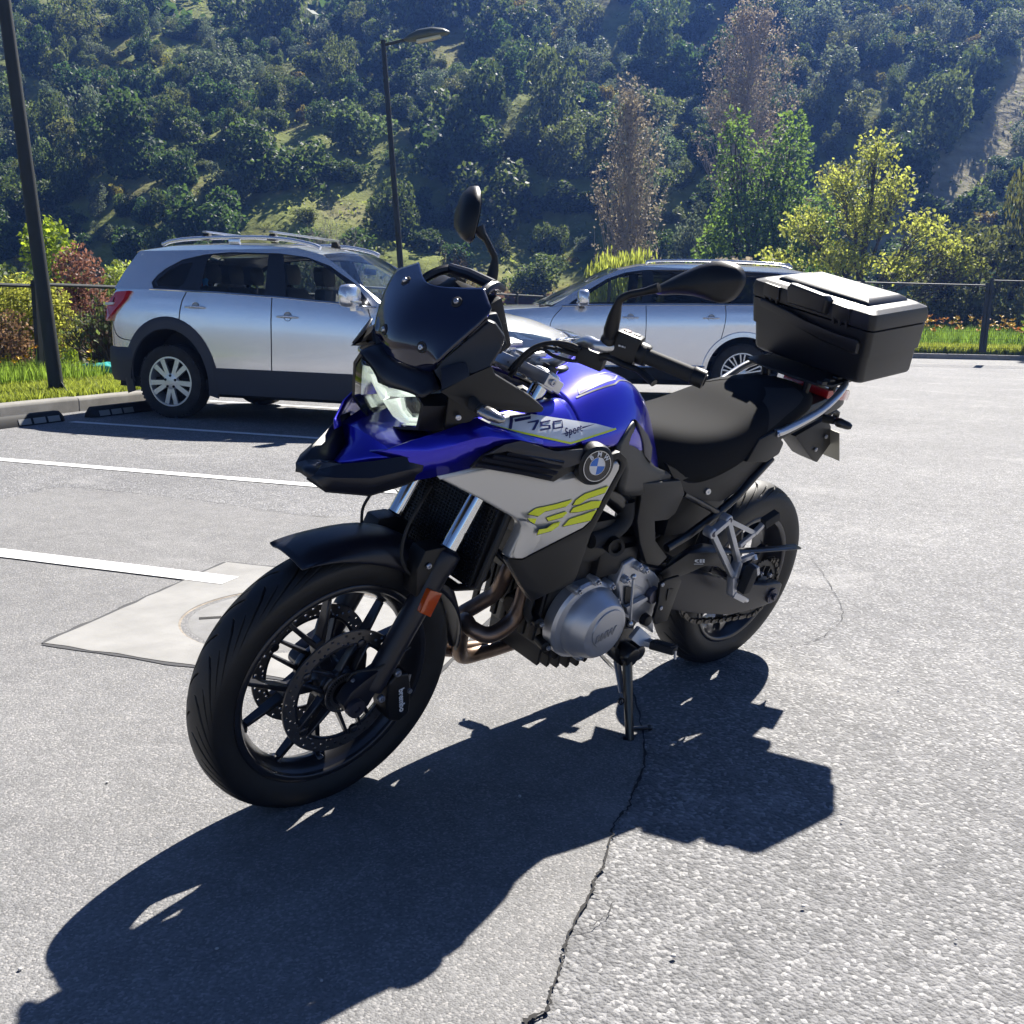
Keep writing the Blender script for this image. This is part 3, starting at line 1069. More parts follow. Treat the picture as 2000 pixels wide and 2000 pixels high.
# brake hoses
m = MB()
m.tube([(1.4656, -0.0600, 0.7397), (1.4809, -0.0600, 0.7060), (1.4845, -0.0500, 0.6666)], .0035, 8, smooth=5)
m.build('brake_hose', M_rub, bike)
m = MB()
m.tube([(1.3988, 0.0600, 0.8006), (1.4396, 0.0800, 0.7699), (1.4688, 0.0850, 0.7179), (1.4727, 0.0850, 0.6652), (1.4556, 0.0850, 0.6248), (1.4263, 0.0850, 0.5963)], .004, 8, smooth=6)
m.build('brake_hose', M_rub, bike)
m = MB()
m.tube([fp(.45, .125, -.02), (1.5068, 0.1150, 0.4011), (1.5595, 0.1000, 0.3929), (1.5754, 0.0950, 0.3722)], .0028, 8, smooth=6)
m.build('brake_hose', M_rub, bike)

# ---------------------------------------------------------------- frame, engine
m = MB()
m.loft([[(x, y, z) for x, y, z in ring] for ring in (
    [(1.0, -.11, .39), (1.0, .11, .39), (1.00, .125, .62), (1.00, -.125, .62)],
    [(.86, -.12, .28), (.86, .12, .28), (.86, .14, .64), (.86, -.14, .64)],
    [(.66, -.13, .26), (.66, .13, .26), (.66, .13, .60), (.66, -.13, .60)],
    [(.56, -.11, .36), (.56, .11, .36), (.58, .11, .56), (.58, -.11, .56)])])
m.build('engine_block', M_eng, bike, smooth=30, bevel=0.012)
m = MB()   # cylinder block and head, leaning forward
cd = Vector((.30, 0, .95)).normalized()
n_ = Vector((cd.z, 0, -cd.x))
for a, b, hw, hd in ((.0, .14, .125, .085), (.145, .215, .14, .095), (.22, .27, .135, .085)):
    for yy in (0,):
        base = Vector((.95, 0, .52))
        m.loft([[base+cd*t+n_*sx*hd+Vector((0, sy*hw, 0)) for sx, sy in ((-1, -1), (1, -1), (1, 1), (-1, 1))] for t in (a, b)])
m.build('cylinder_head', M_eng, bike, bevel=0.01)
m = MB()   # finned sump
for i in range(9):
    x = .965-i*.036
    m.side([(x, .36), (x-.012, .36), (x-.014, .262-.030*math.sin(i/8*3.1)), (x-.004, .256-.030*math.sin(i/8*3.1))], -.10, .115-.004*abs(i-4))
m.side([(.99, .40), (.64, .40), (.66, .262), (.90, .262), (.96, .30)], -.10, .10)
m.build('sump', M_eng, bike, bevel=0.003)
m = MB().lathe([(0, .03), (.030, .03), (.036, .024), (.037, -.03), (0, -.03)], (1.02, .045, .43), (.93, .1, -.2), 24)
m.build('oil_filter', M_eng, bike, smooth=40)
m = MB()
for i in range(7):
    m.bar((1.025, -.11+i*.037, .36), (1.012, -.11+i*.037, .60), .010, .018, (0, 1, 0))
m.build('crankcase_rib', M_eng, bike, bevel=.002)
for q in ((1.03, .125, .42), (1.03, .125, .52), (.99, .13, .345), (1.0, .132, .60)):
    m = MB().lathe([(.014, -.03), (.014, .012), (.009, .016), (0, .016)], q, (.3, 1, 0), 12)
    m.build('case_boss', M_eng, bike)
    bolt((q[0], q[1]+.016, q[2]), .006, (.3, 1, 0), bike, .006)
m = MB().tube([(1.0, .10, .60), (1.06, .13, .56), (1.07, .12, .46), (1.02, .10, .40)], .010, 10, smooth=5)
m.build('oil_hose', M_rub, bike, smooth=70)
# left engine cover
ecov = empty('engine_cover', parent=bike)
EC = Vector((.872, 0, .408))
def cover_ring(r, y, cx=0, cz=0, sx=1.0, sz=1.0, n=56):
    out = []
    for k in range(n):
        a = 2*math.pi*k/n
        out.append((EC.x+cx+.90*r*sx*math.cos(a), y, EC.z+cz+.88*r*sz*math.sin(a)))
    return out
m = MB()
m.loft([cover_ring(.128, .120, .012, .0, 1.0, .98), cover_ring(.128, .150, .012, 0, 1.0, .98), cover_ring(.121, .157, .010, 0, 1.0, .98), cover_ring(.112, .160, .0, -.004),
        cover_ring(.108, .178, 0, -.005), cover_ring(.101, .186, 0, -.006), cover_ring(.092, .206, -.006, -.008), cover_ring(.084, .214, -.008, -.008), cover_ring(.070, .217, -.010, -.006)])
m.build('clutch_cover', M_cast, ecov, smooth=28, bevel=0.0)
m = MB()
m.loft([cover_ring(.066, .2165, -.012, .002, 1, .94), cover_ring(.064, .2205, -.012, .002, 1, .94), cover_ring(.05, .2215, -.012, .002, 1, .94)])
m.build('cover_face', M_cast, ecov, smooth=40)
m = MB()
put_text(m, 'BMW', .030, (0.8716, 0.2225, 0.3947), Vector((0.8426, 0.2220, 0.4015))-Vector((0.8969, 0.2220, 0.3885)), Vector((.1, 0, 1)), depth=.0012, bold=.0006, shear=.25)
m.build('lettering', mat('dull silver', (.30, .31, .33), .4, .6), ecov)
for k in range(7):
    a = R(60+k*34)
    p = (EC.x+.012+.116*math.cos(a), .128, EC.z+.112*math.sin(a))
    m = MB().lathe([(.0115, 0), (.0115, .032), (.009, .036), (0, .036)], p, (0, 1, 0), 14)
    m.build('bolt_boss', M_cast, ecov, smooth=40)
    bolt((p[0], .163, p[2]), .007, (0, 1, 0), ecov, .008)
# swingarm pivot casting
piv = empty('pivot_casting', parent=bike)
m = MB()
m.prism([(0.7866, 0.1650, 0.5577), (0.7508, 0.1650, 0.5690), (0.7124, 0.1650, 0.5451), (0.6418, 0.1650, 0.5051), (0.6129, 0.1650, 0.4818), (0.5903, 0.1650, 0.4303), (0.6045, 0.1650, 0.3915), (0.5697, 0.1650, 0.2993), (0.6437, 0.1650, 0.3580),
         (0.7071, 0.1650, 0.3470), (0.7758, 0.1650, 0.4662), (0.7987, 0.1650, 0.5019)], (0, -.05, 0))
m.build('casting_body', M_cast, piv, bevel=0.006, bseg=3)
m = MB()
m.prism([(0.7716, 0.1760, 0.5100), (0.6749, 0.1680, 0.4562), (0.6886, 0.1680, 0.4709)], (0, -.01, 0))
m.prism([(0.6799, 0.1760, 0.4973), (0.6334, 0.1680, 0.4585), (0.6401, 0.1680, 0.4537)], (0, -.01, 0))
m.prism([(0.7558, 0.1820, 0.4312), (0.6737, 0.1820, 0.4469), (0.6615, 0.1800, 0.4353), (0.7293, 0.1780, 0.3995)], (0, -.015, 0))
m.build('casting_rib', M_cast, piv, bevel=0.002)
m = MB().lathe([(.013, .012), (.022, .012), (.025, .006), (.025, -.004), (0, -.004)], (0.6410, 0.1720, 0.4436), (0, 1, 0), 24)
m.build('pivot_bolt', mat('dark nut', (0.09, 0.09, 0.12), 0.35, 0.8), piv)
m = MB()
m.prism([(0.7660, 0.1680, 0.4894), (0.7401, 0.1680, 0.4846), (0.7159, 0.1680, 0.4320), (0.7331, 0.1680, 0.4113), (0.7540, 0.1680, 0.4476)], (0, .003, 0))
m.build('casting_opening', M_eng, piv)
for q in ((0.7405, 0.1650, 0.5479), (0.7078, 0.1650, 0.5325), (0.7799, 0.1650, 0.5159)):
    m = MB().lathe([(.011, 0), (.011, .014), (.009, .017), (0, .017)], q, (0, 1, 0), 16)
    m.build('bolt_boss', M_cast, piv)
    bolt((q[0], .182, q[2]), .007, (0, 1, 0), piv, .006)
m = MB().lathe([(.010, .02), (.016, .018), (.018, 0), (0, 0)], (0.6555, 0.1750, 0.3741), (0, 1, 0), 18)
m.build('shift_boss', M_eng, piv)
m = MB()
m.tube([(0.7832, 0.2000, 0.5335), (0.7712, 0.2050, 0.4618), (0.7541, 0.2050, 0.3988)], .0035, 10)
m.ball((0.7847, 0.2000, 0.5376), .008)
m.ball((0.7525, 0.2050, 0.3944), .008)
m.build('shift_rod', M_alu, bike)
m = MB()
m.prism([(0.7950, 0.2000, 0.4248), (0.7734, 0.2000, 0.4163), (0.7174, 0.2000, 0.3882), (0.7273, 0.2000, 0.3701), (0.7831, 0.2000, 0.3905)], (0, -.012, 0))
m.tube([(0.7647, 0.1950, 0.3998), (.80, .21, .335)], .006, 10)
m.build('gear_lever', M_eng, bike, bevel=0.002)
# heel plate
m = MB()
m.prism([(0.6486, 0.1950, 0.4888), (0.6230, 0.1950, 0.4962), (0.5688, 0.1950, 0.4986), (0.5521, 0.1950, 0.4792), (0.5689, 0.1950, 0.3576), (0.6209, 0.1950, 0.3563), (0.6357, 0.1950, 0.3803), (0.6344, 0.1950, 0.4294)], (0, -.010, 0))
m.build('heel_guard', M_plas, bike, bevel=0.003)
for q in ((0.6420, 0.1960, 0.4861), (0.6194, 0.1960, 0.4096)):
    bolt(q, .006, (0, 1, 0), bike, .004)
m = MB()
m.prism([(0.6095, 0.1960, 0.4658), (0.5853, 0.1960, 0.4633), (0.5960, 0.1960, 0.4387), (0.6042, 0.1960, 0.4300)], (0, .002, 0))
m.build('heel_guard_slot', M_eng, bike)
# rider footpegs
for s in (1, -1):
    peg = empty('footpeg', parent=bike)
    m = MB()
    q = [Vector((0.7273, 0.1900, 0.3402)), Vector((0.6997, 0.1900, 0.3709)), Vector((0.6539, 0.2000, 0.3372)), Vector((0.6587, 0.2100, 0.3187)), Vector((0.7053, 0.2100, 0.3233))]
    if s < 0: q = [Vector((p.x, -p.y, p.z)) for p in q]
    m.prism(q, (0, s*.014, 0))
    m.build('peg_bracket', M_cast, peg, bevel=0.003)
    a, b = Vector((0.6777, 0.2050, 0.3245)), Vector((0.6553, 0.3000, 0.3403))
    if s < 0: a.y, b.y = -a.y, -b.y
    m = MB().bar(a, a.lerp(b, .35), .026, .020, w2=.03, h2=.016)
    m.build('peg_arm', M_cast, peg, bevel=0.003)
    m = MB().bar(a.lerp(b, .3), b, .034, .020, w2=.032, h2=.018)
    dirv = (b-a).normalized()
    for i in range(9):
        p = a.lerp(b, .36+i*.07)+Vector((0, 0, .011))
        m.box(p, (.030, .004, .006))
    m.build('peg_rubber', M_rub, peg, bevel=0.002)
    m = MB().cyl(b, b+Vector((0, s*.006, -.022)), .004, 8)
    m.build('peg_feeler', M_bolt, peg)
# exhaust headers
m = MB()
m.tube([(1.0600, 0.0200, 0.5353), (1.0676, 0.0200, 0.5030), (1.0655, -0.0000, 0.4474), (1.0963, -0.0300, 0.4000), (1.1240, -0.0500, 0.3683), (1.1185, -0.0600, 0.3404), (1.16, -.075, .27), (1.02, -.085, .225), (.80, -.10, .215), (.6, -.11, .22)], .0205, 18, smooth=6)
m.build('exhaust_pipe', M_exh, bike, smooth=60)
m = MB()
m.tube([(1.0561, 0.0850, 0.5028), (1.0579, 0.0850, 0.4584), (1.0688, 0.0800, 0.4127), (1.1022, 0.0750, 0.3831), (1.1348, 0.0600, 0.3691), (1.1598, 0.0300, 0.3777), (1.1495, -0.0100, 0.3734), (1.10, -.05, .245), (1.0, -.07, .215), (.80, -.09, .205)], .0215, 18, smooth=6)
m.build('exhaust_pipe', M_exh, bike, smooth=60)
m = MB()   # silencer on the far side
m.tube([(.60, -.11, .22), (.45, -.14, .26), (.30, -.17, .33), (.22, -.185, .37)], .024, 16, smooth=5)
m.tube([(.22, -.185, .37), (.18, -.19, .39), (-.20, -.215, .53), (-.24, -.22, .545)], [.03, .055, .055, .042], 20)
m.build('silencer', mat('brushed steel', (.45, .45, .46), .35, .9), bike, smooth=50)
# horn beside the radiator
m = MB().lathe([(0, .018), (.030, .018), (.036, .012), (.036, -.004), (.026, -.012), (.018, -.03), (0, -.03)], (1.0844, -0.0600, 0.4864), (.9, .25, -.1), 28)
m.build('horn', M_eng, bike, smooth=40)
# radiator
m = MB()
m.box((1.268, 0, .70), (.030, .30, .26), Matrix.Rotation(R(-14), 3, 'Y'))
m.build('radiator', M_rad, bike, bevel=0.004)
m = MB()
for i in range(34):
    z = -.125+i*.0076
    for xs in (1,):
        m.box(Vector((1.268, 0, .70))+Matrix.Rotation(R(-14), 3, 'Y') @ Vector((.0175, 0, z)), (.006, .29, .0022), Matrix.Rotation(R(-14), 3, 'Y'))
for i in range(26):
    y = -.14+i*.0112
    m.box(Vector((1.268, 0, .70))+Matrix.Rotation(R(-14), 3, 'Y') @ Vector((.0178, y, 0)), (.005, .0018, .25), Matrix.Rotation(R(-14), 3, 'Y'))
o = m.build('radiator_grille', M_plas, bike)
o['kind'] = 'stuff'
m = MB()  # frame around the radiator and lower cowl
m.tube([(1.225, -.165, .86), (1.270, -.165, .70), (1.30, -.16, .585), (1.305, -.10, .555), (1.305, .10, .555), (1.30, .16, .585), (1.270, .165, .70), (1.225, .165, .86)], .010, 10)
m.build('radiator_frame', M_plas, bike)
# main frame tubes
for s in (1, -1):
    m = MB()
    m.tube([(1.20, s*.045, .90), (1.05, s*.11, .83), (.85, s*.125, .74), (.70, s*.12, .62), (.65, s*.11, .46)], [.026, .028, .028, .026, .024], 12, smooth=4)
    m.tube([(1.19, s*.04, .80), (1.02, s*.125, .67), (.80, s*.14, .60)], .018, 10, smooth=4)
    m.build('main_frame', M_frame, bike)
    # subframe tubes
    m = MB()
    pA = [(0.5998, 0.1500, 0.5670), (0.5215, 0.1500, 0.5913), (0.4026, 0.1500, 0.6441), (0.3262, 0.1500, 0.6881), (0.2613, 0.1500, 0.7470), (0.2034, 0.1500, 0.7951)]
    pB = [(0.5735, 0.1400, 0.7206), (0.4055, 0.1500, 0.6506)]
    if s < 0:
        pA = [(a, -b, c) for a, b, c in pA]; pB = [(a, -b, c) for a, b, c in pB]
    m.tube(pA, .012, 12)
    m.tube(pB, .009, 10)
    m.build('subframe', M_frame, bike)
# plastic frame cover plates
for s in (1, -1):
    m = MB()
    q = [(0.8622, 0.1750, 0.8182), (0.8028, 0.1800, 0.7929), (0.6383, 0.1650, 0.7768), (0.5970, 0.1600, 0.7323), (0.6146, 0.1600, 0.6767), (0.6454, 0.1620, 0.6623), (0.7037, 0.1650, 0.6676), (0.6776, 0.1650, 0.6063), (0.6040, 0.1650, 0.5473), (0.6426, 0.1700, 0.5281), (0.7023, 0.1720, 0.5471),
         (0.7552, 0.1720, 0.6174), (0.7894, 0.1720, 0.6823), (0.7982, 0.1720, 0.7495)]
    if s < 0: q = [(a, -b, c) for a, b, c in q]
    m.prism(q, (0, -s*.018, 0))
    m.build('frame_cover', M_plas, bike, bevel=0.005)
m = MB()   # coolant hose and spigot
m.tube([(0.8118, 0.1400, 0.7304), (0.8076, 0.1450, 0.6879), (0.8344, 0.1500, 0.6604), (0.8849, 0.1500, 0.6455), (0.9328, 0.1500, 0.6417)], .022, 14, smooth=5)
m.build('coolant_hose', M_rub, bike, smooth=60)
m = MB()
m.lathe([(.0, .0), (.015, .0), (.015, .012), (.023, .014), (.023, -.03), (0, -.03)], (0.8760, 0.1850, 0.6325), (.4, 1, .1), 20)
m.build('breather_cap', M_eng, bike)
m = MB()
m.box((.93, .10, .63), (.20, .10, .12))
m.box((.80, .11, .56), (.16, .09, .08))
m.build('throttle_body', M_plas, bike, bevel=0.02)

# ---------------------------------------------------------------- swingarm, chain
m = MB()
for s in (1, -1):
    m.loft([[(x, s*(y0), z0), (x, s*(y0+w), z0), (x, s*(y0+w), z1), (x, s*y0, z1)] for x, y0, w, z0, z1 in
            ((.66, .10, .045, .42, .52), (.52, .115, .045, .365, .485), (.38, .125, .042, .325, .455), (.20, .13, .04, .285, .395), (.05, .135, .038, .280, .362), (-.05, .135, .036, .283, .352), (-.065, .138, .03, .295, .340))])
m.box((.58, 0, .455), (.09, .24, .09))
m.build('swingarm', M_satin, bike, bevel=0.008)
for s in (1, -1):
    m = MB().lathe([(.0, .018), (.011, .018), (.012, .009), (.021, .008), (.0215, 0), (.0, 0)], (-.005, s*.172, .316), (0, s, 0), 6)
    m.lathe([(.026, .0), (.026, .008), (.0, .008)], (-.005, s*.171, .316), (0, s, 0), 24)
    m.build('axle_nut', mat('dark nut', (0.09, 0.09, 0.12), 0.35, 0.8), bike)
# chain guard
m = MB()
top = [(0.5342, 0.1350, 0.5211), (0.4664, 0.1350, 0.5475), (0.4103, 0.1350, 0.5472), (0.2565, 0.1400, 0.5086), (0.0859, 0.1450, 0.4887), (-0.1049, 0.1450, 0.4709), (-0.1567, 0.1450, 0.4486)]
bot = [(0.6137, 0.1600, 0.4974), (0.5086, 0.1650, 0.5432), (0.4314, 0.1650, 0.5350), (0.2904, 0.1650, 0.5081), (0.1193, 0.1680, 0.4887), (-0.0719, 0.1680, 0.4663), (-0.1114, 0.1680, 0.4629)]
m.grid([top, bot])
m.build('chain_guard', M_satin, bike, solid=.003, smooth=40)
m = MB()
m.prism([(0.6225, 0.1660, 0.5019), (0.5101, 0.1660, 0.5439), (0.3369, 0.1660, 0.5203), (0.2878, 0.1660, 0.4995), (0.2685, 0.1660, 0.4349), (0.3424, 0.1660, 0.4740), (0.4127, 0.1660, 0.4882), (0.4826, 0.1660, 0.4771), (0.5293, 0.1660, 0.4729), (0.5956, 0.1660, 0.4767)], (0, -.006, 0))
m.build('chain_guard_side', M_plas, bike, bevel=0.003)
m = MB()
m.prism([(0.4745, 0.1672, 0.5189), (0.4571, 0.1672, 0.5185), (0.4560, 0.1672, 0.5158), (0.4677, 0.1672, 0.5144), (0.4529, 0.1672, 0.5086), (0.4518, 0.1672, 0.5059), (0.4719, 0.1672, 0.5126)], (0, .0006, 0))
for u in (722, 740):
    m.prism([(0.4518, 0.1672, 0.5176), (0.4411, 0.1672, 0.5158), (0.4359, 0.1672, 0.5036), (0.4466, 0.1672, 0.5055)], (0, .0006, 0)) if u == 722 else m.prism([(0.4371, 0.1672, 0.5152), (0.4270, 0.1672, 0.5135), (0.4217, 0.1672, 0.5013), (0.4319, 0.1672, 0.5030)], (0, .0006, 0))
m.prism([(0.4730, 0.1672, 0.5066), (0.4263, 0.1672, 0.4987), (0.4255, 0.1672, 0.4968), (0.4723, 0.1672, 0.5048)], (0, .0006, 0))
m.build('chain_guard_mark', M_emb_w, bike)
# sprocket and chain
SPR, SPY = 0.100, 0.118
m = MB()
n = 44
ring_o, ring_i = [], []
for k in range(n*2):
    a = math.pi*k/n
    r = SPR+(.004 if k % 2 else -.004)
    ring_o.append((r*math.cos(a), r*math.sin(a)))
    ring_i.append((.078*math.cos(a), .078*math.sin(a)))
for yy0, yy1 in ((SPY-.003, SPY+.003),):
    vs = [(x, yy0, RC[2]+z) for x, z in ring_o]+[(x, yy0, RC[2]+z) for x, z in ring_i]+[(x, yy1, RC[2]+z) for x, z in ring_o]+[(x, yy1, RC[2]+z) for x, z in ring_i]
    N = n*2
    fs = []
    for k in range(N):
        j = (k+1) % N
        fs += [(k, j, N+j, N+k), (2*N+k, 3*N+k, 3*N+j, 2*N+j), (k, 2*N+k, 2*N+j, j), (N+k, N+j, 3*N+j, 3*N+k)]
    m.add(vs, fs)
for k in range(6):
    a = k*math.pi/3+.25
    m.bar((.035*math.cos(a), SPY, RC[2]+.035*math.sin(a)), (.08*math.cos(a+.3), SPY, RC[2]+.08*math.sin(a+.3)), .006, .014, (0, 1, 0))
    m.bar((.035*math.cos(a), SPY, RC[2]+.035*math.sin(a)), (.08*math.cos(a-.3), SPY, RC[2]+.08*math.sin(a-.3)), .006, .014, (0, 1, 0))
m.lathe([(.03, SPY+.02), (.045, SPY+.01), (.045, SPY-.02)], RC, (0, 1, 0), 28)
m.build('sprocket', mat('dark sprocket', (.06, .06, .062), .45, .7), rw)
for k in range(6):
    a = k*math.pi/3+.25
    bolt((.058*math.cos(a), SPY+.003, RC[2]+.058*math.sin(a)), .008, (0, 1, 0), rw, .012, name='sprocket_bolt')
# chain path: tangent runs between front sprocket and rear sprocket
FS = (.575, .462, .036)
path = []
th0 = math.atan2(FS[1]-RC[2], FS[0])
for k in range(0, 40):
    a = th0+math.pi/2+k/39*math.pi
    path.append((SPR*math.cos(a), RC[2]+SPR*math.sin(a)))
sag = [(.12, RC[2]-SPR+.013), (.24, RC[2]-SPR+.030), (.36, RC[2]-SPR+.068), (.48, FS[1]-.045)]
path += sag
for k in range(12):
    a = th0-math.pi/2+k/11*math.pi
    path.append((FS[0]+FS[2]*math.cos(a), FS[1]+FS[2]*math.sin(a)))
path = catmull([(x, 0, z) for x, z in path], 6, closed=True)
acc = 0
links = [path[0]]
for i in range(1, len(path)):
    d = (path[i]-path[i-1]).length
    acc += d
    if acc >= .0158:
        links.append(path[i]); acc = 0
m = MB()
for i in range(len(links)):
    a, b = links[i], links[(i+1) % len(links)]
    if (b-a).length > .04: continue
    yo = .0085 if i % 2 else .0055
    for s in (1, -1):
        m.bar((a.x, SPY+s*yo, a.z), (b.x, SPY+s*yo, b.z), .002, .0125, (0, 1, 0)) if False else m.bar((a.x, SPY+s*yo, a.z), (b.x, SPY+s*yo, b.z), .0125, .0022, (0, 1, 0))
    m.cyl((a.x, SPY-.009, a.z), (a.x, SPY+.0105, a.z), .0045, 8)
m.build('drive_chain', M_chain, bike)['kind'] = 'stuff'
# rear shock and inner mudguard
m = MB()
m.tube([(.50, 0, .52), (.42, 0, .74)], .03, 14)
for k in range(60):
    pass
hel = [(.50-.08*t+.036*math.cos(t*45), .036*math.sin(t*45), .53+.2*t) for t in [i/120 for i in range(121)]]
m.tube(hel, .006, 6)
m.build('rear_shock', M_eng, bike)
m = MB()
m.grid([[(.36+.0*w, w*.07, .44), (.345, w*.075, .55), (.30, w*.075, .64), (.20, w*.07, .70), (.05, w*.06, .735)] for w in (-1, -.6, 0, .6, 1)])
m.build('inner_mudguard', M_plas, bike, solid=.004)
m = MB()
m.box((.42, 0, .66), (.26, .20, .20))
m.build('airbox', M_eng, bike, bevel=0.03)

# ---------------------------------------------------------------- passenger peg hangers
for s in (1, -1):
    hg = empty('passenger_peg_hanger', parent=bike)
    Y = .205
    def hp(u, v, y=Y):
        return None
    p1, p2 = Vector((0.4302, 0.2050, 0.6533)), Vector((0.4889, 0.2050, 0.6213))
    p3 = Vector((0.3277, 0.2150, 0.5119)); p4 = Vector((0.3450, 0.2200, 0.4703)); p5 = Vector((0.3292, 0.2250, 0.4137)); p6 = Vector((0.2703, 0.2300, 0.3872))
    p7 = Vector((0.2669, 0.2050, 0.5891)); p8 = Vector((0.2528, 0.2150, 0.6211)); p9 = Vector((0.3375, 0.2100, 0.5619)); p10 = Vector((0.2694, 0.2250, 0.5283)); p11 = Vector((0.2710, 0.2350, 0.5161))
    pts = [p1, p2, p3, p4, p5, p6, p7, p8, p9, p10, p11]
    if s < 0:
        for p in pts: p.y = -p.y
    m = MB()
    Yv = (0, 1, 0)
    m.bar(p1, p2, .016, .024, Yv)
    m.bar(p2, p4, .016, .015, Yv)
    m.bar(p1, p3, .016, .017, Yv)
    m.bar(p3, p4, .018, .024, Yv, .02, .034)
    m.bar(p4, p5, .018, .024, Yv)
    m.bar(p5, p6, .018, .028, Yv)
    m.bar(p1, p7, .014, .010, Yv)
    m.bar(p9, p7, .014, .011, Yv)
    m.bar(p7, p8, .014, .014, Yv)
    m.bar(p3, p10, .014, .013, Yv)
    m.bar(p10, p11, .014, .012, Yv)
    for p in (p1, p2):
        m.lathe([(0, .009), (.013, .009), (.0155, .006), (.0155, -.02), (0, -.02)], p, (0, s, 0), 20)
    m.build('hanger_bracket', M_cast, hg, bevel=0.002)
    for p in (p1, p2):
        bolt(p+Vector((0, s*.0085, 0)), .009, (0, s, 0), hg, .003, mat('dark nut', (0.09, 0.09, 0.12), 0.35, 0.8))
    a, b = Vector((0.3059, 0.2450, 0.4257)), Vector((0.3054, 0.2550, 0.5143))
    if s < 0: a.y, b.y = -a.y, -b.y
    m = MB().bar(a, b, .034, .030, Yv)
    m.build('folded_peg', M_rub, hg, bevel=0.004)
    m = MB().bar(b+Vector((0, s*.0, 0)), b.lerp(a, .30)+Vector((-.016, s*.004, 0)), .012, .030, Yv)
    m.build('peg_end_plate', M_cast, hg, bevel=0.002)
    m = MB().cyl(p6, p6+Vector((-.03, 0, -.012)), .007, 10)
    m.build('peg_pin', M_bolt, hg)
    m = MB().bar(p8, p8+Vector((-.045, s*.01, .028)), .03, .024, Yv)
    m.build('heel_rubber', M_rub, hg, bevel=0.003)

# ---------------------------------------------------------------- side stand
ss = empty('side_stand', parent=bike)
foot = Vector((.738, .292, .0735))
top_ = Vector((0.6879, 0.1750, 0.2686))
m = MB()
m.tube([top_, top_.lerp(foot, .12), foot], [.020, .0140, .0118], 14)
m.lathe([(0, .024), (.026, .024), (.030, .015), (.030, -.02), (0, -.022)], top_+Vector((-.0, 0, 0)), (0, 1, 0), 20)
m.lathe([(0, .02), (.022, .02), (.022, -.02), (0, -.02)], (0.6485, 0.1700, 0.2690), (0, 1, 0), 20)
m.prism([(0.7668, 0.1650, 0.2988), (0.7345, 0.1650, 0.2994), (0.6613, 0.1750, 0.2493), (0.6631, 0.1800, 0.2227), (0.7079, 0.1800, 0.2383), (0.7533, 0.1650, 0.2748)], (0, -.02, 0))
m.prism([(0.7098, 0.1500, 0.3396), (0.6507, 0.1500, 0.3307), (0.6239, 0.1600, 0.2404), (0.7133, 0.1600, 0.2538), (0.7270, 0.1500, 0.2936)], (0, -.035, 0))
m.build('stand_leg', M_frame, ss, bevel=0.002)
m = MB()
m.lathe([(0, .004), (.020, .004), (.030, 0), (.030, -.004), (0, -.004)], foot+Vector((-.008, .006, -.002)), (0, math.sin(LEAN), math.cos(LEAN)), 18)
m.build('stand_foot', M_frame, ss)
m = MB().tube([Vector((0.7092, 0.2720, 0.0913)), Vector((0.6473, 0.2850, 0.0834))], .006, 8)
m.ball((0.6505, 0.2850, 0.0844), .009)
m.build('stand_spur', M_frame, ss)
for du in (0, 1):
    a = Vector((0.7203, 0.1650, 0.2499)) if du == 0 else Vector((0.7005, 0.1650, 0.2407))
    b = Vector((0.7260, 0.2150, 0.1784)) if du == 0 else Vector((0.7149, 0.2150, 0.1753))
    n = 34
    d = (b-a).normalized(); s_ = d.cross(Vector((0, 1, 0))).normalized(); u_ = s_.cross(d)
    pts = []
    for i in range(n*6+1):
        t = i/(n*6); an = i/6*2*math.pi
        pts.append(a.lerp(b, t)+s_*.0048*math.cos(an)+u_*.0048*math.sin(an))
    m = MB().tube(pts, .0012, 5)
    m.tube([b, b+Vector((-.002, .008, -.03))], .001, 5)
    m.build('stand_spring', mat('spring steel', (.30, .30, .32), .35, .9), ss)
m = MB().lathe([(.006, .003), (.010, .003), (.010, -.003), (.006, -.003)], (0.7446, 0.2350, 0.1679), (.3, 1, .2), 14, closed=True)
m.build('spring_hook', M_frame, ss)

# ---------------------------------------------------------------- bodywork
from mathutils.bvhtree import BVHTree
def bvh_of(o):
    bpy.context.view_layer.update()
    return BVHTree.FromObject(o, bpy.context.evaluated_depsgraph_get())

def mirrored(p):
    return Vector((p[0], -p[1], p[2]))

def drape(polys, bvh, off, d=(0, -1, 0), cuts=5, back=0.3, edge=0.012):
    """flat shapes laid onto a curved body: subdivided, then cast along d onto the surface"""
    bm = bmesh.new()
    for pts in polys:
        vs = [bm.verts.new(p) for p in pts]
        try:
            bm.faces.new(vs)
        except ValueError:
            pass
    bmesh.ops.triangulate(bm, faces=bm.faces)
    for it in range(cuts):
        ed = [e for e in bm.edges if e.calc_length() > edge]
        if not ed: break
        bmesh.ops.subdivide_edges(bm, edges=ed, cuts=1)
        bmesh.ops.triangulate(bm, faces=[f for f in bm.faces if len(f.verts) > 3])
    d = Vector(d).normalized()
    for v in bm.verts:
        h, n, i, dist = bvh.ray_cast(v.co-d*back, d, 1.0)
        if h is not None:
            v.co = h+n*off if n.dot(d) < 0 else h-n*off
    m = MB()
    bm.verts.ensure_lookup_table()
    bm.verts.index_update()
    m.v = [tuple(v.co) for v in bm.verts]
    m.f = [tuple(v.index for v in f.verts) for f in bm.faces]
    bm.free()
    return m

def both(mb, name, material, parent=None, **k):
    """left part and its mirror image on the other side"""
    f = mb.flipped()
    a = mb.build(name, material, parent or bike, **k)
    b = f.build(name, material, parent or bike, **k)
    return a, b

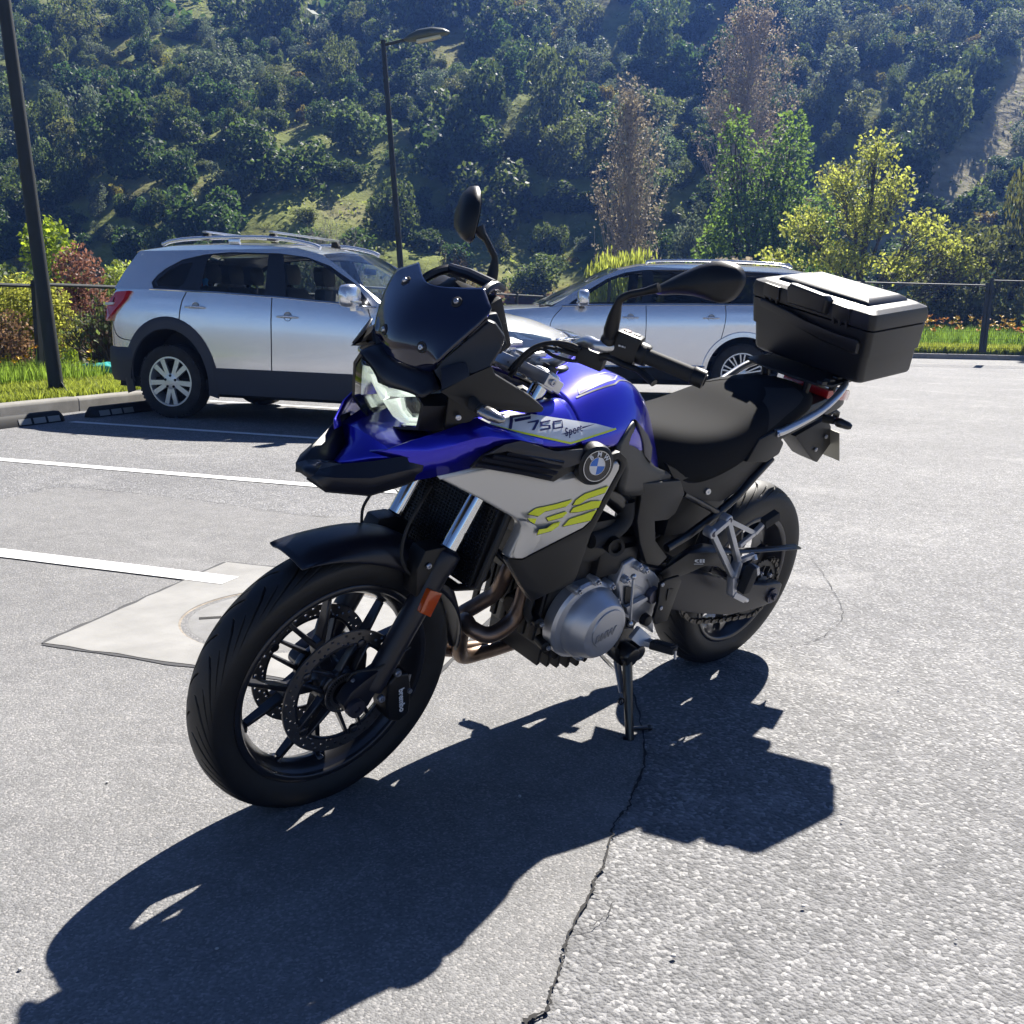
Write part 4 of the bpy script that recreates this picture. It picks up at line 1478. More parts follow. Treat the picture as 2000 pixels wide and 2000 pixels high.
# fuel tank cover
rows = []
TK = [(1.12, [(0, 1.02), (.07, 1.02), (.125, 1.015), (.165, .995), (.205, .955), (.214, .925)]),
      (1.05, [(0, 1.04), (.08, 1.04), (.135, 1.03), (.175, .995), (.207, .95), (.214, .915)]),
      (.97, [(0, 1.052), (.08, 1.052), (.125, 1.044), (.17, 1.0), (.20, .95), (.205, .92)]),
      (.88, [(0, 1.05), (.07, 1.05), (.12, 1.045), (.16, .995), (.185, .94), (.188, .90)]),
      (.80, [(0, 1.01), (.06, 1.01), (.11, 1.0), (.145, .95), (.16, .90), (.16, .84)]),
      (.74, [(0, .94), (.05, .94), (.09, .93), (.125, .89), (.14, .84), (.14, .79)]),
      (.69, [(0, .88), (.04, .88), (.07, .87), (.11, .83), (.13, .79), (.13, .76)])]
def tank_row(x, h):
    left = [(x, y, z) for y, z in h]
    right = [(x, -y, z) for y, z in h[1:]][::-1]
    return right+left
m = MB().grid([tank_row(x, h) for x, h in TK])
tank = m.build('fuel_tank', M_blue, bike, subsurf=2, solid=.006)
# shoulders reaching forward to the beak
SH = [(1.415, [(.146, .985), (.156, .978), (.172, .962), (.184, .945)]),
      (1.36, [(.150, .993), (.172, .985), (.192, .966), (.200, .948)]),
      (1.28, [(.140, 1.002), (.165, .997), (.200, .966), (.208, .940)]),
      (1.20, [(.130, 1.010), (.165, 1.002), (.205, .960), (.213, .930)]),
      (1.115, [(.122, 1.0165), (.165, .9965), (.2055, .9555), (.2145, .926)])]
m = MB().grid([[(x, y, z) for y, z in h] for x, h in SH])
shl, shr = both(m, 'tank_shoulder', M_blue, subsurf=2, solid=.005)
# tank centre: ignition surround and filler cap
m = MB()
m.lathe([(0, .010), (.030, .010), (.036, .006), (.038, 0)], (1.03, 0, 1.041), (0, 0, 1), 28)
m.build('filler_cap', mat('dark cap', (.05, .05, .055), .3, .8), bike)
m = MB()
m.grid([[(1.125, -.12, 1.005), (1.125, 0, 1.01), (1.125, .12, 1.005)], [(1.22, -.13, .965), (1.22, 0, .94), (1.22, .13, .965)], [(1.40, -.15, .96), (1.40, 0, .93), (1.40, .15, .96)]])
m.build('cockpit_floor', M_plas, bike, solid=.006)
bt, bs = bvh_of(tank), bvh_of(shl)
class TwoBVH:
    def ray_cast(self, o, d, dist):
        a = bt.ray_cast(o, d, dist)
        b = bs.ray_cast(o, d, dist)
        if a[0] is None: return b
        if b[0] is None: return a
        return a if a[3] < b[3] else b
side_b = TwoBVH()
# recessed grooves on the tank top, drawn as dark inlays and a raised plate
DN = (-.25, -.35, -.9)
def line_on(bvh, pts, w, off, d):
    """a narrow strip following a polyline on a curved body"""
    pts = [Vector(p) for p in pts]
    fine = []
    for i in range(len(pts)-1):
        for k in range(8):
            fine.append(pts[i].lerp(pts[i+1], k/8))
    fine.append(pts[-1])
    d = Vector(d).normalized()
    hit = []
    for p in fine:
        h, n, i, dist = bvh.ray_cast(p-d*.3, d, 1.0)
        if h is not None:
            hit.append((h, n if n.dot(d) < 0 else -n))
    rows = []
    for i, (h, n) in enumerate(hit):
        t = (hit[min(i+1, len(hit)-1)][0]-hit[max(i-1, 0)][0]).normalized()
        sd_ = n.cross(t).normalized()
        rows.append([h+sd_*w+n*off, h-sd_*w+n*off])
    return MB().grid(rows)
m = line_on(bt, [(1.0692, 0.1300, 1.0138), (1.0563, 0.1100, 1.0342), (1.0360, 0.1000, 1.0423), (0.9224, 0.0700, 1.0389), (0.8938, 0.0800, 1.0286), (0.9249, 0.1000, 1.0203), (1.0692, 0.1300, 1.0138)], .0016, .0010, DN)
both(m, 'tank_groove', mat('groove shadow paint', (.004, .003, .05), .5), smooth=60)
m = line_on(bt, [(1.0846, 0.1370, 1.0122), (0.9409, 0.1180, 1.0235), (0.9154, 0.1080, 1.0324), (0.8901, 0.1050, 1.0359), (0.8465, 0.1080, 1.0421)], .0022, .0010, DN)
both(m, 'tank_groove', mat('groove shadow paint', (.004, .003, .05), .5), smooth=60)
# white side decal with lettering
dec = [(1.3946, 0.1950, 0.9934), (1.3361, 0.1800, 1.0041), (1.2475, 0.1780, 0.9969), (1.0600, 0.1900, 0.9690), (0.9962, 0.2000, 0.9560), (1.1551, 0.2120, 0.9377), (1.3277, 0.2040, 0.9750)]
SD = (0, -1, -.25)
m = drape([dec], side_b, .0012, SD)
both(m, 'side_decal', M_white, smooth=60)
m = line_on(side_b, [(1.3967, 0.1950, 0.9929), (1.3277, 0.2040, 0.9750), (1.1551, 0.2120, 0.9377), (0.9947, 0.2000, 0.9559)], .0022, .0024, SD)
both(m, 'decal_edge', M_neon, smooth=60)
F_ = [[(1.3299, 0.2030, 0.9753), (1.3088, 0.1850, 0.9979), (1.2514, 0.1800, 0.9984), (1.2530, 0.1810, 0.9953), (1.3041, 0.1870, 0.9936), (1.3205, 0.2020, 0.9761)],
      [(1.3028, 0.1880, 0.9910), (1.2538, 0.1830, 0.9940), (1.2577, 0.1860, 0.9893), (1.3041, 0.1900, 0.9862)],
      [(1.2700, 0.1920, 0.9851), (1.2364, 0.1900, 0.9877), (1.2373, 0.1910, 0.9845), (1.2596, 0.2020, 0.9702), (1.2669, 0.2020, 0.9707), (1.2470, 0.1930, 0.9840), (1.2721, 0.1940, 0.9830)],
      [(1.2351, 0.1940, 0.9836), (1.2022, 0.1920, 0.9857), (1.2043, 0.1940, 0.9832), (1.2290, 0.1950, 0.9812), (1.2316, 0.1970, 0.9779), (1.2078, 0.1970, 0.9769), (1.2104, 0.2010, 0.9695), (1.2432, 0.2030, 0.9676), (1.2423, 0.2020, 0.9705), (1.2166, 0.2000, 0.9719), (1.2158, 0.1990, 0.9751), (1.2392, 0.1990, 0.9755)],
      [(1.1972, 0.1950, 0.9834), (1.1675, 0.1940, 0.9843), (1.1677, 0.1950, 0.9816), (1.1932, 0.1960, 0.9805), (1.1978, 0.2010, 0.9711), (1.1740, 0.2000, 0.9722), (1.1677, 0.1950, 0.9816), (1.1656, 0.1940, 0.9835), (1.1717, 0.2010, 0.9693), (1.2039, 0.2030, 0.9686)]]
m = drape(F_, side_b, .0022, SD, edge=.006)
both(m, 'decal_lettering', M_navy, smooth=60)
m = MB()
o_, e_ = Vector((1.1420, 0.2060, 0.9630)), Vector((1.1038, 0.2050, 0.9675))
put_text(m, 'Sport', .0235, o_, o_-e_ if False else e_-o_, Vector((.2, -.45, 1)), depth=0, shear=.35, bold=.0004, spacing=1.15)
sp = drape([[m.v[i] for i in f] for f in m.f], side_b, .0022, SD, cuts=1, edge=.02)
sp.build('decal_lettering', M_navy, bike, smooth=60)
m = drape([[(1.1824, 0.2080, 0.9582), (1.1088, 0.2040, 0.9662), (1.1081, 0.2040, 0.9680), (1.0622, 0.1970, 0.9707), (1.0887, 0.2030, 0.9676), (1.1074, 0.2050, 0.9652), (1.1676, 0.2080, 0.9575)]], side_b, .0018, SD)
m.build('decal_swoosh', M_navy, bike, smooth=60)
# beak: dark nose and cheeks around a blue centre blade
def sym(pts):
    return [Vector(p) for p in pts]
T = [mirrored(p) for p in ((1.6720, -0.0260, 0.8529), (1.6369, -0.0540, 0.8729), (1.5887, -0.0860, 0.8862), (1.5334, -0.1200, 0.9061))]
I = [mirrored(p) for p in ((1.6571, -0.0100, 0.8569), (1.6118, -0.0100, 0.8528), (1.5547, -0.0560, 0.8690), (1.5358, -0.1060, 0.8975))]
I[0] = Vector((T[0].x-.022, .008, T[0].z+.006))
Lw = sym([(1.6923, 0.0200, 0.8348), (1.6697, 0.0580, 0.8194), (1.5970, 0.1050, 0.8218), (1.5341, 0.1320, 0.8493)])
Lw[0] = Vector((Lw[0].x, .022, Lw[0].z))
T.append(T[3]+Vector((-.035, .014, .004))); I.append(I[3]+Vector((-.035, .016, .004))); Lw.append(Lw[3]+Vector((-.035, .006, .014)))
Tm = [t.lerp(l, .45)+Vector((.006, .010, 0)) for t, l in zip(T, Lw)]
m = MB().grid([[i_, t.lerp(i_, .15), t, tm, l] for i_, t, tm, l in zip(I, T, Tm, Lw)])
both(m, 'beak_cheek', M_satin, solid=.005, smooth=32)
m = MB()
m.grid([[mirrored(I[0]), I[0]], [mirrored(T[0]), T[0]], [mirrored(Tm[0]), Tm[0]], [mirrored(Lw[0]), Lw[0]]])
m.grid([[mirrored(I[1]), Vector((I[1].x, 0, I[1].z)), I[1]], [mirrored(I[0]), Vector((I[0].x, 0, I[0].z)), I[0]]])
m.build('beak_tip', M_satin, bike, solid=.004, smooth=32)
bl = [[Vector((I[1].x+.002, 0, I[1].z+.003)), Vector((I[1].x, .006, I[1].z+.002)), I[1]],
      [Vector((I[2].x+.016, 0, I[2].z+.012)), Vector((I[2].x+.010, .03, I[2].z+.008)), I[2]],
      [Vector((I[3].x+.014, 0, I[3].z+.014)), Vector((I[3].x+.010, .06, I[3].z+.010)), I[3]],
      [Vector((1.45, 0, .945)), Vector((1.45, .06, .943)), Vector((1.45, .125, .935))]]
m = MB().grid([[mirrored(r_[2]), mirrored(r_[1]), r_[0], r_[1], r_[2]] for r_ in bl])
m.build('beak_blade', M_blue, bike, solid=.003, smooth=40)
m = MB()
m.grid([[mirrored(p) for p in Lw], [Vector((p.x-.012, 0, p.z+.012)) for p in Lw], Lw])
m.build('beak_underside', M_plas, bike, solid=.004)
# blue cheek panels from beak to tank
U = sym([(1.5667, 0.0950, 0.9102), (1.5266, 0.1250, 0.9409), (1.4706, 0.1500, 0.9668), (1.4046, 0.1680, 0.9967), (1.3819, 0.1850, 0.9874), (1.3188, 0.2000, 0.9715), (1.2402, 0.2090, 0.9507)])
K = sym([(1.5289, 0.1280, 0.9042), (1.4984, 0.1500, 0.9229), (1.4670, 0.1750, 0.9436), (1.4261, 0.1900, 0.9593), (1.3823, 0.2000, 0.9681), (1.3226, 0.2070, 0.9616), (1.2397, 0.2110, 0.9423)])
B = sym([(1.5336, 0.1250, 0.8496), (1.4865, 0.1500, 0.8651), (1.4508, 0.1720, 0.8810), (1.4122, 0.1850, 0.8928), (1.4023, 0.1950, 0.9225), (1.3703, 0.2020, 0.9445), (1.2354, 0.2090, 0.9337)])
for q_ in (U, K, B):
    q_.insert(0, q_[0]+Vector((.016, -.030, -.012)))
K0 = [k.lerp(b, .12)+Vector((0, .002, 0)) for k, b in zip(K, B)]
m = MB().grid([U, K, K0, B])
both(m, 'cheek_panel', M_blue, solid=.004, smooth=22)
# black louvre panel
lou = sym([(1.4173, 0.1900, 0.8947), (1.4007, 0.2000, 0.9262), (1.3519, 0.2050, 0.9488), (1.3100, 0.2070, 0.9552), (1.2032, 0.2120, 0.9246), (1.1530, 0.2140, 0.9171), (1.1091, 0.2150, 0.9242), (1.1001, 0.2200, 0.8794), (1.1585, 0.2220, 0.8668), (1.1920, 0.2220, 0.8529), (1.3710, 0.2000, 0.8942)])
m = MB().prism(lou, (0, -.016, 0))
both(m, 'louvre_panel', M_plas, bevel=.004)
m = MB()
for (a, b) in (((1.4153, 0.2050, 0.9086), (1.2106, 0.2280, 0.8682)), ((1.4038, 0.2090, 0.9218), (1.1969, 0.2280, 0.8777)), ((1.3820, 0.2120, 0.9263), (1.1884, 0.2280, 0.8909)), ((1.3442, 0.2140, 0.9311), (1.1829, 0.2280, 0.9003))):
    a, b = Vector(a), Vector(b)
    m.bar(a, b, .004, .010, (0, .6, 1))
m2 = drape([[(1.3590, 0.2120, 0.9520), (1.3169, 0.2140, 0.9568), (1.2064, 0.2190, 0.9260), (1.1203, 0.2220, 0.9231), (1.1156, 0.2240, 0.9014), (1.1762, 0.2260, 0.8982), (1.3299, 0.2140, 0.9343)]], side_b, .0, SD, cuts=0)
both(m, 'louvre_vane', M_satin)
m = MB().prism(sym([(1.4037, 0.2030, 0.9276), (1.3539, 0.2070, 0.9497), (1.3118, 0.2090, 0.9552), (1.2051, 0.2140, 0.9246), (1.1234, 0.2200, 0.9257), (1.1159, 0.2260, 0.8959), (1.1766, 0.2260, 0.8858), (1.2935, 0.2160, 0.9201), (1.3482, 0.2130, 0.9355)]), (0, .006, .002))
both(m, 'louvre_brow', M_satin, bevel=.004)
# silver side panel
sv = sym([(1.4755, 0.1682, 0.8694), (1.3566, 0.1856, 0.8872), (1.1776, 0.2090, 0.8471), (1.1101, 0.2190, 0.8591), (1.0821, 0.2222, 0.8430), (1.0305, 0.2308, 0.8770), (1.0065, 0.2347, 0.8910), (0.9950, 0.2359, 0.8805), (0.9938, 0.2356, 0.8688),
          (1.0368, 0.2244, 0.7395), (1.0560, 0.2211, 0.7224), (1.1589, 0.2049, 0.6787), (1.2105, 0.1968, 0.6565), (1.2502, 0.1914, 0.6615), (1.2341, 0.1961, 0.7208), (1.2341, 0.1970, 0.7433), (1.2548, 0.1947, 0.7603), (1.3584, 0.1824, 0.8135)])
m = MB()
inner = []
cen = sum(sv, Vector())/len(sv)
m.prism(sv, (0, -.030, 0))
both(m, 'silver_panel', M_silver, bevel=.006, bseg=3)
# swept chamfer along its upper edge
up_ = sym([(1.4739, 0.1664, 0.8685), (1.3547, 0.1838, 0.8857), (1.1754, 0.2072, 0.8455), (1.1022, 0.2180, 0.8579)])
m = MB().grid([[p+Vector((0, -.034, .026 if i in (1, 2) else .012)) for i, p in enumerate(up_)], [p+Vector((0, .0015, 0)) for p in up_]])
both(m, 'panel_shoulder', M_silver, solid=.003, smooth=40)
# scooped lip beside the radiator
m = MB().grid([[(1.2579, 0.1979, 0.7611), (1.2375, 0.2001, 0.7452), (1.2368, 0.1993, 0.7227), (1.2530, 0.1947, 0.6642)], [(1.2407, 0.2058, 0.7600), (1.2059, 0.2098, 0.7392), (1.2038, 0.2092, 0.7157), (1.2216, 0.2046, 0.6630)], [(1.2196, 0.2029, 0.7526), (1.1806, 0.2075, 0.7313), (1.1766, 0.2070, 0.7041), (1.1960, 0.2028, 0.6669)]])
both(m, 'panel_lip', M_silver, smooth=60, subsurf=1)
# big yellow letters
GS = [[(1.2305, 0.1999, 0.7730), (1.2122, 0.2029, 0.7855), (1.1626, 0.2101, 0.7920), (1.1145, 0.2172, 0.8016), (1.1163, 0.2167, 0.7950), (1.1274, 0.2148, 0.7851), (1.1840, 0.2065, 0.7763), (1.1995, 0.2039, 0.7659)],
      [(1.2394, 0.2098, 0.7683), (1.2145, 0.2132, 0.7658), (1.2156, 0.2126, 0.7528), (1.2291, 0.2109, 0.7597)],
      [(1.1756, 0.2070, 0.7599), (1.1235, 0.2148, 0.7722), (1.1192, 0.2152, 0.7678), (1.1278, 0.2137, 0.7584), (1.1670, 0.2079, 0.7506)],
      [(1.2011, 0.2135, 0.7245), (1.1997, 0.2142, 0.7376), (1.1755, 0.2145, 0.7370), (1.1524, 0.2096, 0.7441), (1.1319, 0.2126, 0.7466), (1.1341, 0.2119, 0.7360), (1.1506, 0.2091, 0.7251)],
      [(1.1081, 0.2176, 0.7868), (1.1025, 0.2189, 0.7998), (1.0817, 0.2223, 0.8136), (1.0162, 0.2322, 0.8301), (1.0211, 0.2308, 0.8135), (1.0692, 0.2236, 0.8011), (1.0900, 0.2201, 0.7880)],
      [(1.1102, 0.2165, 0.7686), (1.1051, 0.2177, 0.7796), (1.0551, 0.2252, 0.7935), (1.0255, 0.2294, 0.7927), (1.0288, 0.2282, 0.7759), (1.0870, 0.2198, 0.7683)],
      [(1.1209, 0.2136, 0.7339), (1.1070, 0.2163, 0.7515), (1.0675, 0.2222, 0.7608), (1.0325, 0.2275, 0.7700), (1.0431, 0.2249, 0.7433)]]
for pts in GS:
    pts = [Vector(p) for p in pts]
    m = MB().prism([p+Vector((0, .0012, 0)) for p in pts], (0, .0006, 0))
    both(m, 'panel_letter', M_neon)
    m = MB().prism([p+Vector((.0006, 0, -.0022)) for p in pts], (0, .0006, 0))
    both(m, 'panel_letter_edge', M_emb_k)
# black lower cowl
cw = sym([(1.2460, 0.1878, 0.6578), (1.2061, 0.1932, 0.6524), (1.0512, 0.2175, 0.7188), (1.0314, 0.2210, 0.7366), (0.9873, 0.2324, 0.8669), (0.9890, 0.2329, 0.8837), (1.0038, 0.2312, 0.8942), (1.0248, 0.2278, 0.8834), (1.0320, 0.2277, 0.9051), (1.0020, 0.2322, 0.9127),
          (0.9740, 0.2354, 0.8945), (0.9707, 0.2350, 0.8730), (1.0216, 0.2210, 0.7010), (1.0289, 0.2150, 0.5904), (1.0313, 0.2100, 0.5670), (1.1056, 0.2000, 0.5476), (1.1362, 0.1900, 0.5301), (1.1986, 0.2000, 0.5862), (1.2778, 0.2150, 0.6709)])
m = MB().prism(cw, (0, -.018, 0))
both(m, 'lower_cowl', M_plas, bevel=.004)
m = MB().grid([[(1.2791, 0.0550, 0.6598), (1.2648, 0.0850, 0.6635), (1.2313, 0.1300, 0.6509), (1.2125, 0.1650, 0.6331), (1.1814, 0.1850, 0.5894), (1.1345, 0.1900, 0.5429)],
               [(1.2761, 0.0550, 0.6465), (1.2663, 0.0850, 0.6526), (1.2323, 0.1300, 0.6386), (1.2122, 0.1650, 0.6161), (1.1837, 0.1850, 0.5743), (1.1396, 0.1900, 0.5298)]])
both(m, 'cowl_edge', M_plas, solid=.02, smooth=60)
# emblem on its dome
emb = empty('round_emblem', parent=bike)
EO = Vector((1.0891, 0.2460, 0.8910))
EN = Vector((.26, 1, .06)).normalized()
m = MB().lathe([(.049, -.030), (.049, -.012), (.0455, -.003), (.0385, .0), (.0375, -.002), (0, -.002)], EO, EN, 48)
m.build('bezel', M_plas, emb, smooth=40)
ex = Vector((-1, .26, 0)).normalized()
ey = EN.cross(ex).normalized()
if ey.z < 0: ey = -ey
def disc(mb, r0, r1, a0, a1, off, n=40):
    vs, fs = [], []
    for i in range(n+1):
        a = a0+(a1-a0)*i/n
        d = ex*math.cos(a)+ey*math.sin(a)
        vs += [EO+d*r0+EN*off, EO+d*r1+EN*off]
    for i in range(n):
        fs.append((2*i, 2*i+1, 2*i+3, 2*i+2))
    mb.add(vs, fs)
m = MB(); disc(m, .0205, .0350, 0, 2*math.pi, .0005); m.build('emblem_ring', M_emb_k, emb)
m = MB(); disc(m, .0346, .0364, 0, 2*math.pi, .0012, 60); disc(m, .0198, .0209, 0, 2*math.pi, .0012, 60); m.build('emblem_rim', M_alu, emb)
m = MB(); disc(m, 0.0001, .0200, math.pi/2, math.pi, .0008, 14); disc(m, .0001, .0200, -math.pi/2, 0, .0008, 14); m.build('emblem_quarter', M_emb_b, emb)
m = MB(); disc(m, .0001, .0200, 0, math.pi/2, .0008, 14); disc(m, .0001, .0200, math.pi, 1.5*math.pi, .0008, 14); m.build('emblem_quarter', M_emb_w, emb)
for ch, an in (('B', 135), ('M', 90), ('W', 45)):
    a = R(an)
    d = ex*math.cos(a)+ey*math.sin(a)
    tx = (ex*math.sin(a)-ey*math.cos(a))
    m = MB()
    put_text(m, ch, .0150, EO+d*.0277+EN*.0014, tx, d, depth=.0003, bold=.0004)
    m.build('emblem_letter', M_emb_w, emb)
# grey knee panels
kp = [sym(q) for q in (
    ((0.9238, 0.1900, 0.9630), (0.9101, 0.1820, 0.9636), (0.8998, 0.1770, 0.9629), (0.8593, 0.1680, 0.9342)),
    ((0.9718, 0.2060, 0.9337), (0.9306, 0.1960, 0.9293), (0.8900, 0.1840, 0.9220), (0.8309, 0.1660, 0.8962)),
    ((1.0070, 0.2120, 0.9018), (0.9596, 0.2060, 0.8989), (0.8885, 0.1900, 0.8852), (0.8046, 0.1640, 0.8619)),
    ((0.9315, 0.2040, 0.8740), (0.8926, 0.1960, 0.8640), (0.8450, 0.1840, 0.8533), (0.7625, 0.1600, 0.8203)),
    ((0.9308, 0.2020, 0.8291), (0.8725, 0.1920, 0.8208), (0.8097, 0.1800, 0.8114), (0.6922, 0.1540, 0.8068)),
    ((0.9346, 0.1980, 0.7832), (0.8505, 0.1820, 0.7633), (0.7792, 0.1720, 0.7545), (0.6441, 0.1520, 0.7751)))]
m = MB().grid(kp)
both(m, 'knee_panel', M_knee, solid=.012, smooth=60, subsurf=1)
kq = sym([(0.9133, 0.1820, 0.9685), (0.8416, 0.1720, 0.9226), (0.8069, 0.1680, 0.8857), (0.7932, 0.1660, 0.8415), (0.8345, 0.1710, 0.8682), (0.8540, 0.1750, 0.9006), (0.8854, 0.1800, 0.9353)])
m = MB().prism([p+Vector((0, .006, 0)) for p in kq], (0, -.012, 0))
both(m, 'knee_trim', mat('grey trim', (.085, .08, .09), .4), bevel=.003)

# ---------------------------------------------------------------- head: lamp, screen, fairing
LO = sym([(1.5177, -0.0900, 1.0503), (1.5162, -0.1080, 1.0257), (1.5042, -0.1140, 0.9544), (1.4976, -0.0860, 0.9319), (1.4914, -0.0340, 0.9142), (1.4925, 0.0300, 0.9333), (1.4974, 0.0970, 0.9564), (1.5077, 0.1140, 1.0101), (1.5110, 0.0910, 1.0257), (1.5098, 0.0420, 1.0180),
          (1.5089, 0.0020, 1.0111), (1.5080, -0.0320, 1.0088), (1.5120, -0.0440, 1.0291), (1.5156, -0.0740, 1.0425)])
lampo = empty('headlight', parent=bike)
lc = sum(LO, Vector())/len(LO)
FWD = Vector((1, 0, -.05)).normalized()
def ring_scale(pts, s, dx, c=lc):
    return [c+(p-c)*s+Vector((dx, 0, 0)) for p in pts]
m = MB()
rim0 = ring_scale(LO, 1.0, 0.0)
rim1 = [p+Vector((.010, 0, 0)) for p in ring_scale(LO, .86, .002)]
n = len(LO)
vs = rim0+rim1+[lc+Vector((.014, 0, 0))]
fs = [(i, (i+1) % n, n+(i+1) % n, n+i) for i in range(n)]+[(n+i, n+(i+1) % n, 2*n) for i in range(n)]
m.add(vs, fs)
m.build('lens', M_lens, lampo, smooth=60)
# reflector bowl: faceted
m = MB()
b1 = ring_scale(LO, .97, -.012)
b2 = ring_scale(LO, .78, -.050)
b3 = ring_scale(LO, .40, -.065)
m.add(b1+b2+b3+[lc+Vector((-.068, 0, 0))], [(i, (i+1) % n, n+(i+1) % n, n+i) for i in range(n)]+[(n+i, n+(i+1) % n, 2*n+(i+1) % n, 2*n+i) for i in range(n)]+[(2*n+i, 2*n+(i+1) % n, 3*n) for i in range(n)])
m.build('reflector', M_refl, lampo, smooth=10)
# inner light bars and square projector
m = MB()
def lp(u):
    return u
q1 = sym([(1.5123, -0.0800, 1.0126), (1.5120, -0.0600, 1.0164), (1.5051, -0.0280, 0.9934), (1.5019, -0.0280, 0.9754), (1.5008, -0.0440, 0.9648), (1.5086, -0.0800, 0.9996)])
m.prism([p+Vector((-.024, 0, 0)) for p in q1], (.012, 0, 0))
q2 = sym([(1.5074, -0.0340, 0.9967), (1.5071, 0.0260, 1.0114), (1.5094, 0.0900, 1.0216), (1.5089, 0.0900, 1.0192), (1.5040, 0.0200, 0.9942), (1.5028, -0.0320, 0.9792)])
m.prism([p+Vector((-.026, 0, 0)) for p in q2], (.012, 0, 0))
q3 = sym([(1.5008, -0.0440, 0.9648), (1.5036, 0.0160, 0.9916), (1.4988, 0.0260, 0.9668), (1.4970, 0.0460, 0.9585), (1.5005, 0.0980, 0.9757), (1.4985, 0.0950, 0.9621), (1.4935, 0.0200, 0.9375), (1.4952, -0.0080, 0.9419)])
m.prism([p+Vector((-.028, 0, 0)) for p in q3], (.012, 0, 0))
m.build('light_guide', mat('frosted light guide with added glow', (.86, .90, .86), .16, .75, coat=1.0, emis=((.90, 1.0, .90), .30)), lampo, bevel=.002)  # faint emission added to stand in for bright ground reflected in the guides
m = MB()
q4 = sym([(1.5048, 0.0260, 0.9988), (1.5080, 0.0720, 1.0156), (1.5054, 0.1000, 1.0077), (1.5023, 0.1040, 0.9842), (1.4985, 0.0520, 0.9670), (1.5004, 0.0340, 0.9760)])
m.prism([p+Vector((-.040, 0, 0)) for p in q4], (.008, 0, 0))
m.build('projector', mat('projector grey', (.12, .12, .115), .15, .3, coat=1.0), lampo, bevel=.003)
m = MB()
q5 = [q4[0], q4[1], q4[2], q4[3], q4[4], q4[5]]
for i in range(6):
    a, b = q5[i]+Vector((-.026, 0, 0)), q5[(i+1) % 6]+Vector((-.026, 0, 0))
    m.bar(a, b, .004, .012, (1, 0, 0))
m.build('projector_bezel', mat('lamp bezel', (.35, .36, .35), .2, .9), lampo)
# lamp housing shell
m = MB()
h0 = ring_scale(LO, 1.0, .003)
h1 = ring_scale(LO, 1.075, .004)
h2 = [p+Vector((-.03, 0, 0)) for p in ring_scale(LO, 1.15, 0)]
h3 = [Vector((1.40, p.y*1.12, lc.z+(p.z-lc.z)*1.12)) for p in LO]
m.loft([h0, h1, h2, h3], caps=False)
m.build('lamp_housing', M_plas, bike, smooth=35)
# brow between lamp and screen
r0 = sym([(1.5123, -0.1080, 1.0384), (1.5177, -0.0900, 1.0503), (1.5120, -0.0440, 1.0291), (1.5080, -0.0320, 1.0088), (1.5089, 0.0020, 1.0111), (1.5098, 0.0420, 1.0180), (1.5110, 0.0910, 1.0257), (1.5104, 0.1180, 1.0226)])
r2 = sym([(1.5015, -0.1000, 1.0661), (1.4967, -0.0850, 1.0731), (1.4896, -0.0500, 1.0621), (1.4932, -0.0200, 1.0613), (1.4944, 0.0100, 1.0619), (1.4875, 0.0600, 1.0638), (1.4828, 0.0920, 1.0665), (1.4831, 0.1280, 1.0466)])
r1 = [a.lerp(b, .5)+Vector((.012, 0, .004)) for a, b in zip(r0, r2)]
m = MB().grid([[p+Vector((.004, 0, .0)) for p in r0], r1, r2, [p+Vector((-.03, 0, .01)) for p in r2]])
m.build('lamp_brow', M_satin, bike, solid=.004, smooth=50, subsurf=1)
# windscreen
SR = [[(1.498, 0, 1.066), (1.494, .042, 1.066), (1.469, .084, 1.064)],
      [(1.508, 0, 1.100), (1.497, .060, 1.104), (1.484, .112, 1.098)],
      [(1.502, 0, 1.150), (1.482, .075, 1.158), (1.458, .140, 1.150)],
      [(1.478, 0, 1.190), (1.452, .085, 1.198), (1.420, .162, 1.202)],
      [(1.464, 0, 1.208), (1.434, .085, 1.219), (1.411, .156, 1.221)],
      [(1.450, 0, 1.224), (1.430, .045, 1.231), (1.394, .108, 1.248)]]
m = MB().grid([[mirrored(r[2]), mirrored(r[1]), Vector(r[0]), Vector(r[1]), Vector(r[2])] for r in SR])
o = m.build('windscreen', M_screen, bike, subsurf=3, solid=.004)
cr = o.data.attributes.new('crease_vert', 'FLOAT', 'POINT')
for vi in (0, 4, 20, 24, 25, 29, 5, 9):
    cr.data[vi].value = .75
scb = bvh_of(o)
for (p, dx) in (((1.4907, 0.0640, 1.1134), 1), ((1.4379, 0.0850, 1.2115), 1)):
    for s in (1, -1):
        q = Vector((p[0], p[1]*s, p[2]))
        h = scb.ray_cast(q+Vector((.2, 0, .05)), Vector((-1, 0, -.25)), 1)
        if h[0] is not None:
            q = h[0]; nn = h[1] if h[1].x > 0 else -h[1]
        else:
            nn = Vector((1, 0, .3))
        m = MB().lathe([(.0115, -.002), (.012, .001), (.010, .002), (.007, .0015), (0, .0015)], q, nn, 20)
        m.build('screen_grommet', M_rub, bike)
        bolt(q+nn*.0015, .0058, nn, bike, .005, name='screen_bolt')
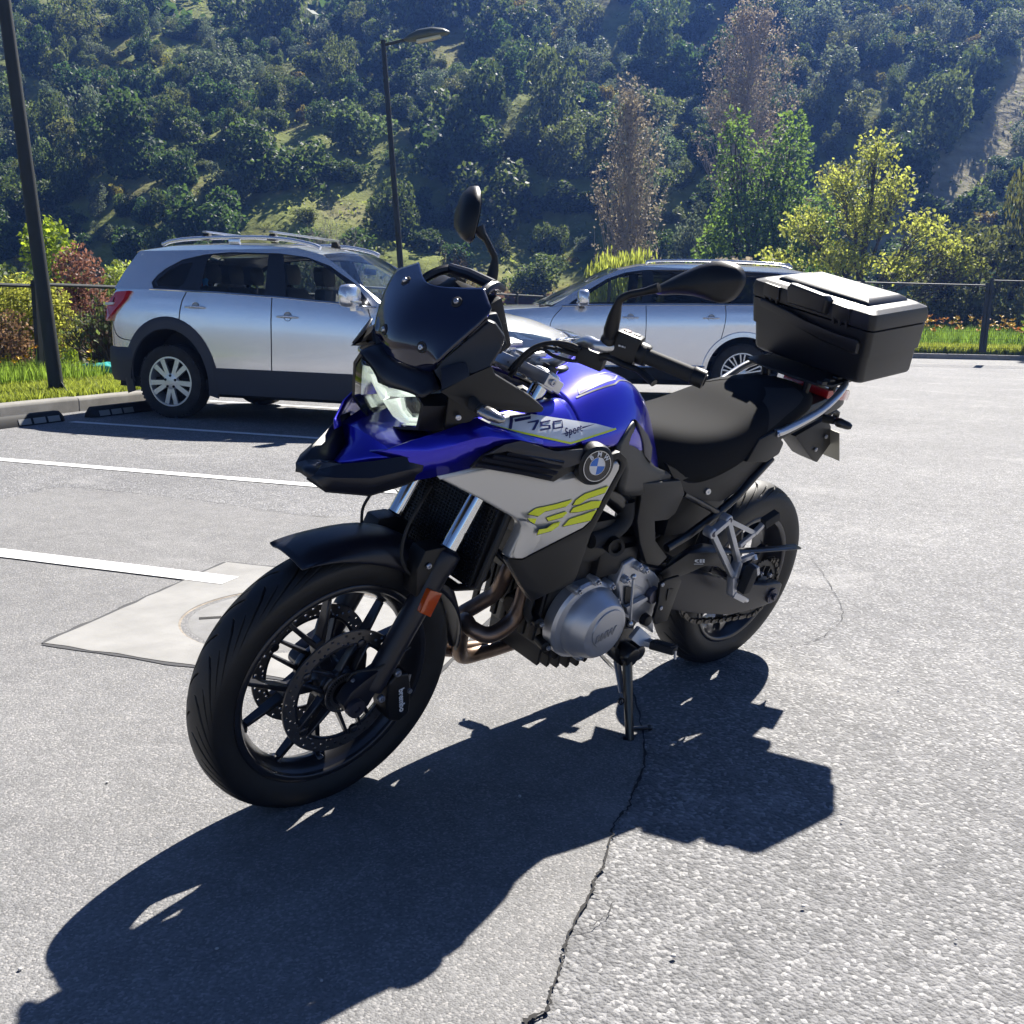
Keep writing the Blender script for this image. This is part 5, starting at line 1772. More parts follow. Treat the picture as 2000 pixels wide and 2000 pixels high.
# instrument housing behind the screen
m = MB()
m.box((1.325, 0, 1.165), (.05, .20, .12), Matrix.Rotation(R(28), 3, 'Y'))
m.build('instrument_cluster', M_plas, bike, bevel=.01)
m = MB()
m.box((1.297, 0, 1.178), (.004, .165, .095), Matrix.Rotation(R(28), 3, 'Y'))
m.build('instrument_screen', mat('dark display', (.01, .012, .015), .08, coat=1), bike)
m = MB()
for s in (1, -1):
    m.tube([(1.45, s*.10, 1.16), (1.38, s*.085, 1.225), (1.335, s*.07, 1.245), (1.30, s*.06, 1.235)], .010, 8, smooth=4)
m.tube([(1.335, -.07, 1.245), (1.34, 0, 1.25), (1.335, .07, 1.245)], .012, 10)
m.build('screen_bracket', M_satin, bike)
# upper side fairing
uf = sym([(1.4778, 0.0880, 1.0665), (1.4743, 0.1180, 1.1031), (1.4171, 0.1600, 1.1963), (1.4058, 0.1720, 1.1925), (1.3785, 0.1780, 1.1668), (1.3826, 0.1780, 1.1405), (1.3997, 0.1760, 1.1077), (1.4449, 0.1720, 1.0885), (1.4968, 0.1500, 1.0546), (1.4829, 0.1100, 1.0698)])
m = MB().prism(uf, (-.014, -.016, 0))
both(m, 'side_fairing', M_satin, bevel=.005)
m = MB().prism(sym([(1.4987, 0.1520, 1.0559), (1.4890, 0.1280, 1.0918), (1.4631, 0.1480, 1.1092), (1.4535, 0.1580, 1.1121), (1.4490, 0.1720, 1.0901), (1.4567, 0.1700, 1.0823)]), (.004, .006, 0))
both(m, 'fairing_vent', M_satin, bevel=.003)
uf2 = sym([(1.4061, 0.1300, 1.1234), (1.3899, 0.1300, 1.1998), (1.3579, 0.1200, 1.2004), (1.3505, 0.1300, 1.1825), (1.3426, 0.1500, 1.1436), (1.3531, 0.1500, 1.1227)])
m = MB().prism(uf2, (-.02, -.03, 0))
both(m, 'inner_fairing', M_plas, bevel=.004)
lf = sym([(1.4926, 0.1220, 1.0709), (1.4991, 0.1550, 1.0554), (1.4486, 0.1760, 1.0899), (1.4007, 0.1780, 1.1078), (1.3844, 0.1780, 1.0886), (1.2754, 0.1780, 1.0402), (1.2244, 0.1780, 1.0107), (1.2304, 0.1800, 1.0020), (1.2922, 0.1840, 1.0046), (1.3851, 0.1800, 1.0182), (1.4130, 0.1760, 1.0030), (1.4200, 0.1700, 0.9891), (1.4616, 0.1400, 0.9626), (1.4656, 0.1400, 1.0327)])
m = MB().prism(lf, (-.010, -.018, 0))
both(m, 'fairing_arm', M_plas, bevel=.004)
bolt((1.4477, 0.1600, 0.9964), .006, (.6, 1, 0), bike, .003)
# information sticker: a few tiny pale marks
m = MB()
for (a, b, c, d) in (((1.3605, 0.1820, 1.0314), (1.3553, 0.1820, 1.0312), (1.3545, 0.1820, 1.0281), (1.3597, 0.1820, 1.0283)), ((1.3511, 0.1820, 1.0307), (1.3420, 0.1820, 1.0296), (1.3406, 0.1820, 1.0240), (1.3499, 0.1820, 1.0257)), ((1.3368, 0.1820, 1.0250), (1.3291, 0.1820, 1.0234), (1.3291, 0.1820, 1.0203), (1.3360, 0.1820, 1.0219))):
    m.poly([a, b, c, d])
# indicators
for s in (1, -1):
    ind = empty('front_indicator', parent=bike)
    a = Vector((1.4247, 0.1650, 1.0272)); b = Vector((1.4241, 0.1900, 1.0237)); c = Vector((1.4061, 0.2480, 1.0174))
    if s < 0:
        a, b, c = mirrored(a), mirrored(b), mirrored(c)
    m = MB().tube([a, a.lerp(b, .7), b], [.016, .012, .013], 12)
    m.build('indicator_stalk', M_rub, ind)
    m = MB().tube([b.lerp(c, -.02), b.lerp(c, .12), b.lerp(c, .5), b.lerp(c, .85), c], [.010, .018, .0185, .013, .005], 16, flat=.72, smooth=3)
    m.build('indicator_lens', mat('smoked chrome lens', (.32, .31, .31), .18, .8, coat=.8), ind, smooth=60)
    m = MB()
    for i in range(6):
        t = .16+i*.11
        p = b.lerp(c, t)
    ind2 = empty('rear_indicator', parent=bike)
    a = Vector((-0.1221, 0.1000, 0.8805)); b = Vector((-0.1258, 0.1350, 0.8845)); c = Vector((-0.1484, 0.1850, 0.8794))
    if s < 0:
        a, b, c = mirrored(a), mirrored(b), mirrored(c)
    m = MB().tube([a, b], [.014, .012], 10)
    m.build('indicator_stalk', M_rub, ind2)
    m = MB().tube([b, b.lerp(c, .25), b.lerp(c, .8), c], [.011, .020, .016, .008], 14, flat=.75, smooth=3)
    m.build('indicator_lens', mat('black indicator shell', (.02, .02, .022), .3), ind2, smooth=60)

# ---------------------------------------------------------------- handlebar and controls
hb = [Vector(p) for p in ((1.150, 0, 1.098), (1.1436, 0.0350, 1.0691), (1.1402, 0.0850, 1.0778), (1.1425, 0.1300, 1.1060), (1.1603, 0.1700, 1.1411), (1.1724, 0.2100, 1.1664), (1.1809, 0.2520, 1.1695), (1.1326, 0.2850, 1.1745), (1.1221, 0.3180, 1.1714), (1.0666, 0.4150, 1.1563))]
hb[0] = Vector((hb[1].x+.012, 0, hb[1].z-.004))
m = MB().tube([mirrored(p) for p in hb[:0:-1]]+hb, .0125, 14, smooth=5)
m.build('handlebar', mat('satin silver tube', (.62, .63, .65), .28, .85), bike, smooth=70)
for s in (1, -1):
    m = MB()
    c = Vector((hb[0].x, s*.04, hb[0].z))
    m.lathe([(.012, .018), (.022, .018), (.024, .012), (.024, -.012), (.022, -.018), (.012, -.018)], c, (0, 1, 0), 20)
    m.prism([c+Vector((.022, -.014, -.0)), c+Vector((-.022, -.014, 0)), Vector((fork_x(1.05)-.02, s*.055-.014, 1.052)), Vector((fork_x(1.05)+.03, s*.055-.014, 1.04))], (0, .028, 0))
    m.build('handlebar_clamp', M_alu, bike, bevel=.003)
    m = MB().prism([c+Vector((-.03, -.02, .02)), c+Vector((.032, -.02, .018)), c+Vector((.034, -.02, .030)), c+Vector((-.03, -.02, .034))], (0, .04, 0))
    m.build('clamp_cap', M_alu, bike, bevel=.004)
    f = (lambda p: Vector(p)) if s > 0 else mirrored
    # grip
    a, b = f((1.1221, 0.3180, 1.1714)), f((1.0666, 0.4150, 1.1563))
    e = f((1.0536, 0.4380, 1.1523))
    d = (b-a).normalized()
    m = MB().tube([a, a+d*.008, a+d*.010, b-d*.004, b], [.021, .021, .0165, .0165, .018], 20)
    m.build('grip', M_rub, bike, smooth=60)
    m = MB().tube([b, b.lerp(e, .06), e, e+d*.002], [.018, .0195, .0195, .016], 20)
    m.lathe([(.010, .002), (.0125, .002), (.0125, 0), (.010, 0)], e+d*.002, d, 16, closed=True)
    m.build('bar_end', M_plas, bike, smooth=50)
    # switch cluster
    sc_ = f((1.1330, 0.2860, 1.1755))
    fwd_ = d
    Xv = d
    Zv = Vector((0, 0, 1)); Zv = (Zv-Xv*Zv.dot(Xv)).normalized()
    Yv2 = Zv.cross(Xv)
    rot = Matrix((Xv, Yv2, Zv)).transposed()
    m = MB().box(sc_, (.054, .048, .064), rot)
    m.tube([sc_+Xv*.024, sc_+Xv*.050], [.024, .023], 18)
    m.build('switch_cluster', M_plas, bike, bevel=.006)
    up_s = sc_+Zv*.030
    m = MB().box(up_s+Xv*-.010, (.016, .018, .010), rot)
    m.build('hazard_button', mat('faded red button', (.16, .03, .025), .4), bike, bevel=.003)
    m = MB().box(up_s+Xv*.012, (.014, .018, .010), rot)
    m.build('cruise_button', M_knee, bike, bevel=.003)
    if s > 0:
        m = MB()
        cn = Vector((1.1496, 0.2880, 1.1792))
        for i, (a_, b_, c_, d_) in enumerate((((1.1698, 0.2930, 1.1841), (1.1618, 0.2930, 1.1826), (1.1617, 0.2930, 1.1793), (1.1698, 0.2930, 1.1809)), ((1.1631, 0.2960, 1.1831), (1.1550, 0.2960, 1.1816), (1.1550, 0.2960, 1.1783), (1.1631, 0.2960, 1.1799)), ((1.1563, 0.2990, 1.1818), (1.1481, 0.2990, 1.1803), (1.1481, 0.2990, 1.1770), (1.1562, 0.2990, 1.1785)))):
            m.prism([a_, b_, c_, d_], (-.003, -.003, 0))
        m.build('switch_marks', M_emb_w, bike)
    # lever and perch
    pc = f((1.1516, 0.2150, 1.1330))
    m = MB().box(pc, (.060, .040, .036), rot)
    m.tube([pc-Xv*.02, pc-Xv*.075+Vector((.01, 0, .004))], [.012, .008], 10)
    m.build('lever_perch', M_plas, bike, bevel=.006)
    lv = [f((1.1659, 0.2500, 1.1458)), f((1.1602, 0.2680, 1.1512)), f((1.1497, 0.3050, 1.1440)), f((1.1455, 0.3350, 1.1441)), f((1.1447, 0.3650, 1.1371)), f((1.1439, 0.3850, 1.1308))]
    m = MB().tube(lv, [.012, .012, .009, .008, .009, .0095], 12, smooth=4, flat=.8)
    m.build('clutch_lever' if s > 0 else 'brake_lever', M_plas, bike, smooth=60)
    m = MB().lathe([(0, .004), (.009, .004), (.010, 0), (0, 0)], f((1.1581, 0.2620, 1.1531))+Vector((0, 0, .010)), (.1, .1, 1), 16)
    m.build('lever_pivot', M_alu, bike)
    # mirror stem
    if s > 0:
        st = [(1.1676, 0.2620, 1.1844), (1.1760, 0.2700, 1.2104), (1.1845, 0.2780, 1.2376), (1.1919, 0.2860, 1.2644), (1.1928, 0.2920, 1.2782), (1.1866, 0.3060, 1.2907), (1.1773, 0.3350, 1.3047), (1.1694, 0.3600, 1.3188)]
        rr = [.012, .0155, .0135, .0085, .008, .0075, .0075, .010]
    else:
        st = [(1.0043, -0.2900, 1.1493), (1.0071, -0.2920, 1.1750), (1.0032, -0.2950, 1.2005), (1.0038, -0.2980, 1.2300), (1.0141, -0.3050, 1.2493), (1.0255, -0.3180, 1.2713), (1.0336, -0.3280, 1.2813), (1.0399, -0.3380, 1.2956)]
        rr = [.012, .0155, .0135, .0085, .008, .008, .012, .016]
    m = MB().tube(st, rr, 12, smooth=4)
    m.ball(st[0], .017)
    mi = empty('mirror', parent=bike)
    m.build('mirror_stem', M_plas, mi, smooth=60)
    # mirror head: shaped shell
    if s > 0:
        out = sym([(1.0750, 0.2705, 1.2945), (1.0750, 0.2979, 1.3172), (1.0700, 0.3407, 1.3502), (1.0600, 0.3815, 1.3788), (1.0550, 0.4173, 1.3902), (1.0500, 0.4507, 1.3869), (1.0500, 0.4688, 1.3704), (1.0500, 0.4694, 1.3502), (1.0500, 0.4568, 1.3247), (1.0550, 0.4363, 1.3099), (1.0600, 0.4092, 1.3082), (1.0650, 0.3689, 1.3073), (1.0700, 0.3297, 1.2998), (1.0750, 0.2905, 1.2888)])
        nb = Vector((1, .15, .05)).normalized()
    else:
        c0_ = Vector((1.0444, -0.3650, 1.3201))
        wv = Vector((.50, .85, -.10)).normalized()
        nb = Vector((.85, -.50, .10)).normalized()
        hv_ = nb.cross(wv).normalized()
        if hv_.z < 0: hv_ = -hv_
        out = []
        for (a_, b_) in ((.085, -.030), (.070, .018), (.040, .050), (.0, .064), (-.045, .060), (-.075, .035), (-.085, -.005), (-.070, -.040), (-.035, -.056), (.010, -.058), (.050, -.055), (.078, -.048)):
            out.append(c0_+wv*a_+hv_*b_*1.05+Vector((0, 0, .0)))
    cm = sum(out, Vector())/len(out)
    cat = catmull(out, 3, closed=True)
    m = MB()
    r_a = [cm+(p-cm)*.93-nb*.004 for p in cat]
    r_b = [p for p in cat]
    r_c = [cm+(p-cm)*.93+nb*.016 for p in cat]
    r_d = [cm+(p-cm)*.70+nb*.030 for p in cat]
    r_e = [cm+(p-cm)*.35+nb*.037 for p in cat]
    m.loft([r_a, r_b, r_c, r_d, r_e])
    m.build('mirror_shell', M_plas, mi, smooth=80)
    m = MB().poly([cm+(p-cm)*.90-nb*.0065 for p in cat])
    m.build('mirror_glass', M_mir, mi)
# control cables
for k, pts in enumerate((
        ((1.2567, 0.0900, 1.0557), (1.2563, 0.1000, 1.0796), (1.2459, 0.1100, 1.1089), (1.2321, 0.1300, 1.1337), (1.2179, 0.1600, 1.1496), (1.2010, 0.1900, 1.1541), (1.1877, 0.2100, 1.1499)),
        ((1.2538, 0.0800, 1.0644), (1.2455, 0.0900, 1.0881), (1.2222, 0.1000, 1.1144), (1.2153, 0.1300, 1.1306), (1.2057, 0.1600, 1.1351), (1.1867, 0.1900, 1.1338), (1.1708, 0.2100, 1.1353)),
        ((1.2595, 0.1000, 1.0620), (1.2435, 0.1100, 1.1001), (1.2220, 0.1300, 1.1263), (1.2095, 0.1600, 1.1206), (1.1904, 0.1900, 1.1193), (1.1671, 0.2100, 1.1236)))):
    m = MB().tube(pts, (.0055, .004, .004)[k], 8, smooth=5)
    m.build('control_cable', M_rub, bike, smooth=70)

# ---------------------------------------------------------------- seat and tail
SE = [(.725, [(0, .900), (.045, .898), (.085, .880), (.118, .830), (.124, .765)]),
      (.660, [(0, .902), (.06, .900), (.110, .882), (.142, .835), (.136, .755)]),
      (.58, [(0, .893), (.08, .892), (.138, .876), (.165, .83), (.146, .745)]),
      (.47, [(0, .893), (.10, .893), (.155, .882), (.173, .84), (.15, .757)]),
      (.37, [(0, .912), (.10, .912), (.150, .90), (.170, .855), (.155, .79)]),
      (.27, [(0, .955), (.08, .954), (.130, .938), (.158, .895), (.155, .845)]),
      (.14, [(0, .978), (.07, .976), (.118, .96), (.146, .93), (.146, .895)]),
      (.02, [(0, .985), (.06, .981), (.100, .965), (.124, .945), (.124, .922)]),
      (-.05, [(0, .972), (.045, .968), (.075, .955), (.085, .945), (.085, .93)])]
m = MB().grid([tank_row(x, h) for x, h in SE])
seat = m.build('seat', M_seat, bike, subsurf=2, solid=.008)
sb = bvh_of(seat)
m = drape([[(0.2795, 0.1580, 0.8831), (0.2682, 0.1550, 0.9108), (0.2388, 0.1480, 0.9556), (0.1558, 0.1300, 0.9801), (0.0411, 0.1000, 0.9780), (0.0459, 0.1150, 0.9602), (0.0862, 0.1300, 0.9493), (0.1752, 0.1450, 0.9239)]], sb, .002, (.1, -1, -.1))
both(m, 'seat_trim', M_seat2, smooth=70)
# side panels under the seat
sp_ = sym([(0.6860, 0.1400, 0.8191), (0.6305, 0.1450, 0.7615), (0.5590, 0.1480, 0.7176), (0.4792, 0.1500, 0.6921), (0.3994, 0.1500, 0.6796), (0.3440, 0.1500, 0.6984), (0.2577, 0.1500, 0.7672), (0.2048, 0.1500, 0.8117), (0.2714, 0.1500, 0.8821), (0.3432, 0.1500, 0.8285), (0.4594, 0.1500, 0.7755), (0.5830, 0.1480, 0.7774)])
m = MB().prism(sp_, (0, -.02, 0))
both(m, 'side_cover', M_plas, bevel=.005)
m = MB().lathe([(0, .004), (.003, .004), (.003, .006), (.0085, .006), (.0095, .002), (.0095, 0)], (0.4827, 0.1510, 0.7226), (.3, 1, .1), 20)
m.build('seat_lock', M_alu, bike)
# tail body
m = MB()
m.loft([[(x, -w, z0), (x, w, z0), (x, w*.9, z1), (x, -w*.9, z1)] for x, w, z0, z1 in ((.24, .14, .82, .90), (.05, .125, .86, .925), (-.12, .10, .885, .94), (-.25, .075, .895, .935), (-.31, .055, .90, .925))])
m.build('tail_body', M_plas, bike, bevel=.008)
for s in (1, -1):
    f = (lambda p: Vector(p)) if s > 0 else mirrored
    m = MB().prism([f((0.3510, 0.1650, 0.8004)), f((0.3183, 0.1650, 0.8664)), f((0.2453, 0.1650, 0.8858)), f((0.1823, 0.1650, 0.8462)), f((0.1902, 0.1650, 0.8113)), f((0.2480, 0.1650, 0.7910))], (0, -s*.03, 0))
    m.build('tail_bracket', M_plas, bike, bevel=.006)
m = MB()
m.loft([[(x, -w, z0), (x, w, z0), (x, w, z1), (x, -w, z1)] for x, w, z0, z1 in ((-.13, .085, .938, .965), (-.24, .08, .925, .962), (-.315, .06, .915, .948), (-.33, .05, .918, .938))])
m.build('tail_light', M_red, bike, bevel=.006)
# number plate hanger
m = MB()
m.prism([(-0.0919, 0.0400, 0.8007), (-0.1208, 0.0400, 0.8097), (-0.2572, 0.0400, 0.8513), (-0.3011, 0.0400, 0.8201), (-0.3363, 0.0400, 0.7597), (-0.2850, 0.0400, 0.6938), (-0.2403, 0.0400, 0.7095)], (0, -.08, 0))
m.build('plate_hanger', M_plas, bike, bevel=.004)
for q in ((-0.2801, 0.0420, 0.7879), (-0.2401, 0.0420, 0.7461)):
    bolt(q, .007, (0, 1, 0), bike, .006)
m = MB()
a = Vector((-0.3019, 0.0600, 0.8101)); b = Vector((-0.3630, 0.0600, 0.7063))
m.prism([(a.x, .075, a.z), (b.x, .075, b.z), (b.x, -.075, b.z), (a.x, -.075, a.z)], (.002, 0, 0))
m.build('number_plate', mat('worn plate back', (.40, .39, .34), .4, .7), bike)
m = MB().tube([(-0.3342, 0.0000, 0.8500), (-0.3491, 0.0000, 0.8607), (-0.3869, 0.0000, 0.8470), (-0.3867, 0.0000, 0.8237)], .012, 8)
m.build('plate_lamp', M_plas, bike)
# luggage rack
for s in (1, -1):
    f = (lambda p: Vector(p)) if s > 0 else mirrored
    pts = [f(p) for p in ((0.2341, 0.1550, 0.8764), (0.1984, 0.1580, 0.8810), (0.1261, 0.1650, 0.9055), (0.0436, 0.1700, 0.9380), (-0.0249, 0.1650, 0.9712), (-0.0819, 0.1500, 0.9938), (-0.1091, 0.1400, 1.0062))]
    m = MB().tube(pts, .0115, 14, smooth=5)
    m.build('rack_rail', mat('satin silver tube', (.62, .63, .65), .28, .85), bike, smooth=70)
    bolt(pts[0]+Vector((0, s*.012, 0)), .007, (0, s, 0), bike, .005)
m = MB()
m.prism([(.03, -.13, 1.0), (-.02, -.15, 1.0), (-.22, -.13, 1.014), (-.30, -.08, 1.02), (-.30, .08, 1.02), (-.22, .13, 1.014), (-.02, .15, 1.0), (.03, .13, 1.0), (.04, .05, .998), (.04, -.05, .998)], (0, 0, .008))
m.build('rack_plate', M_plas, bike, bevel=.003)
m = MB()
for s in (1, -1):
    for x_ in (.0, -.16):
        MB().tube([(x_, s*.08, 1.005), (x_-.01, s*.07, .94)], .012, 8).build('rack_mount', M_plas, bike)
for k in range(5):
    MB().box((.02-.06*k, .135-.01*k, 1.012+.002*k), (.03, .02, .012)).build('rack_clip', M_plas, bike, bevel=.004)

# ---------------------------------------------------------------- top case
tc = empty('top_case', parent=bike)
# corner frame of the case: front/rear planes lean, sides taper
def case_ring(z, grow=0.0, rnd=.022, n=5):
    """rounded rectangle at height z between bottom 1.02 and top 1.30"""
    t = (z-1.02)/.26
    xf = -.088+.090*t+grow
    xr = -.395+.070*t-grow
    hw = .196+.018*t+grow
    tilt = (xf-xr)
    out = []
    for cx, cy, a0 in ((xf-rnd, hw-rnd, 0), (xr+rnd, hw-rnd, 90), (xr+rnd, -hw+rnd, 180), (xf-rnd, -hw+rnd, 270)):
        for k in range(n+1):
            a = R(a0+90*k/n)
            x = cx+rnd*math.cos(a)
            out.append(Vector((x, cy+rnd*math.sin(a), z+(-.09-x)*.10)))
    return out
m = MB()
m.loft([case_ring(1.020, -.012), case_ring(1.026, -.003), case_ring(1.034), case_ring(1.110), case_ring(1.1105, .006), case_ring(1.190, .006), case_ring(1.192, .003)])
m.build('case_body', M_case, tc, smooth=30)
m = MB()
m.loft([case_ring(1.1945, .003), case_ring(1.1965, .007), case_ring(1.225, .007), case_ring(1.243, .001), case_ring(1.250, -.014, .03), case_ring(1.252, -.02, .03)])
m.build('case_lid', M_case, tc, smooth=30)
# raised lid panel
def lidp(fx, fy, dz=0.0):
    t = .885
    x = (-.088+.090*t)*(1-fx)+(-.395+.070*t)*fx
    y = .205*fy
    return Vector((x, y, 1.252+(-.09-x)*.10+dz))
m = MB()
base = [(.16, -.80), (.16, .80), (.88, .80), (.88, -.80)]
m.loft([[lidp(a, b, -.004) for a, b in base], [lidp(.5+(a-.5)*.95, b*.95, .008) for a, b in base], [lidp(.5+(a-.5)*.80, b*.86, .016) for a, b in base], [lidp(.5+(a-.5)*.5, b*.6, .020) for a, b in base]])
m.build('lid_panel', M_case, tc, bevel=.005)
# latch block, carry handle and hinge lugs on the front face
def fr(y, z, out=0.0):
    t = (z-1.02)/.26
    return Vector((-.088+.090*t+.0075+out+.0, y, z+(-.09-(-.088+.09*t))*.10))
m = MB()
ring = [(-.062, 1.270), (.062, 1.262), (.072, 1.248), (.066, 1.204), (-.066, 1.206), (-.072, 1.252)]
m.loft([[fr(y, z, -.02) for y, z in ring], [fr(y, z, .014) for y, z in ring], [fr(y*.93, 1.236+(z-1.236)*.86, .024) for y, z in ring]])
m.build('latch', M_case, tc, bevel=.005, bseg=3)
m = MB()
hd = [(-.155, 1.196), (-.06, 1.182), (.0, 1.170), (.10, 1.160), (.178, 1.160), (.186, 1.150), (.184, 1.118), (.170, 1.112), (.06, 1.122), (-.04, 1.142), (-.10, 1.160), (-.165, 1.170), (-.168, 1.190)]
m.loft([[fr(y, z, -.004) for y, z in hd], [fr(y, z, .010) for y, z in hd], [fr(y*.985, 1.152+(z-1.152)*.86, .017) for y, z in hd]])
m.build('carry_handle', M_case, tc, bevel=.003, bseg=2)
for y in (-.135, .112):
    m = MB()
    m.loft([[fr(yy, z, o_) for yy, z in ((y-.028, 1.246), (y+.028, 1.244), (y+.030, 1.200), (y-.030, 1.200))] for o_ in (-.01, .006)])
    m.build('hinge_block', M_case, tc, bevel=.003)
    for k in range(3):
        m = MB()
        yy = y-.022+k*.022
        m.loft([[fr(yy+a, z, o_) for a, z in ((-.004, 1.204), (.004, 1.204), (.004, 1.184), (-.004, 1.184))] for o_ in (0, .007)])
        m.build('hinge_lug', M_case, tc, bevel=.0015)

# ================================================================== CARS
M_csil = mat('silver car paint', (.84, .85, .87), .25, .8, coat=1.0, coat_r=.03, var=.02, vscale=1.5)
M_cwht = mat('pale silver car paint', (.86, .87, .90), .22, .75, coat=1.0, coat_r=.02)
M_clad = mat('grey plastic cladding', (.040, .043, .055), .6, bump=.1, bscale=300)
M_cblk = mat('gloss black trim', (.010, .010, .012), .15, coat=.8)
M_cdark = mat('dark underbody', (.012, .012, .012), .8)
M_cglass = thin_glass('clear car glass', (.90, .94, .93))
M_ctint = thin_glass('privacy car glass', (.16, .17, .18))
M_cseat = mat('dark car seat', (.070, .070, .076), .6)
M_cchr = mat('car chrome', (.75, .76, .78), .12, 1.0)
M_calloy = mat('silver alloy', (.66, .67, .69), .30, .7, coat=.4)
M_ctyre = mat('dusty car tyre', (.028, .027, .026), .85, bump=.3, bscale=120, var=.3, vscale=8)
M_cseam = mat('panel gap', (.015, .015, .018), .8)

def lerp_tab(tab, x):
    if x <= tab[0][0]: return tab[0][1]
    for (a, va), (b, vb) in zip(tab, tab[1:]):
        if x <= b:
            t = (x-a)/(b-a)
            t = t*t*(3-2*t)*.35+t*.65
            return va+(vb-va)*t
    return tab[-1][1]

def car_wheel(name, parent, c, side, rad, rim_r, width, style, alloy):
    w = empty(name, c, parent=parent)
    hw = width/2
    m = MB().lathe([(rim_r, hw*.80), (rim_r+.012, hw*.93), (rad-.07, hw*1.0), (rad-.03, hw*.96), (rad-.008, hw*.80), (rad, hw*.55), (rad, -hw*.55), (rad-.008, -hw*.80), (rad-.05, -hw), (rim_r, -hw*.8)], (0, 0, 0), (0, side, 0), 56, closed=True)
    # tread blocks
    for k in range(56):
        a = 2*math.pi*(k+.5)/56
        m.box(Vector((math.cos(a)*(rad-.012), side*hw*.80, math.sin(a)*(rad-.012))), (.012, .028, .022), Matrix.Rotation(-a, 3, 'Y'))
    m.build('tyre', M_ctyre, w, smooth=40)
    m = MB().lathe([(rim_r+.004, hw*.86), (rim_r-.012, hw*.86), (rim_r-.02, hw*.70), (rim_r-.035, 0), (rim_r-.03, -hw*.7), (rim_r+.004, -hw*.8)], (0, 0, 0), (0, side, 0), 56, cap=False)
    yo = hw*.66*side
    if style == 'double5':
        for k in range(5):
            a0 = math.pi/2+k*2*math.pi/5+.314*2
            for s in (-1, 1):
                a1 = a0+s*.17
                a2 = a0+s*.235
                m.bar(Vector((.05*math.cos(a1), yo, .05*math.sin(a1))), Vector(((rim_r-.012)*math.cos(a2), yo*1.08, (rim_r-.012)*math.sin(a2))), .040, .03, (0, 1, 0), .050, .022)
        m.lathe([(.085, .0), (.075, .022), (.045, .026), (0, .026)], (0, yo-side*.006, 0), (0, side, 0), 24)
    else:
        for k in range(10):
            a0 = math.pi/2+k*2*math.pi/10
            for s in (-1, 1):
                a1 = a0+s*.06
                a2 = a0+s*.12
                m.bar(Vector((.05*math.cos(a1), yo, .05*math.sin(a1))), Vector(((rim_r-.012)*math.cos(a2), yo*1.1, (rim_r-.012)*math.sin(a2))), .014, .022, (0, 1, 0), .020, .018)
        m.lathe([(.07, .0), (.06, .018), (.03, .022), (0, .022)], (0, yo-side*.006, 0), (0, side, 0), 24)
    m.build('rim', alloy, w, smooth=35)
    m = MB().lathe([(rim_r-.03, 0), (rim_r-.035, .004), (0, .004)], (0, -side*hw*.25, 0), (0, side, 0), 32)
    m.lathe([(.15, 0), (.15, .02), (0, .02)], (0, -side*hw*.2, 0), (0, side, 0), 32)
    m.build('brake_drum', M_cdark, w)
    if style == 'double5':
        for k in range(5):
            a = math.pi/2+k*2*math.pi/5+.314*2+math.pi
            m = MB().lathe([(.013, 0), (.013, .008), (.008, .01), (0, .004)], (.058*math.cos(a), yo+side*.016, .058*math.sin(a)), (0, side, 0), 10)
            m.build('wheel_nut', M_cseam, w)
    return w

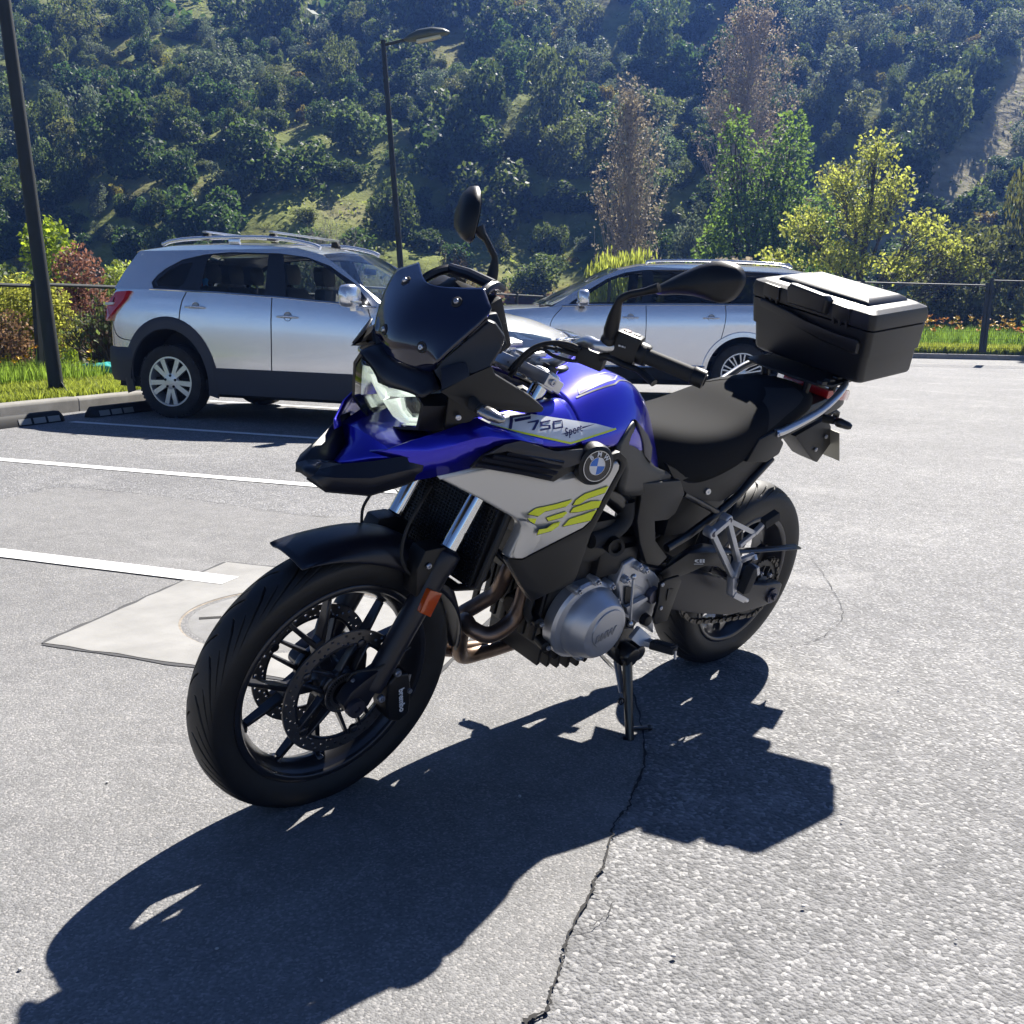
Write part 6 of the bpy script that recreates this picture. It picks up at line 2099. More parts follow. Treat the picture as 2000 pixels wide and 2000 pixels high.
def car(name, label, origin, ang, S):
    root = empty(name, origin, (0, 0, R(ang)))
    tag(root, label, 'car', 'cars parked in the lot')
    wb, rad = S['wb'], S['rad']
    ar = S['arch']
    def zb(x):
        z = lerp_tab(S['bottom'], x)
        for xc in (0, wb):
            d = ar*ar-(x-xc)**2
            if d > 0:
                z = max(z, rad+.01+math.sqrt(d)*S.get('archk', 1.0))
        return z
    def hw(x): return lerp_tab(S['hw'], x)
    def zt(x): return lerp_tab(S['belt'], x)
    SEC = S['sec']
    def yside(x, z):
        b, t = .28, zt(x)
        u = (z-b)/(t-b)
        return hw(x)*lerp_tab(SEC, u)
    # x stations, denser over the arches
    xs = set()
    x0, x1 = S['x0'], S['x1']
    n = 46
    for i in range(n+1): xs.add(round(x0+(x1-x0)*i/n, 4))
    for xc in (0, wb):
        for k in range(25):
            xs.add(round(xc-ar*math.cos(math.pi*k/24), 4))
        xs.add(round(xc-ar-.0015, 4)); xs.add(round(xc+ar+.0015, 4))
    xs = sorted(x for x in xs if x0 <= x <= x1)
    NR = 12
    paint = S['paint']
    grid_l = []
    for x in xs:
        b, t = zb(x), zt(x)
        grid_l.append([(x, yside(x, b+(t-b)*j/NR), b+(t-b)*j/NR) for j in range(NR+1)])
    m = MB().grid(grid_l)
    m.mirror_y()
    # bonnet
    rows = []
    for i in range(15):
        x = S['bon0']+(x1-S['bon0'])*i/14
        t = zt(x)
        rows.append([(x, yside(x, t)*f, t+lerp_tab(S['bonb'], x)*(1-f*f)**.8) for f in (-1, -.97, -.9, -.7, -.4, 0, .4, .7, .9, .97, 1)])
    m.grid(rows)
    # nose and tail caps
    for x in (x0, x1):
        b, t = zb(x), zt(x)
        dx = S['capr'] if x == x0 else S['capf']
        rows = []
        for j in range(NR+1):
            z = b+(t-b)*j/NR
            y = yside(x, z)
            rows.append([(x+dx*(1-f*f)*(1 if x == x1 else -1), y*f, z+(lerp_tab(S['bonb'], x1)*(1-f*f)**.8 if (x == x1 and j == NR) else 0)) for f in (-1, -.9, -.7, -.35, 0, .35, .7, .9, 1)])
        m.grid(rows)
    m.build('body', paint, root, smooth=40, weld=True)
    # inner arches and floor
    m = MB()
    for xc in (0, wb):
        rows = []
        for k in range(17):
            a = math.pi*k/16
            rows.append([(xc-(ar+.002)*math.cos(a), s*hw(xc)*.985, rad+.01+(ar+.002)*math.sin(a)*S.get('archk', 1.0)) for s in (-1, -.55)])
        m.grid(rows)
        m.grid([[(p[0], -p[1], p[2]) for p in r] for r in rows])
        for s in (-1, 1):
            m.box((xc, s*hw(xc)*.55, .55), (.9, .02, .6))
    m.box(((x0+x1)/2, 0, .34), (x1-x0-.35, hw(1.0)*1.80, .10))
    m.box((1.3, 0, .24), (2.2, .9, .10))
    m.box((0, 0, .30), (.12, 1.3, .12))
    m.box((wb, 0, .30), (.12, 1.3, .12))
    m.build('underbody', M_cdark, root)
    # greenhouse: outer shell with one opening for all side glass
    tum = S['tum']
    def ygh(x, z):
        t0 = zt(x)
        return yside(x, t0)-(z-t0)*tum
    def map_side(loop, s, inset=0.0):
        return [Vector((x, s*(ygh(x, z)-inset), z)) for x, z in loop]
    shell, dlo, wins = S['shell'], S['dlo'], S['wins']
    def holed(outer, holes, s, inset, name_, mt, th=.0):
        loops2 = [[Vector((x, z, 0)) for x, z in l] for l in [outer]+holes]
        tri = tessellate_polygon(loops2)
        flat = [q for l in [outer]+holes for q in l]
        pts = [Vector((x, s*(ygh(x, z)-inset), z)) for x, z in flat]
        mb = MB().add(pts, tri)
        return mb
    msh, mtr = MB(), MB()
    for s in (1, -1):
        a = holed(shell, [dlo], s, 0.0, '', None)
        msh.add(a.v, a.f)
        b_ = holed(dlo, wins, s, .004, '', None)
        mtr.add(b_.v, b_.f)
    # roof
    rows = []
    for (x, z) in S['roofline']:
        y = ygh(x, z)
        rows.append([(x, y*f, z+S['roofb']*(1-abs(f)**2.4)) for f in (-1, -.985, -.94, -.8, -.5, 0, .5, .8, .94, .985, 1)])
    msh.grid(rows)
    msh.build('roof', paint, root, smooth=40, weld=True)
    mtr.build('window_trim', M_cblk, root, smooth=40)
    for i, w in enumerate(wins):
        for s in (1, -1):
            loops2 = [[Vector((x, z, 0)) for x, z in w]]
            tri = tessellate_polygon(loops2)
            pts = [Vector((x, s*(ygh(x, z)-.010), z)) for x, z in w]
            MB().add(pts, tri).build('side_window', S['winmat'][i], root, smooth=40)
    # windscreen
    (xt, ztp), (xb_, zbm) = S['ws']
    rows = []
    yt, yb = ygh(xt, ztp)-.02, yside(xb_, zt(xb_))-.05
    for k in range(7):
        t = k/6
        x, z, y = xt+(xb_-xt)*t, ztp+(zbm-ztp)*t, yt+(yb-yt)*t
        rows.append([(x+.16*(1-f*f)*t+.05*(1-f*f), y*f, z+S['roofb']*(1-f*f)*(1-t)+.02*(1-f*f)) for f in (-1, -.8, -.5, -.2, 0, .2, .5, .8, 1)])
    MB().grid(rows).build('windscreen', M_cglass, root, smooth=60)
    m = MB()
    for s in (1, -1):
        e = [Vector(r[-1 if s > 0 else 0]) for r in rows]
        o_ = [Vector((p.x-.02, s*(ygh(p.x, max(p.z, zt(p.x)))), p.z)) for p in e]
        m.grid([e, o_])
    m.build('windscreen_pillar', paint, root, smooth=60)
    # cowl
    m = MB().box((xb_+.02, 0, zbm-.03), (.22, yb*1.9, .05))
    m.build('cowl', M_cdark, root)
    # rear screen
    (rxt, rzt), (rxb, rzb) = S['rs']
    yt, yb = ygh(rxt, rzt)*.93, yside(rxb, zt(rxb))*.90
    MB().grid([[(rxt-.03*(1-f*f), yt*f, rzt) for f in (-1, -.5, 0, .5, 1)], [(rxb-.10*(1-f*f), yb*f, rzb) for f in (-1, -.5, 0, .5, 1)]]).build('rear_window', S['winmat'][0], root, smooth=60)
    m = MB()
    for s in (1, -1):
        m.add([(rxt, s*yt, rzt), (rxb, s*yb, rzb), (rxb+.06, s*yside(rxb, zt(rxb)), rzb), (rxt+.06, s*ygh(rxt+.06, rzt), rzt)], [(0, 1, 2, 3)])
    m.grid([[(rxb-.10*(1-f*f), yb*f, rzb) for f in (-1, -.5, 0, .5, 1)], [(x0-S['capr']*(1-f*f), yside(x0, zt(x0))*f, zt(x0)) for f in (-1, -.5, 0, .5, 1)]])
    m.build('tailgate', paint, root, smooth=60)
    # wheels
    for xc in (0, wb):
        for s in (1, -1):
            car_wheel('wheel', root, (xc, s*(hw(xc)-.115), rad), s, rad, S['rim_r'], .215, S['style'], S['alloy'])
    # belt moulding
    for s in (1, -1):
        pts = [(x, s*(yside(x, zt(x))+.004), zt(x)+.004) for x in [S['bm0']+(S['bm1']-S['bm0'])*k/20 for k in range(21)]]
        MB().tube(pts, .008, 6).build('belt_moulding', M_cchr, root)
    # door gaps
    for s in (1, -1):
        for gp in S['gaps']:
            pts = [(x, s*(yside(x, z)+.004 if z <= zt(x) else ygh(x, z)+.004), z) for x, z in gp]
            pts = [Vector((p.x, s*((yside(p.x, p.z) if p.z <= zt(p.x) else ygh(p.x, p.z))+.0035), p.z)) for p in catmull(pts, 6)]
            rws = []
            for i, p in enumerate(pts):
                d = (pts[min(i+1, len(pts)-1)]-pts[max(i-1, 0)]).normalized()
                nn = d.cross(Vector((0, 1, 0))).normalized()
                rws.append([p-nn*.004, p+nn*.004])
            MB().grid(rws).build('panel_gap', M_cseam, root)
        for (hx, hz) in S['handles']:
            yh = yside(hx, hz)
            h = empty('door_handle', (0, 0, 0), parent=root)
            m = MB().tube([(hx-.10, s*(yh+.012), hz), (hx-.09, s*(yh+.028), hz+.002), (hx, s*(yh+.032), hz+.004), (hx+.09, s*(yh+.028), hz+.002), (hx+.10, s*(yh+.012), hz)], [.010, .015, .016, .015, .010], 10, flat=.7)
            m.build('grip_bar', S['handlemat'], h, smooth=60)
            m = MB().lathe([(.044, -.002), (.042, .001), (.026, -.004), (0, -.008)], (hx-.0, s*(yh+.002), hz+.004), (0, s, 0), 20)
            m.build('recess', mat('handle recess', (.34, .36, .40), .35, .6), h, smooth=60)
    # door mirrors
    for s in (1, -1):
        mx, mz = S['mirror']
        y = yside(mx, zt(mx))
        mr = empty('door_mirror', parent=root)
        rings = []
        for yy, ssx, ssz in ((0, .35, .45), (.03, .85, .8), (.10, 1, 1), (.17, .9, .92), (.205, .55, .55)):
            rings.append([(mx+.075*ssx*math.copysign(abs(math.cos(q))**.6, math.cos(q))-.12*yy, s*(y+.05+yy*1.1), mz+.105*ssz*math.copysign(abs(math.sin(q))**.6, math.sin(q))+.01) for q in [2*math.pi*k/16 for k in range(16)]])
        MB().loft(rings).build('mirror_shell', paint, mr, smooth=60)
        MB().bar((mx, s*(y-.02), mz-.09), (mx+.0, s*(y+.13), mz-.10), .07, .06, w2=.06, h2=.05).build('mirror_foot', S['footmat'], mr, bevel=.01)
        m = MB().box((mx+.062, s*(y+.17), mz-.045), (.02, .16, .024))
        m.build('mirror_lamp', mat('clear repeater', (.6, .6, .58), .15, .4, coat=1), mr, bevel=.005)
    # interior
    m = MB()
    m.box((1.0, 0, .55), (2.9, 1.45, .06))
    m.box((2.15, 0, .92), (.42, 1.42, .26))
    m.build('dashboard', M_cseat, root, bevel=.03)
    for (sx, sy) in S['seats']:
        st = empty('car_seat', (sx, sy, 0), parent=root)
        MB().box((.22, 0, .70), (.50, .50, .16)).build('cushion', M_cseat, st, bevel=.04)
        m = MB().loft([[(-.05+dx, -w, z), (.08+dx, -w, z), (.08+dx, w, z), (-.05+dx, w, z)] for dx, w, z in ((.02, .22, .70), (-.02, .25, .95), (-.08, .23, 1.20), (-.11, .16, 1.28))])
        m.build('backrest', M_cseat, st, bevel=.03)
        m = MB().loft([[(-.05+dx, -w, z), (.055+dx, -w, z), (.055+dx, w, z), (-.05+dx, w, z)] for dx, w, z in ((-.12, .10, 1.31), (-.12, .135, 1.36), (-.13, .135, 1.45), (-.14, .10, 1.50))])
        m.cyl((-.12, -.06, 1.25), (-.12, -.06, 1.36), .008, 8)
        m.cyl((-.12, .06, 1.25), (-.12, .06, 1.36), .008, 8)
        m.build('headrest', M_cseat, st, bevel=.025)
    sw = Vector((1.82, S['drv'], 1.0))
    m = MB()
    m.tube([sw+Vector((.07*math.sin(q)*1.0, .18*math.cos(q), .17*math.sin(q))) for q in [2*math.pi*k/24 for k in range(25)]], .014, 8, caps=False)
    m.bar(sw+Vector((0, -.17, 0)), sw+Vector((0, .17, 0)), .03, .06)
    m.build('steering_wheel', M_cseat, root)
    return root, dict(yside=yside, zt=zt, ygh=ygh, hw=hw, zb=zb)

def xz(pts):
    return [(p[0], p[2]) for p in pts]
# ---------------------------------------------------------------- silver car
S1 = dict(wb=2.707, rad=.358, rim_r=.238, arch=.445, style='double5', alloy=M_calloy, paint=M_csil, x0=-.80, x1=3.70,
          bottom=[(-.80, .42), (-.6, .36), (-.45, .30), (.5, .265), (2.2, .265), (3.15, .26), (3.70, .34)],
          hw=[(-.80, .70), (-.74, .79), (-.6, .86), (-.3, .895), (.3, .91), (2.0, .91), (2.9, .90), (3.3, .84), (3.55, .72), (3.70, .54)],
          belt=[(-.80, 1.02), (-.66, 1.235), (-.16, 1.232), (.5, 1.215), (1.15, 1.185), (1.7, 1.15), (2.2, 1.11), (2.7, 1.07), (3.2, 1.0), (3.55, .90), (3.70, .80)],
          sec=[(0, .955), (.12, .975), (.35, .995), (.62, 1.0), (.78, .996), (.90, .982), (1.0, .962)],
          bon0=2.30, bonb=[(2.3, .05), (3.0, .07), (3.5, .04), (3.7, .03)], capr=.10, capf=.14, tum=.40, roofb=.045, archk=1.12,
          shell=[(-.66, 1.235), (-.16, 1.232), (.5, 1.215), (1.15, 1.185), (1.7, 1.15), (2.28, 1.10)]+[(2.10, 1.245), (1.80, 1.455), (1.58, 1.575), (1.30, 1.635), (.9, 1.66), (.4, 1.665), (-.05, 1.648), (-.42, 1.60), (-.45, 1.565), (-.56, 1.40)],
          dlo=xz([(-0.1993, -0.8600, 1.3005), (-0.1583, -0.8800, 1.2343), (0.2364, -0.8800, 1.2271), (1.0990, -0.8850, 1.1931), (1.6728, -0.8850, 1.1625), (2.1542, -0.8850, 1.1232), (1.9631, -0.8300, 1.3166), (1.6672, -0.7600, 1.4798), (1.4236, -0.7300, 1.5553), (1.1279, -0.7200, 1.5872), (0.6114, -0.7200, 1.5941), (0.3356, -0.7350, 1.5710), (0.1030, -0.7600, 1.5197), (-0.0600, -0.8000, 1.4384), (-0.1463, -0.8300, 1.3719)]),
          wins=[xz([(-0.1478, -0.8550, 1.3083), (-0.1117, -0.8700, 1.2632), (0.1278, -0.8700, 1.2601), (0.1706, -0.8550, 1.3009), (0.2254, -0.7650, 1.4929), (0.1082, -0.7700, 1.4778), (-0.0332, -0.8100, 1.4087)]),
                xz([(0.3645, -0.8750, 1.2397), (1.0572, -0.8800, 1.2041), (1.0206, -0.7250, 1.5728), (0.6142, -0.7250, 1.5802), (0.4241, -0.7300, 1.5650), (0.3745, -0.7600, 1.5048)]),
                xz([(1.2859, -0.8800, 1.1916), (1.8106, -0.8800, 1.1554), (2.0420, -0.8800, 1.1404), (1.8926, -0.8300, 1.3024), (1.6746, -0.7750, 1.4396), (1.4357, -0.7350, 1.5385), (1.1793, -0.7250, 1.5739)])],
          winmat=[M_cglass, thin_glass('light tint car glass', (.60, .64, .64)), M_cglass],
          roofline=[(-.46, 1.585), (-.42, 1.605), (-.05, 1.65), (.4, 1.667), (.9, 1.662), (1.30, 1.637), (1.58, 1.577)],
          ws=((1.57, 1.578), (2.30, 1.115)), rs=((-.44, 1.575), (-.72, 1.15)), bm0=-.2, bm1=2.2,
          gaps=[xz([(0.2188, -0.8850, 1.2147), (0.1736, -0.9000, 1.1186), (0.1465, -0.9100, 0.9617), (0.1541, -0.9100, 0.8572), (0.2978, -0.9100, 0.7392), (0.4565, -0.9100, 0.6047), (0.5036, -0.9100, 0.5014)]),
                xz([(1.1415, -0.8850, 1.1804), (1.1437, -0.9100, 0.9868), (1.1428, -0.9120, 0.7494), (1.1359, -0.9100, 0.5265), (1.1220, -0.9000, 0.3700)]),
                [(2.12, 1.10), (2.16, .95), (2.15, .6), (2.12, .35)],
                xz([(-0.7013, -0.8400, 0.9221), (-0.5912, -0.8800, 0.7729), (-0.3832, -0.9000, 0.7349)])],
          handles=[(xz([(0.3299, -0.9000, 1.0752)])[0]), (xz([(1.3156, -0.9050, 1.0079)])[0])], handlemat=M_csil, footmat=M_csil, mirror=(2.03, 1.20),
          seats=[(1.15, -.36), (1.15, .36), (.28, -.40), (.28, .40), (.28, 0)], drv=.36)
SO1 = (-2.5293, -8.0749, 0.0000)
suv1, F1 = car('parked_car', 'silver car with roof rack and dark cladding parked with its tail to the kerb', SO1, 118.6, S1)
ys1, zt1, yg1 = F1['yside'], F1['zt'], F1['ygh']
# dark cladding: sills, wheel arch flares, bumper skirts
for s in (1, -1):
    m = MB()
    rows = []
    for k in range(26):
        x = .478+(2.707-.478-.478)*k/25
        rows.append([(x, s*(ys1(x, z)+.012), z) for z in (.262, .30, .40, .505)]+[(x, s*(ys1(x, .51)), .512)])
    m.grid(rows)
    m.build('sill_cladding', M_clad, suv1, smooth=50)
    for xc in (0, 2.707):
        rows = []
        for k in range(29):
            a = R(-14)+R(208)*k/28
            row = []
            for rr_, oo in ((.440, .0), (.446, .016), (.50, .014), (.545, .008), (.552, -.004)):
                x = xc-rr_*math.cos(a); z = .368+rr_*math.sin(a)*1.12
                row.append((x, s*(ys1(x, max(.28, min(z, zt1(x)-.02)))+oo), z))
            rows.append(row)
        MB().grid(rows).build('arch_flare', M_clad, suv1, smooth=50)
m = MB()
rows = []
def rear_corner(z, off):
    out = []
    for s, ks in ((-1, range(0, 9)), (1, range(8, -1, -1))):
        for k in ks:
            x = -.42-(.38)*k/8
            out.append((x-off*.4*(k/8), s*(ys1(max(x, -.80), z)+off), z))
    return out
m.grid([rear_corner(z, o_) for z, o_ in ((.34, .0), (.40, .018), (.55, .022), (.66, .014), (.675, .0))])
m.build('rear_bumper_skirt', M_clad, suv1, smooth=50)
# roof rails with crossbars
for s in (1, -1):
    rail = [(-.18, s*.66, 1.665), (-.05, s*.665, 1.70), (.25, s*.66, 1.725), (.8, s*.655, 1.735), (1.15, s*.65, 1.72), (1.42, s*.64, 1.675), (1.52, s*.635, 1.64)]
    MB().tube(rail, .022, 10, smooth=4, flat=.9).build('roof_rail', M_csil, suv1, smooth=70)
    MB().box((.62, s*.655, 1.70), (.12, .03, .06)).build('rail_foot', M_csil, suv1, bevel=.01)
for xb in (.30, 1.02):
    cb = empty('roof_bar', (xb, 0, 1.765), parent=suv1)
    MB().box((0, 0, .02), (.050, 1.34, .018)).build('bar', M_alu, cb, bevel=.008)
    for s in (1, -1):
        MB().loft([[(-.05, s*.64-.03, -.06), (.05, s*.64-.03, -.06), (.05, s*.64+.03, -.06), (-.05, s*.64+.03, -.06)], [(-.03, s*.62-.025, .005), (.03, s*.62-.025, .005), (.03, s*.62+.025, .005), (-.03, s*.62+.025, .005)]]).build('bar_foot', M_cdark, cb, bevel=.006)
# tail lamps
for s in (1, -1):
    tl = empty('tail_lamp', parent=suv1)
    pl = [Vector(p) for p in ((-0.7836, -0.8000, 0.9650), (-0.7102, -0.8250, 1.1104), (-0.5971, -0.8500, 1.2065), (-0.4355, -0.8850, 1.2173), (-0.4877, -0.8850, 1.1318), (-0.6553, -0.8650, 0.9861), (-0.7573, -0.8200, 0.9170))]
    if s > 0: pl = [Vector((p.x, -p.y, p.z)) for p in pl]
    MB().prism([p+Vector((0, s*.012, 0)) for p in pl], (.03, -s*.05, 0)).build('red_lens', M_red, tl, bevel=.008)
    q = [Vector(p) for p in ((-0.7290, -0.8350, 1.1009), (-0.6156, -0.8620, 1.1029), (-0.6213, -0.8620, 1.0815), (-0.7306, -0.8350, 1.0758))]
    if s > 0: q = [Vector((p.x, -p.y, p.z)) for p in q]
    MB().prism([p+Vector((-.004, s*.018, 0)) for p in q], (.01, -s*.02, 0)).build('clear_band', M_white, tl)
    MB().tube([(-.62, s*.86, 1.15), (-.64, s*.86, 1.10)], .004, 6).build('lamp_seam', M_cseam, tl)
# front: grille and lamps
m = MB().box((3.80, 0, .72), (.03, .84, .26))
m.build('grille_backing', M_cdark, suv1, bevel=.02)
m = MB()
for i in range(9):
    for k in range(15):
        y = -.40+k*.057+(.028 if i % 2 else 0)
        z = .61+i*.028
        xg = 3.835-.06*abs(y/.42)**2
        m.bar((xg, y, z), (xg, y+.030, z+.014), .012, .005)
        m.bar((xg, y+.030, z+.014), (xg, y+.057, z), .012, .005)
m.build('grille_mesh', M_cchr, suv1)['kind'] = 'stuff'
m = MB().tube([(3.80, -.45, .60), (3.79, -.46, .80), (3.76, -.43, .865), (3.80, 0, .875), (3.76, .43, .865), (3.79, .46, .80), (3.80, .45, .60), (3.85, 0, .585), (3.80, -.45, .60)], .014, 8)
m.build('grille_surround', M_cchr, suv1, smooth=60)
for s in (1, -1):
    hl = empty('headlamp', parent=suv1)
    pl = [(3.72, s*.50, .88), (3.60, s*.66, .915), (3.30, s*.84, .955), (3.22, s*.862, .93), (3.45, s*.80, .78), (3.66, s*.62, .74), (3.76, s*.50, .75)]
    MB().prism([Vector(p)+Vector((.012, s*.012, .002)) for p in pl], (-.06, -s*.05, 0)).build('lamp_lens', mat('clear headlamp', (.5, .52, .54), .08, .7, coat=1), hl, bevel=.008)
m = MB().loft([[(3.62, -.70, .30), (3.84, 0, .30), (3.62, .70, .30), (3.3, .6, .30), (3.3, -.6, .30)], [(3.70, -.68, .50), (3.88, 0, .52), (3.70, .68, .50), (3.3, .6, .5), (3.3, -.6, .5)]])
m.build('front_bumper_skirt', M_clad, suv1, bevel=.02)
# blue tag hanging in the rear side window
m = MB().prism([(0.3500, -0.8000, 1.3395), (0.3954, -0.8000, 1.3488), (0.4151, -0.8000, 1.3318), (0.4016, -0.8000, 1.3007), (0.4087, -0.8000, 1.2732), (0.3847, -0.8000, 1.2866), (0.3574, -0.8000, 1.2706), (0.3484, -0.8000, 1.2999)], (0, .004, 0))
m.build('window_sticker', mat('blue sticker', (.05, .30, .60), .5), suv1)
# inner mirror
MB().box((1.72, 0, 1.45), (.03, .22, .06)).build('inner_mirror', M_cseat, suv1, bevel=.01)

# ---------------------------------------------------------------- pale car behind
S2 = dict(wb=2.984, rad=.378, rim_r=.262, arch=.455, style='multi', alloy=mat('bicolour alloy', (.55, .56, .58), .25, .8), paint=M_cwht, x0=-1.02, x1=3.86,
          bottom=[(-1.02, .42), (-.8, .34), (-.5, .30), (.5, .29), (2.4, .29), (3.4, .28), (3.86, .36)],
          hw=[(-1.02, .74), (-.96, .84), (-.8, .90), (-.4, .935), (.3, .955), (2.3, .955), (3.1, .94), (3.5, .86), (3.72, .74), (3.86, .58)],
          belt=[(-1.02, 1.10), (-.9, 1.245), (-.1, 1.235), (.6, 1.22), (1.25, 1.205), (1.8, 1.19), (2.3, 1.17), (2.75, 1.13), (3.3, 1.08), (3.65, 1.0), (3.86, .88)],
          sec=[(0, .95), (.12, .968), (.30, .985), (.55, .995), (.76, 1.0), (.90, .990), (1.0, .968)],
          bon0=2.40, bonb=[(2.4, .04), (3.2, .07), (3.6, .05), (3.86, .03)], capr=.08, capf=.10, tum=.36, roofb=.04, archk=1.0,
          shell=[(-.9, 1.245), (-.1, 1.235), (.6, 1.22), (1.25, 1.205), (1.8, 1.19), (2.42, 1.165), (2.15, 1.35), (1.85, 1.52), (1.60, 1.63), (1.35, 1.685), (.9, 1.715), (.2, 1.72), (-.5, 1.695), (-.80, 1.64), (-.84, 1.55), (-.86, 1.35)],
          dlo=[(-.72, 1.262), (-.1, 1.255), (.6, 1.238), (1.25, 1.222), (1.8, 1.208), (2.22, 1.195), (2.00, 1.36), (1.74, 1.52), (1.52, 1.60), (1.28, 1.640), (.8, 1.655), (.2, 1.655), (-.4, 1.635), (-.62, 1.58), (-.72, 1.42)],
          wins=[[(-.66, 1.285), (.14, 1.268), (.02, 1.625), (-.38, 1.61), (-.57, 1.56), (-.66, 1.42)],
                [(.24, 1.268), (1.18, 1.245), (1.16, 1.62), (.70, 1.635), (.10, 1.635)],
                [(1.30, 1.245), (2.05, 1.222), (1.94, 1.34), (1.70, 1.495), (1.50, 1.575), (1.30, 1.61)]],
          winmat=[M_ctint, M_ctint, M_cglass],
          roofline=[(-.84, 1.61), (-.80, 1.645), (-.5, 1.697), (.2, 1.722), (.9, 1.717), (1.35, 1.687), (1.60, 1.632)],
          ws=((1.60, 1.63), (2.45, 1.18)), rs=((-.83, 1.60), (-.97, 1.22)), bm0=-.75, bm1=2.3,
          gaps=[[(.26, 1.24), (.25, 1.05), (.30, .80), (.40, .66), (.48, .58)], [(1.25, 1.21), (1.24, .9), (1.25, .6), (1.24, .34)], [(2.30, 1.15), (2.42, 1.0), (2.45, .8), (2.44, .5), (2.42, .36)]],
          handles=[(.43, 1.065), (1.44, 1.05)], handlemat=M_cwht, footmat=M_cblk, mirror=(2.06, 1.265),
          seats=[(1.22, -.38), (1.22, .38), (.30, -.42), (.30, .42)], drv=.38)
suv2, F2 = car('parked_car', 'pale silver car with tinted rear windows parked behind the handlebar', (-9.0261, -6.2679, 0.0000), -43.6, S2)
ys2 = F2['yside']
for s in (1, -1):
    m = MB()
    rows = []
    for k in range(26):
        x = .47+(2.984-.94)*k/25
        rows.append([(x, s*(ys2(x, z)+.006), z) for z in (.285, .33, .43)])
    m.grid(rows)
    m.build('sill_trim', M_cdark, suv2, smooth=50)
    MB().tube([(x, s*(ys2(x, .44)+.010), .44+(.02 if x < .7 else 0)) for x in [.48+(2.03)*k/12 for k in range(13)]], .012, 8).build('sill_chrome', M_cchr, suv2)
    rows = []
    for k in range(29):
        a = R(-8)+R(196)*k/28
        rows.append([(0-rr_*math.cos(a), s*(ys2(-rr_*math.cos(a), max(.3, min(.388+rr_*math.sin(a), 1.1)))+oo), .388+rr_*math.sin(a)) for rr_, oo in ((.450, 0), (.456, .016), (.51, .014), (.52, 0))])
    MB().grid(rows).build('arch_lip', M_cwht, suv2, smooth=50)
    MB().tube([(1.25, s*.69, 1.72), (1.15, s*.70, 1.757), (.4, s*.71, 1.775), (-.4, s*.70, 1.755), (-.6, s*.69, 1.715)], .017, 8, smooth=4).build('roof_rail', M_cchr, suv2, smooth=60)
m = MB().loft([[(-.75, -.03, 1.73), (-.6, -.03, 1.73), (-.6, .03, 1.73), (-.75, .03, 1.73)], [(-.75, -.005, 1.80), (-.72, -.005, 1.80), (-.72, .005, 1.80), (-.75, .005, 1.80)]])
m.build('roof_antenna', M_cwht, suv2)
MB().box((1.80, 0, 1.50), (.03, .22, .06)).build('inner_mirror', M_cseat, suv2, bevel=.01)
m = MB().box((3.93, 0, .85), (.03, .9, .28)); m.build('front_grille', M_cblk, suv2, bevel=.02)

# ================================================================== HILLSIDE
rnd = random.Random(5)
def sstep(a, b, x):
    t = max(0.0, min(1.0, (x-a)/(b-a)))
    return t*t*(3-2*t)
def outward(p):
    o1 = (p.x-KB.x)*.44+(p.y-KB.y)*-.9
    o2 = (p.x-KC.x)*-.65+(p.y-KC.y)*-.76
    return max(o1, o2), o1, o2
def terrain(p):
    q = p-CAM
    d = q.x*FWD2.x+q.y*FWD2.y
    s = q.x*RGT2.x+q.y*RGT2.y
    ob, o1, o2 = outward(p)
    z = .10+.25*sstep(0, 5, o2)
    z -= 4.6*sstep(3.2, 16, ob)
    nz = mnoise.noise(Vector((s*.035, d*.02, 3.1)))
    h = max(0.0, d-(48+5*nz-.04*s))
    z += .60*h*(1-.12*mnoise.noise(Vector((s*.02, 9.3, d*.01))))
    z += sstep(48, 60, d)*(2.0*mnoise.noise(Vector((s*.07, d*.07, 0)))+.7*mnoise.noise(Vector((s*.25, d*.25, 4))))
    return z
TRACK = [(108, 51), (98, 46.5), (90, 42.5), (80, 37.5), (72, 31.5), (66, 25), (62, 22)]
def track_dist(d, s):
    best = 99
    for (d0, s0), (d1, s1) in zip(TRACK, TRACK[1:]):
        a, b_ = Vector((d0, s0)), Vector((d1, s1))
        q = Vector((d, s))
        t = max(0, min(1, (q-a).dot(b_-a)/(b_-a).length_squared))
        best = min(best, (q-a.lerp(b_, t)).length)
    return best
m = bpy.data.materials.new('hillside grass and soil')
m.use_nodes = True
nt = m.node_tree
b = nt.nodes['Principled BSDF']
b.inputs['Roughness'].default_value = .95
b.inputs['Specular IOR Level'].default_value = .1
tcn = nt.nodes.new('ShaderNodeTexCoord')
n1 = nt.nodes.new('ShaderNodeTexNoise'); n1.inputs['Scale'].default_value = .10; n1.inputs['Detail'].default_value = 8; n1.inputs['Roughness'].default_value = .65
n2 = nt.nodes.new('ShaderNodeTexNoise'); n2.inputs['Scale'].default_value = 1.3; n2.inputs['Detail'].default_value = 6
r1 = nt.nodes.new('ShaderNodeValToRGB')
r1.color_ramp.elements[0].position = .38; r1.color_ramp.elements[0].color = (.095, .125, .030, 1)
r1.color_ramp.elements[1].position = .66; r1.color_ramp.elements[1].color = (.200, .185, .085, 1)
e = r1.color_ramp.elements.new(.52); e.color = (.20, .225, .06, 1)
at = nt.nodes.new('ShaderNodeAttribute'); at.attribute_name = 'soil'
mx1 = nt.nodes.new('ShaderNodeMix'); mx1.data_type = 'RGBA'
mx1.inputs[7].default_value = (.13, .052, .028, 1)
nt.links.new(tcn.outputs['Object'], n1.inputs['Vector']); nt.links.new(tcn.outputs['Object'], n2.inputs['Vector'])
nt.links.new(n1.outputs['Fac'], r1.inputs['Fac'])
